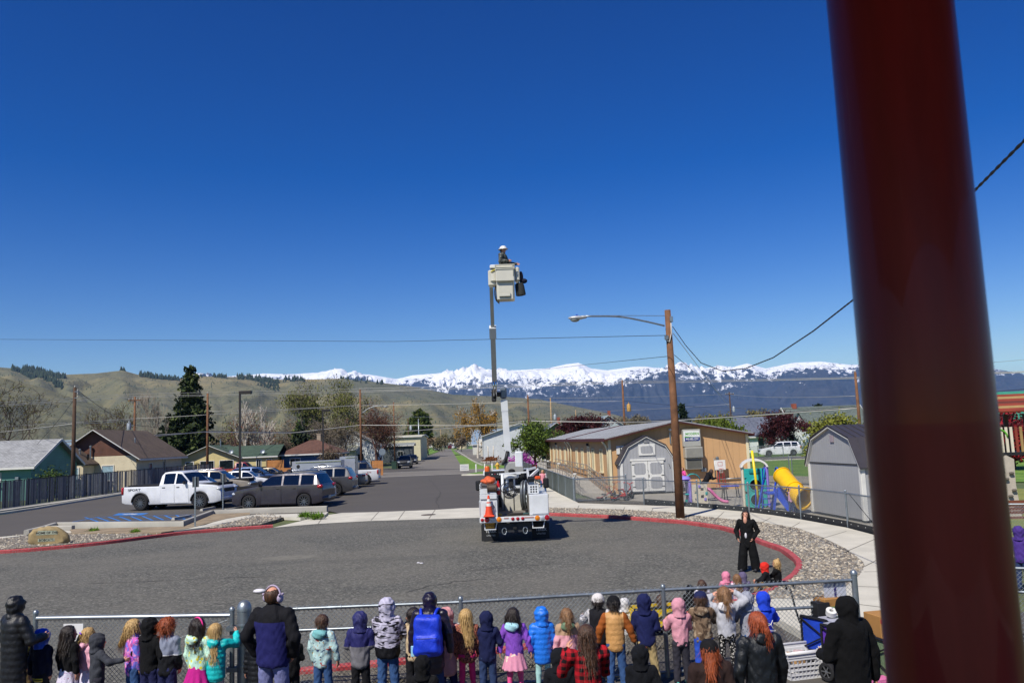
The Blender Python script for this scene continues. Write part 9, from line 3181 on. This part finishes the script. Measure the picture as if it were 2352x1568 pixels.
def wagon(label,xy,rz,cloth,h=0.0,L=.95,Wd=.5,handle=True):
 r_=thing('folding_wagon',label,'wagon',(xy[0],xy[1],0),rz,'folding wagons')
 z0,z1=.30,.72
 mb=MB()
 for s in(-1,1):
  mb.box((0,s*Wd/2,(z0+z1)/2),(L,.02,z1-z0))
  mb.box((s*L/2,0,(z0+z1)/2),(.02,Wd,z1-z0))
 mb.box((0,0,z0),(L,Wd,.03))
 mb.build('tub',cloth,r_)
 fr=M('wagon black frame','#121214',0.5)
 for s in(-1,1):
  for x in(-L/2,L/2):
   MB().tube([(x,s*(Wd/2+.02),.2),(x,s*(Wd/2+.02),z1+.04)],.018,6).build('frame_post',fr,r_)
  MB().tube([(-L/2,s*(Wd/2+.02),z1+.03),(L/2,s*(Wd/2+.02),z1+.03)],.02,6).build('frame_rail',fr,r_)
  MB().tube([(-L/2,s*(Wd/2+.03),z0),(L/2,s*(Wd/2+.03),z1)],.012,5).tube([(-L/2,s*(Wd/2+.04),z1),(L/2,s*(Wd/2+.04),z0)],.012,5).build('cross_brace',fr,r_)
 ty,rm=wheel_meshes(.13,.08,False,6)
 for x in(-L/2+.08,L/2-.08):
  for s in(-1,1):
   o=obj('wheel',ty,r_,(x,s*(Wd/2+.05),.13))
   o.rotation_euler=(0,0,0 if s<0 else PI)
   obj('rim',rm,o)
 if handle:
  MB().tube(smooth_path([(L/2,0,.25),(L/2+.25,0,.6),(L/2+.38,0,1.05)],3),.016,6).tube([(L/2+.38,-.08,1.05),(L/2+.40,-.08,1.14),(L/2+.40,.08,1.14),(L/2+.38,.08,1.05)],.016,6).build('handle',fr,r_,3.2)
 return r_
yw=G(1505,1462)
wagon('yellow folding wagon with black frame beyond the fence',(yw.x,yw.y),.15,fab('yellow wagon cloth','#d2b21a',0.7),L=1.15,Wd=.6).scale=(.72,.72,.72)
bw_=G(1926,1540)
wagon('royal blue folding wagon piled with boxes beside the black hoodie',(bw_.x,bw_.y),2.1,fab('royal blue wagon cloth','#1c3fae',0.7),L=.8,Wd=.45)
pw_=G(1992,1570)
wagon('purple folding wagon half hidden by the black hoodie',(pw_.x,pw_.y),2.1,fab('purple wagon cloth','#5a34a0',0.7),handle=False)
gw_=G(2050,1590)
wagon('sage green folding wagon at the foot of the maroon post',(gw_.x,gw_.y),1.8,fab('sage wagon cloth','#66785a',0.7),handle=False)
zb3=.72
def small_box(label,name,x,y,z,d,rz,m,cat='box',extra=None):
 t_=thing(name,label,cat,(x,y,z),rz,'things piled in the wagons')
 MB().rbox((0,0,d[2]/2),d,.006).build('body',m,t_)
 if extra:
  extra(t_)
 return t_
card_m=M('cardboard','#a5773f',0.8,var=0.15)
small_box('open cardboard box with green print on top of the blue wagon','cardboard_box',bw_.x+.05,bw_.y+.32,zb3,(.34,.28,.26),.3,card_m,extra=lambda t_:(MB().box((0,-.145,.1),(.26,.008,.1)).build('print',M('green print','#5a7a3a',0.7),t_)))
small_box('clear plastic tub on the blue wagon','plastic_tub',bw_.x+.02,bw_.y-.1,zb3-.25,(.44,.34,.30),.3,M('frosted plastic','#a9aab8',0.3,var=0.1))
for k,(dx,dy)in enumerate(((-.08,-.02),(.10,.04))):
 t_=thing('paper_roll',['white ticket roll at the front of the clear tub','white ticket roll at the back of the clear tub'][k],'paper roll',(bw_.x+dx,bw_.y+dy-.1,zb3+.13),0,'things piled in the wagons')
 MB().lathe([(.03,-.035),(.075,-.035),(.075,.035),(.03,.035),(.03,-.035)],16,tr=Matrix.Rotation(.5,4,'X')).build('roll',white_trim_m,t_,0.8)
 for s_ in range(4):
  MB().box((.0,-.02+.0*s_,.122),(.02,.02,.002)).build('mark',M('dark print','#5a2026',0.7),t_)
small_box('black bag standing behind the ticket rolls','black_bag',bw_.x-.12,bw_.y+.2,zb3,(.2,.2,.22),.2,trim_m,'bag')
tape_m=M('red tape','#b32a32',0.5)
small_box('cardboard box with red tape on the sage wagon','cardboard_box',gw_.x,gw_.y,.62,(.42,.36,.40),.2,card_m,extra=lambda t_:[MB().box((0,-.184,z),(.42,.004,.045)).build('tape',tape_m,t_)for z in(.06,.34)]+[text('lettering','BALLOONS',M('violet ink','#5a3a6a',var=0),t_,(0,-.187,.2),(PI/2,-PI/2,0),.07,.001)])
pk=G(1925,1572,0)
small_box('pink and teal soft toy bag by the black hoodie','toy_bag',pw_.x-.12,pw_.y-.75,0,(.2,.16,.3),.2,fab('pink toy cloth','#c86a9a',0.8),'bag')
lbp=G(1840,1549)
lk=thing('laundry_basket','white plastic laundry basket full of wrapped packets','basket',(lbp.x,lbp.y,0),.25)
lk.scale=(1.12,1.12,1.1)
wp=M('white basket plastic','#d2d2d4',0.4,var=0.04)
L0,W0,L1,W1,Hb=.46,.30,.62,.44,.34
mb=MB()
rim=[(-L1/2,-W1/2,Hb),(L1/2,-W1/2,Hb),(L1/2,W1/2,Hb),(-L1/2,W1/2,Hb)]
bas=[(-L0/2,-W0/2,0),(L0/2,-W0/2,0),(L0/2,W0/2,0),(-L0/2,W0/2,0)]
for k in range(4):
 a,b,c,d=[Vector(p)for p in(bas[k],bas[(k+1)%4],rim[(k+1)%4],rim[k])]
 n=9
 for i in range(n+1):
  f=i/n
  mb.beam(a.lerp(b,f),d.lerp(c,f),.016,.012,up=(b-a).cross(Vector((0,0,1))))
 for z in(.0,.18,.36,.54,.80,.9):
  mb.beam(a.lerp(d,z),b.lerp(c,z),.012,.03 if z<.8 else.05)
mb.build('lattice',wp,lk)
MB().tube([Vector(p)for p in rim]+[Vector(rim[0])],.022,8).build('rim',wp,lk,3.2)
MB().box((0,0,.01),(L0,W0,.02)).build('base',wp,lk)
g=np.random.default_rng(12)
cols=['#b9b3a6','#8fa08a','#a8845a','#b8a0a0','#6f8a86','#c2bdb5']
for k in range(9):
 t_=thing('wrapped_packet',['grey printed box at the basket corner','sage packet in the white basket','tan packet in the white basket','rosy packet in the white basket','teal tin in the white basket','pale carton in the white basket','pale grey packet deep in the basket','green striped packet at the basket rim','brown wrapped packet at the basket side'][k],'packet',(lbp.x+g.uniform(-.18,.18),lbp.y+g.uniform(-.1,.1),.16+.03*(k%4)),g.uniform(0,3),'packets in the white basket')
 MB().rbox((0,0,.05),(g.uniform(.12,.2),g.uniform(.08,.13),.09),.012).build('body',M('packet %d'%k,cols[k%6],0.6,var=0.35,vscale=30),t_)
bpk=thing('backpack','bright blue backpack worn by the person in the dark plum puffer','backpack',(pr.location.x,pr.location.y,0),pr.rotation_euler.z)
Hq=1.50
def f_bp(X,Y,Z):
 qx,qy,qz=np.abs(X)-.12,np.abs(Y+.24)-.06,np.abs(Z-1.02)-.19
 d=np.sqrt(np.maximum(qx,0)**2+np.maximum(qy,0)**2+np.maximum(qz,0)**2)-.055-.03*np.clip((1.1-Z)*2,0,1)
 qx,qy,qz=np.abs(X)-.11,np.abs(Y+.34)-.02,np.abs(Z-.92)-.07
 d=smin(d,np.sqrt(np.maximum(qx,0)**2+np.maximum(qy,0)**2+np.maximum(qz,0)**2)-.035,.02)
 return d+.004*np.sin(Z*40+X*20)
bpm=fab('bright blue nylon pack','#1537c4',0.5)
obj('pack',gmesh('pack',f_bp,(-.3,-.5,.6),(.3,0,1.4),.016,bpm),bpk)
MB().tube([(-.13,-.39,1.005),(.13,-.39,1.005)],.005,5).build('zip',trim_m,bpk,3.2)
MB().tube(smooth_path([(-.15,-.33,1.08),(-.12,-.33,1.22),(0,-.325,1.255),(.12,-.33,1.22),(.15,-.33,1.08)],3),.005,5).build('zip',trim_m,bpk,3.2)
for s in(-1,1):
 MB().tube(smooth_path([(s*.09,-.20,1.26),(s*.11,-.06,1.30),(s*.13,.08,1.26),(s*.14,.13,1.1)],4),.022,6).build('strap',bpm,bpk,3.2)
MB().rbox((-.20,-.25,.82),(.05,.02,.14),.008).build('tag',M('pale blue tag','#8fc0d8',0.5),bpk)
Hu=ua_p.H
lg=MB()
zc=Hu*.64
yb=-.098*Hu*1.04/1.28-.022
for a0,a1,cz in((.15*PI,.85*PI,zc-.035),(1.15*PI,1.85*PI,zc+.035)):
 lg.tube([(math.cos(a)*.072,yb-.004+abs(math.cos(a))*.012,cz+math.sin(a)*.05)for a in np.linspace(a0,a1,9)],.006,4)
for s in(-1,1):
 lg.tube([(s*.085,yb+.014,zc+.055),(s*.055,yb+.004,zc),(s*.085,yb+.014,zc-.055)],.005,4)
lg.build('logo',white_trim_m,ua_r)
text('lettering','UNDER ARMOUR',white_trim_m,ua_r,(0,yb-.006,zc-.085),(PI/2,0,0),.03,.002)
for(u,v,lb,nm)in((596,1361,'white crumpled bag lying on the loop near the man','plastic_bag'),(961,1293,'one of two white paper scraps on the loop road','paper_scrap'),(968,1294,'one of two white paper scraps on the loop road','paper_scrap')):
 b=G(u,v)
 s_=.16 if nm=='plastic_bag' else.055
 o=MB().ell((0,0,s_*.3),(s_,s_*.6,s_*.35),9,6).build(nm,M('white plastic scrap','#cfccd0',0.6,var=0.1),None,1.0,loc=(b.x,b.y,0))
 tag(o,lb,'litter','litter on the loop')
for k,(u,v)in enumerate(((703,1186),(726,1187),(215,1219),(310,1222))):
 b=G(u,v,.12)
 cc2=np.stack([nrg.normal(size=50)*.14,nrg.normal(size=50)*.14,nrg.random(50)*.12],1)
 r_=thing('grass_tuft',['larger grass tuft in the stone bed by the lot corner','smaller grass tuft in the stone bed by the lot corner','grass tuft in the dirt bed behind the boulder','flat grass tuft in the middle of the dirt bed'][k],'grass',(b.x,b.y,.12),0)
 s_=1.0 if k<2 else.6
 r_.scale=(s_,s_,s_)
 o=obj('blades',leaf_mesh('blades',cc2,.16,[leaf_m('tuft green','#5a7a22')],k,5,.06,aspect=.12),r_)
 o['kind']='stuff'
stain_m=M('dusty patch','#6d6a60',0.95,var=0.2,vscale=4)
for(u,v,rx,ry)in((668,1280,1.1,.55),(660,1278,.6,.3)):
 b=G(u,v)
 pts=[(b.x+math.cos(a)*rx*rnd.uniform(.7,1.1),b.y+math.sin(a)*ry*rnd.uniform(.7,1.1))for a in np.linspace(0,2*PI,15)[:-1]]
 sheet('loop_road_patch',pts,.004 if rx>.8 else.007,stain_m,world_pts=True)
crack_m=M('crack tar','#3a3937',0.9,var=0)
for k,uv in enumerate((((1020,1176),(1003,1150),(1010,1130),(985,1100)),((690,1150+20),(700,1168)),((1075,1310),(1180,1300),(1290,1292)),((930,1360),(1010,1340),(1110,1328)),((200,1340),(420,1330),(640,1322)))):
 P=[G(*p,.006)for p in uv]
 P=[p+Vector((rnd.uniform(-.1,.1),rnd.uniform(-.1,.1),0))for p in smooth_path(P,7)]
 vs,fs=[],[]
 for i,p in enumerate(P):
  d=(P[min(i+1,len(P)-1)]-P[max(i-1,0)]).normalized()
  n=Vector((-d.y,d.x,0))*rnd.uniform(.008,.025)
  vs+=[p-n,p+n]
  if i:
   fs.append((2*i-2,2*i-1,2*i+1,2*i))
 tag(MB().add(vs,fs).build('pavement_crack',crack_m),kind='structure')
pc_=AtY(2117,784,1.22)
ps=thing('porch_post','thick glossy dark maroon steel post close to the camera','post',(pc_.x,pc_.y,0),0)
mp,nt,b=newmat('maroon post paint')
n1=noise(nt,coords(nt,'Object',(1,1,.12)),9.0,5,.6)
c_=ramp(nt,n1,[(.35,'#671314'),(.65,'#822122')])
scr=noise(nt,coords(nt,'Object',(1,1,.035)),55.0,3,.7)
setc(nt,b,mixc(nt,ramp(nt,scr,[(.66,0.0),(.74,.5)]),c_,'#8d5a56'))
nt.links.new(ramp(nt,noise(nt,coords(nt,'Object',(1,1,.05)),14.0,4),[(.4,.3),(.7,.5)]),b.inputs['Roughness'])
b.inputs['Coat Weight'].default_value=.12
b.inputs['Specular IOR Level'].default_value=.22
bump(nt,b,noise(nt,coords(nt,'Object',(1,1,.3)),30.0,3),.05,.003)
MB().lathe([(.089,1.9),(.089,5.2)],48).build('pipe',mp,ps,3.2)
MB().lathe([(.15,1.9),(.15,1.93),(.0,1.93)],24).build('base_plate',mp,ps,0.7)
soffit=M('porch soffit','#6a6058',0.8,var=0.1)
tag(MB().box((-1,-1.4,5.0),(12,6.2,.3)).build('unseen_porch_roof',soffit),kind='structure')  # unseen roof above the camera, sized to keep the post in shade
tag(MB().box((0,-2.6,1.8),(14,7.6,.2)).build('porch_floor',conc2_m),kind='structure')
# === lettering becomes mesh
bpy.context.view_layer.update()
_dg=bpy.context.evaluated_depsgraph_get()
for o in[o for o in bpy.data.objects if o.type=='FONT']:
 me=bpy.data.meshes.new_from_object(o.evaluated_get(_dg))
 n=bpy.data.objects.new('lettering',me)
 C.objects.link(n)
 n.parent=o.parent
 n.location,n.rotation_euler,n.scale=o.location,o.rotation_euler,o.scale
 if len(me.materials)==0:
  me.materials.append(o.data.materials[0])
 bpy.data.objects.remove(o)
# === haze: the clear but long air of the valley
hm=bpy.data.materials.new('valley air')
hm.use_nodes=True
hn=hm.node_tree
hn.nodes.clear()
pv=hn.nodes.new('ShaderNodeVolumePrincipled')
pv.inputs['Color'].default_value=(0.24,0.50,1.0,1)
pv.inputs['Density'].default_value=0.000045
pv.inputs['Anisotropy'].default_value=0.0
ho=hn.nodes.new('ShaderNodeOutputMaterial')
hn.links.new(pv.outputs[0],ho.inputs['Volume'])
hz=MB().box((0,8500,534),(36000,20000,1070)).build('haze',hm)
tag(hz,'thin blue valley haze over the far mountains','haze',kind='stuff')
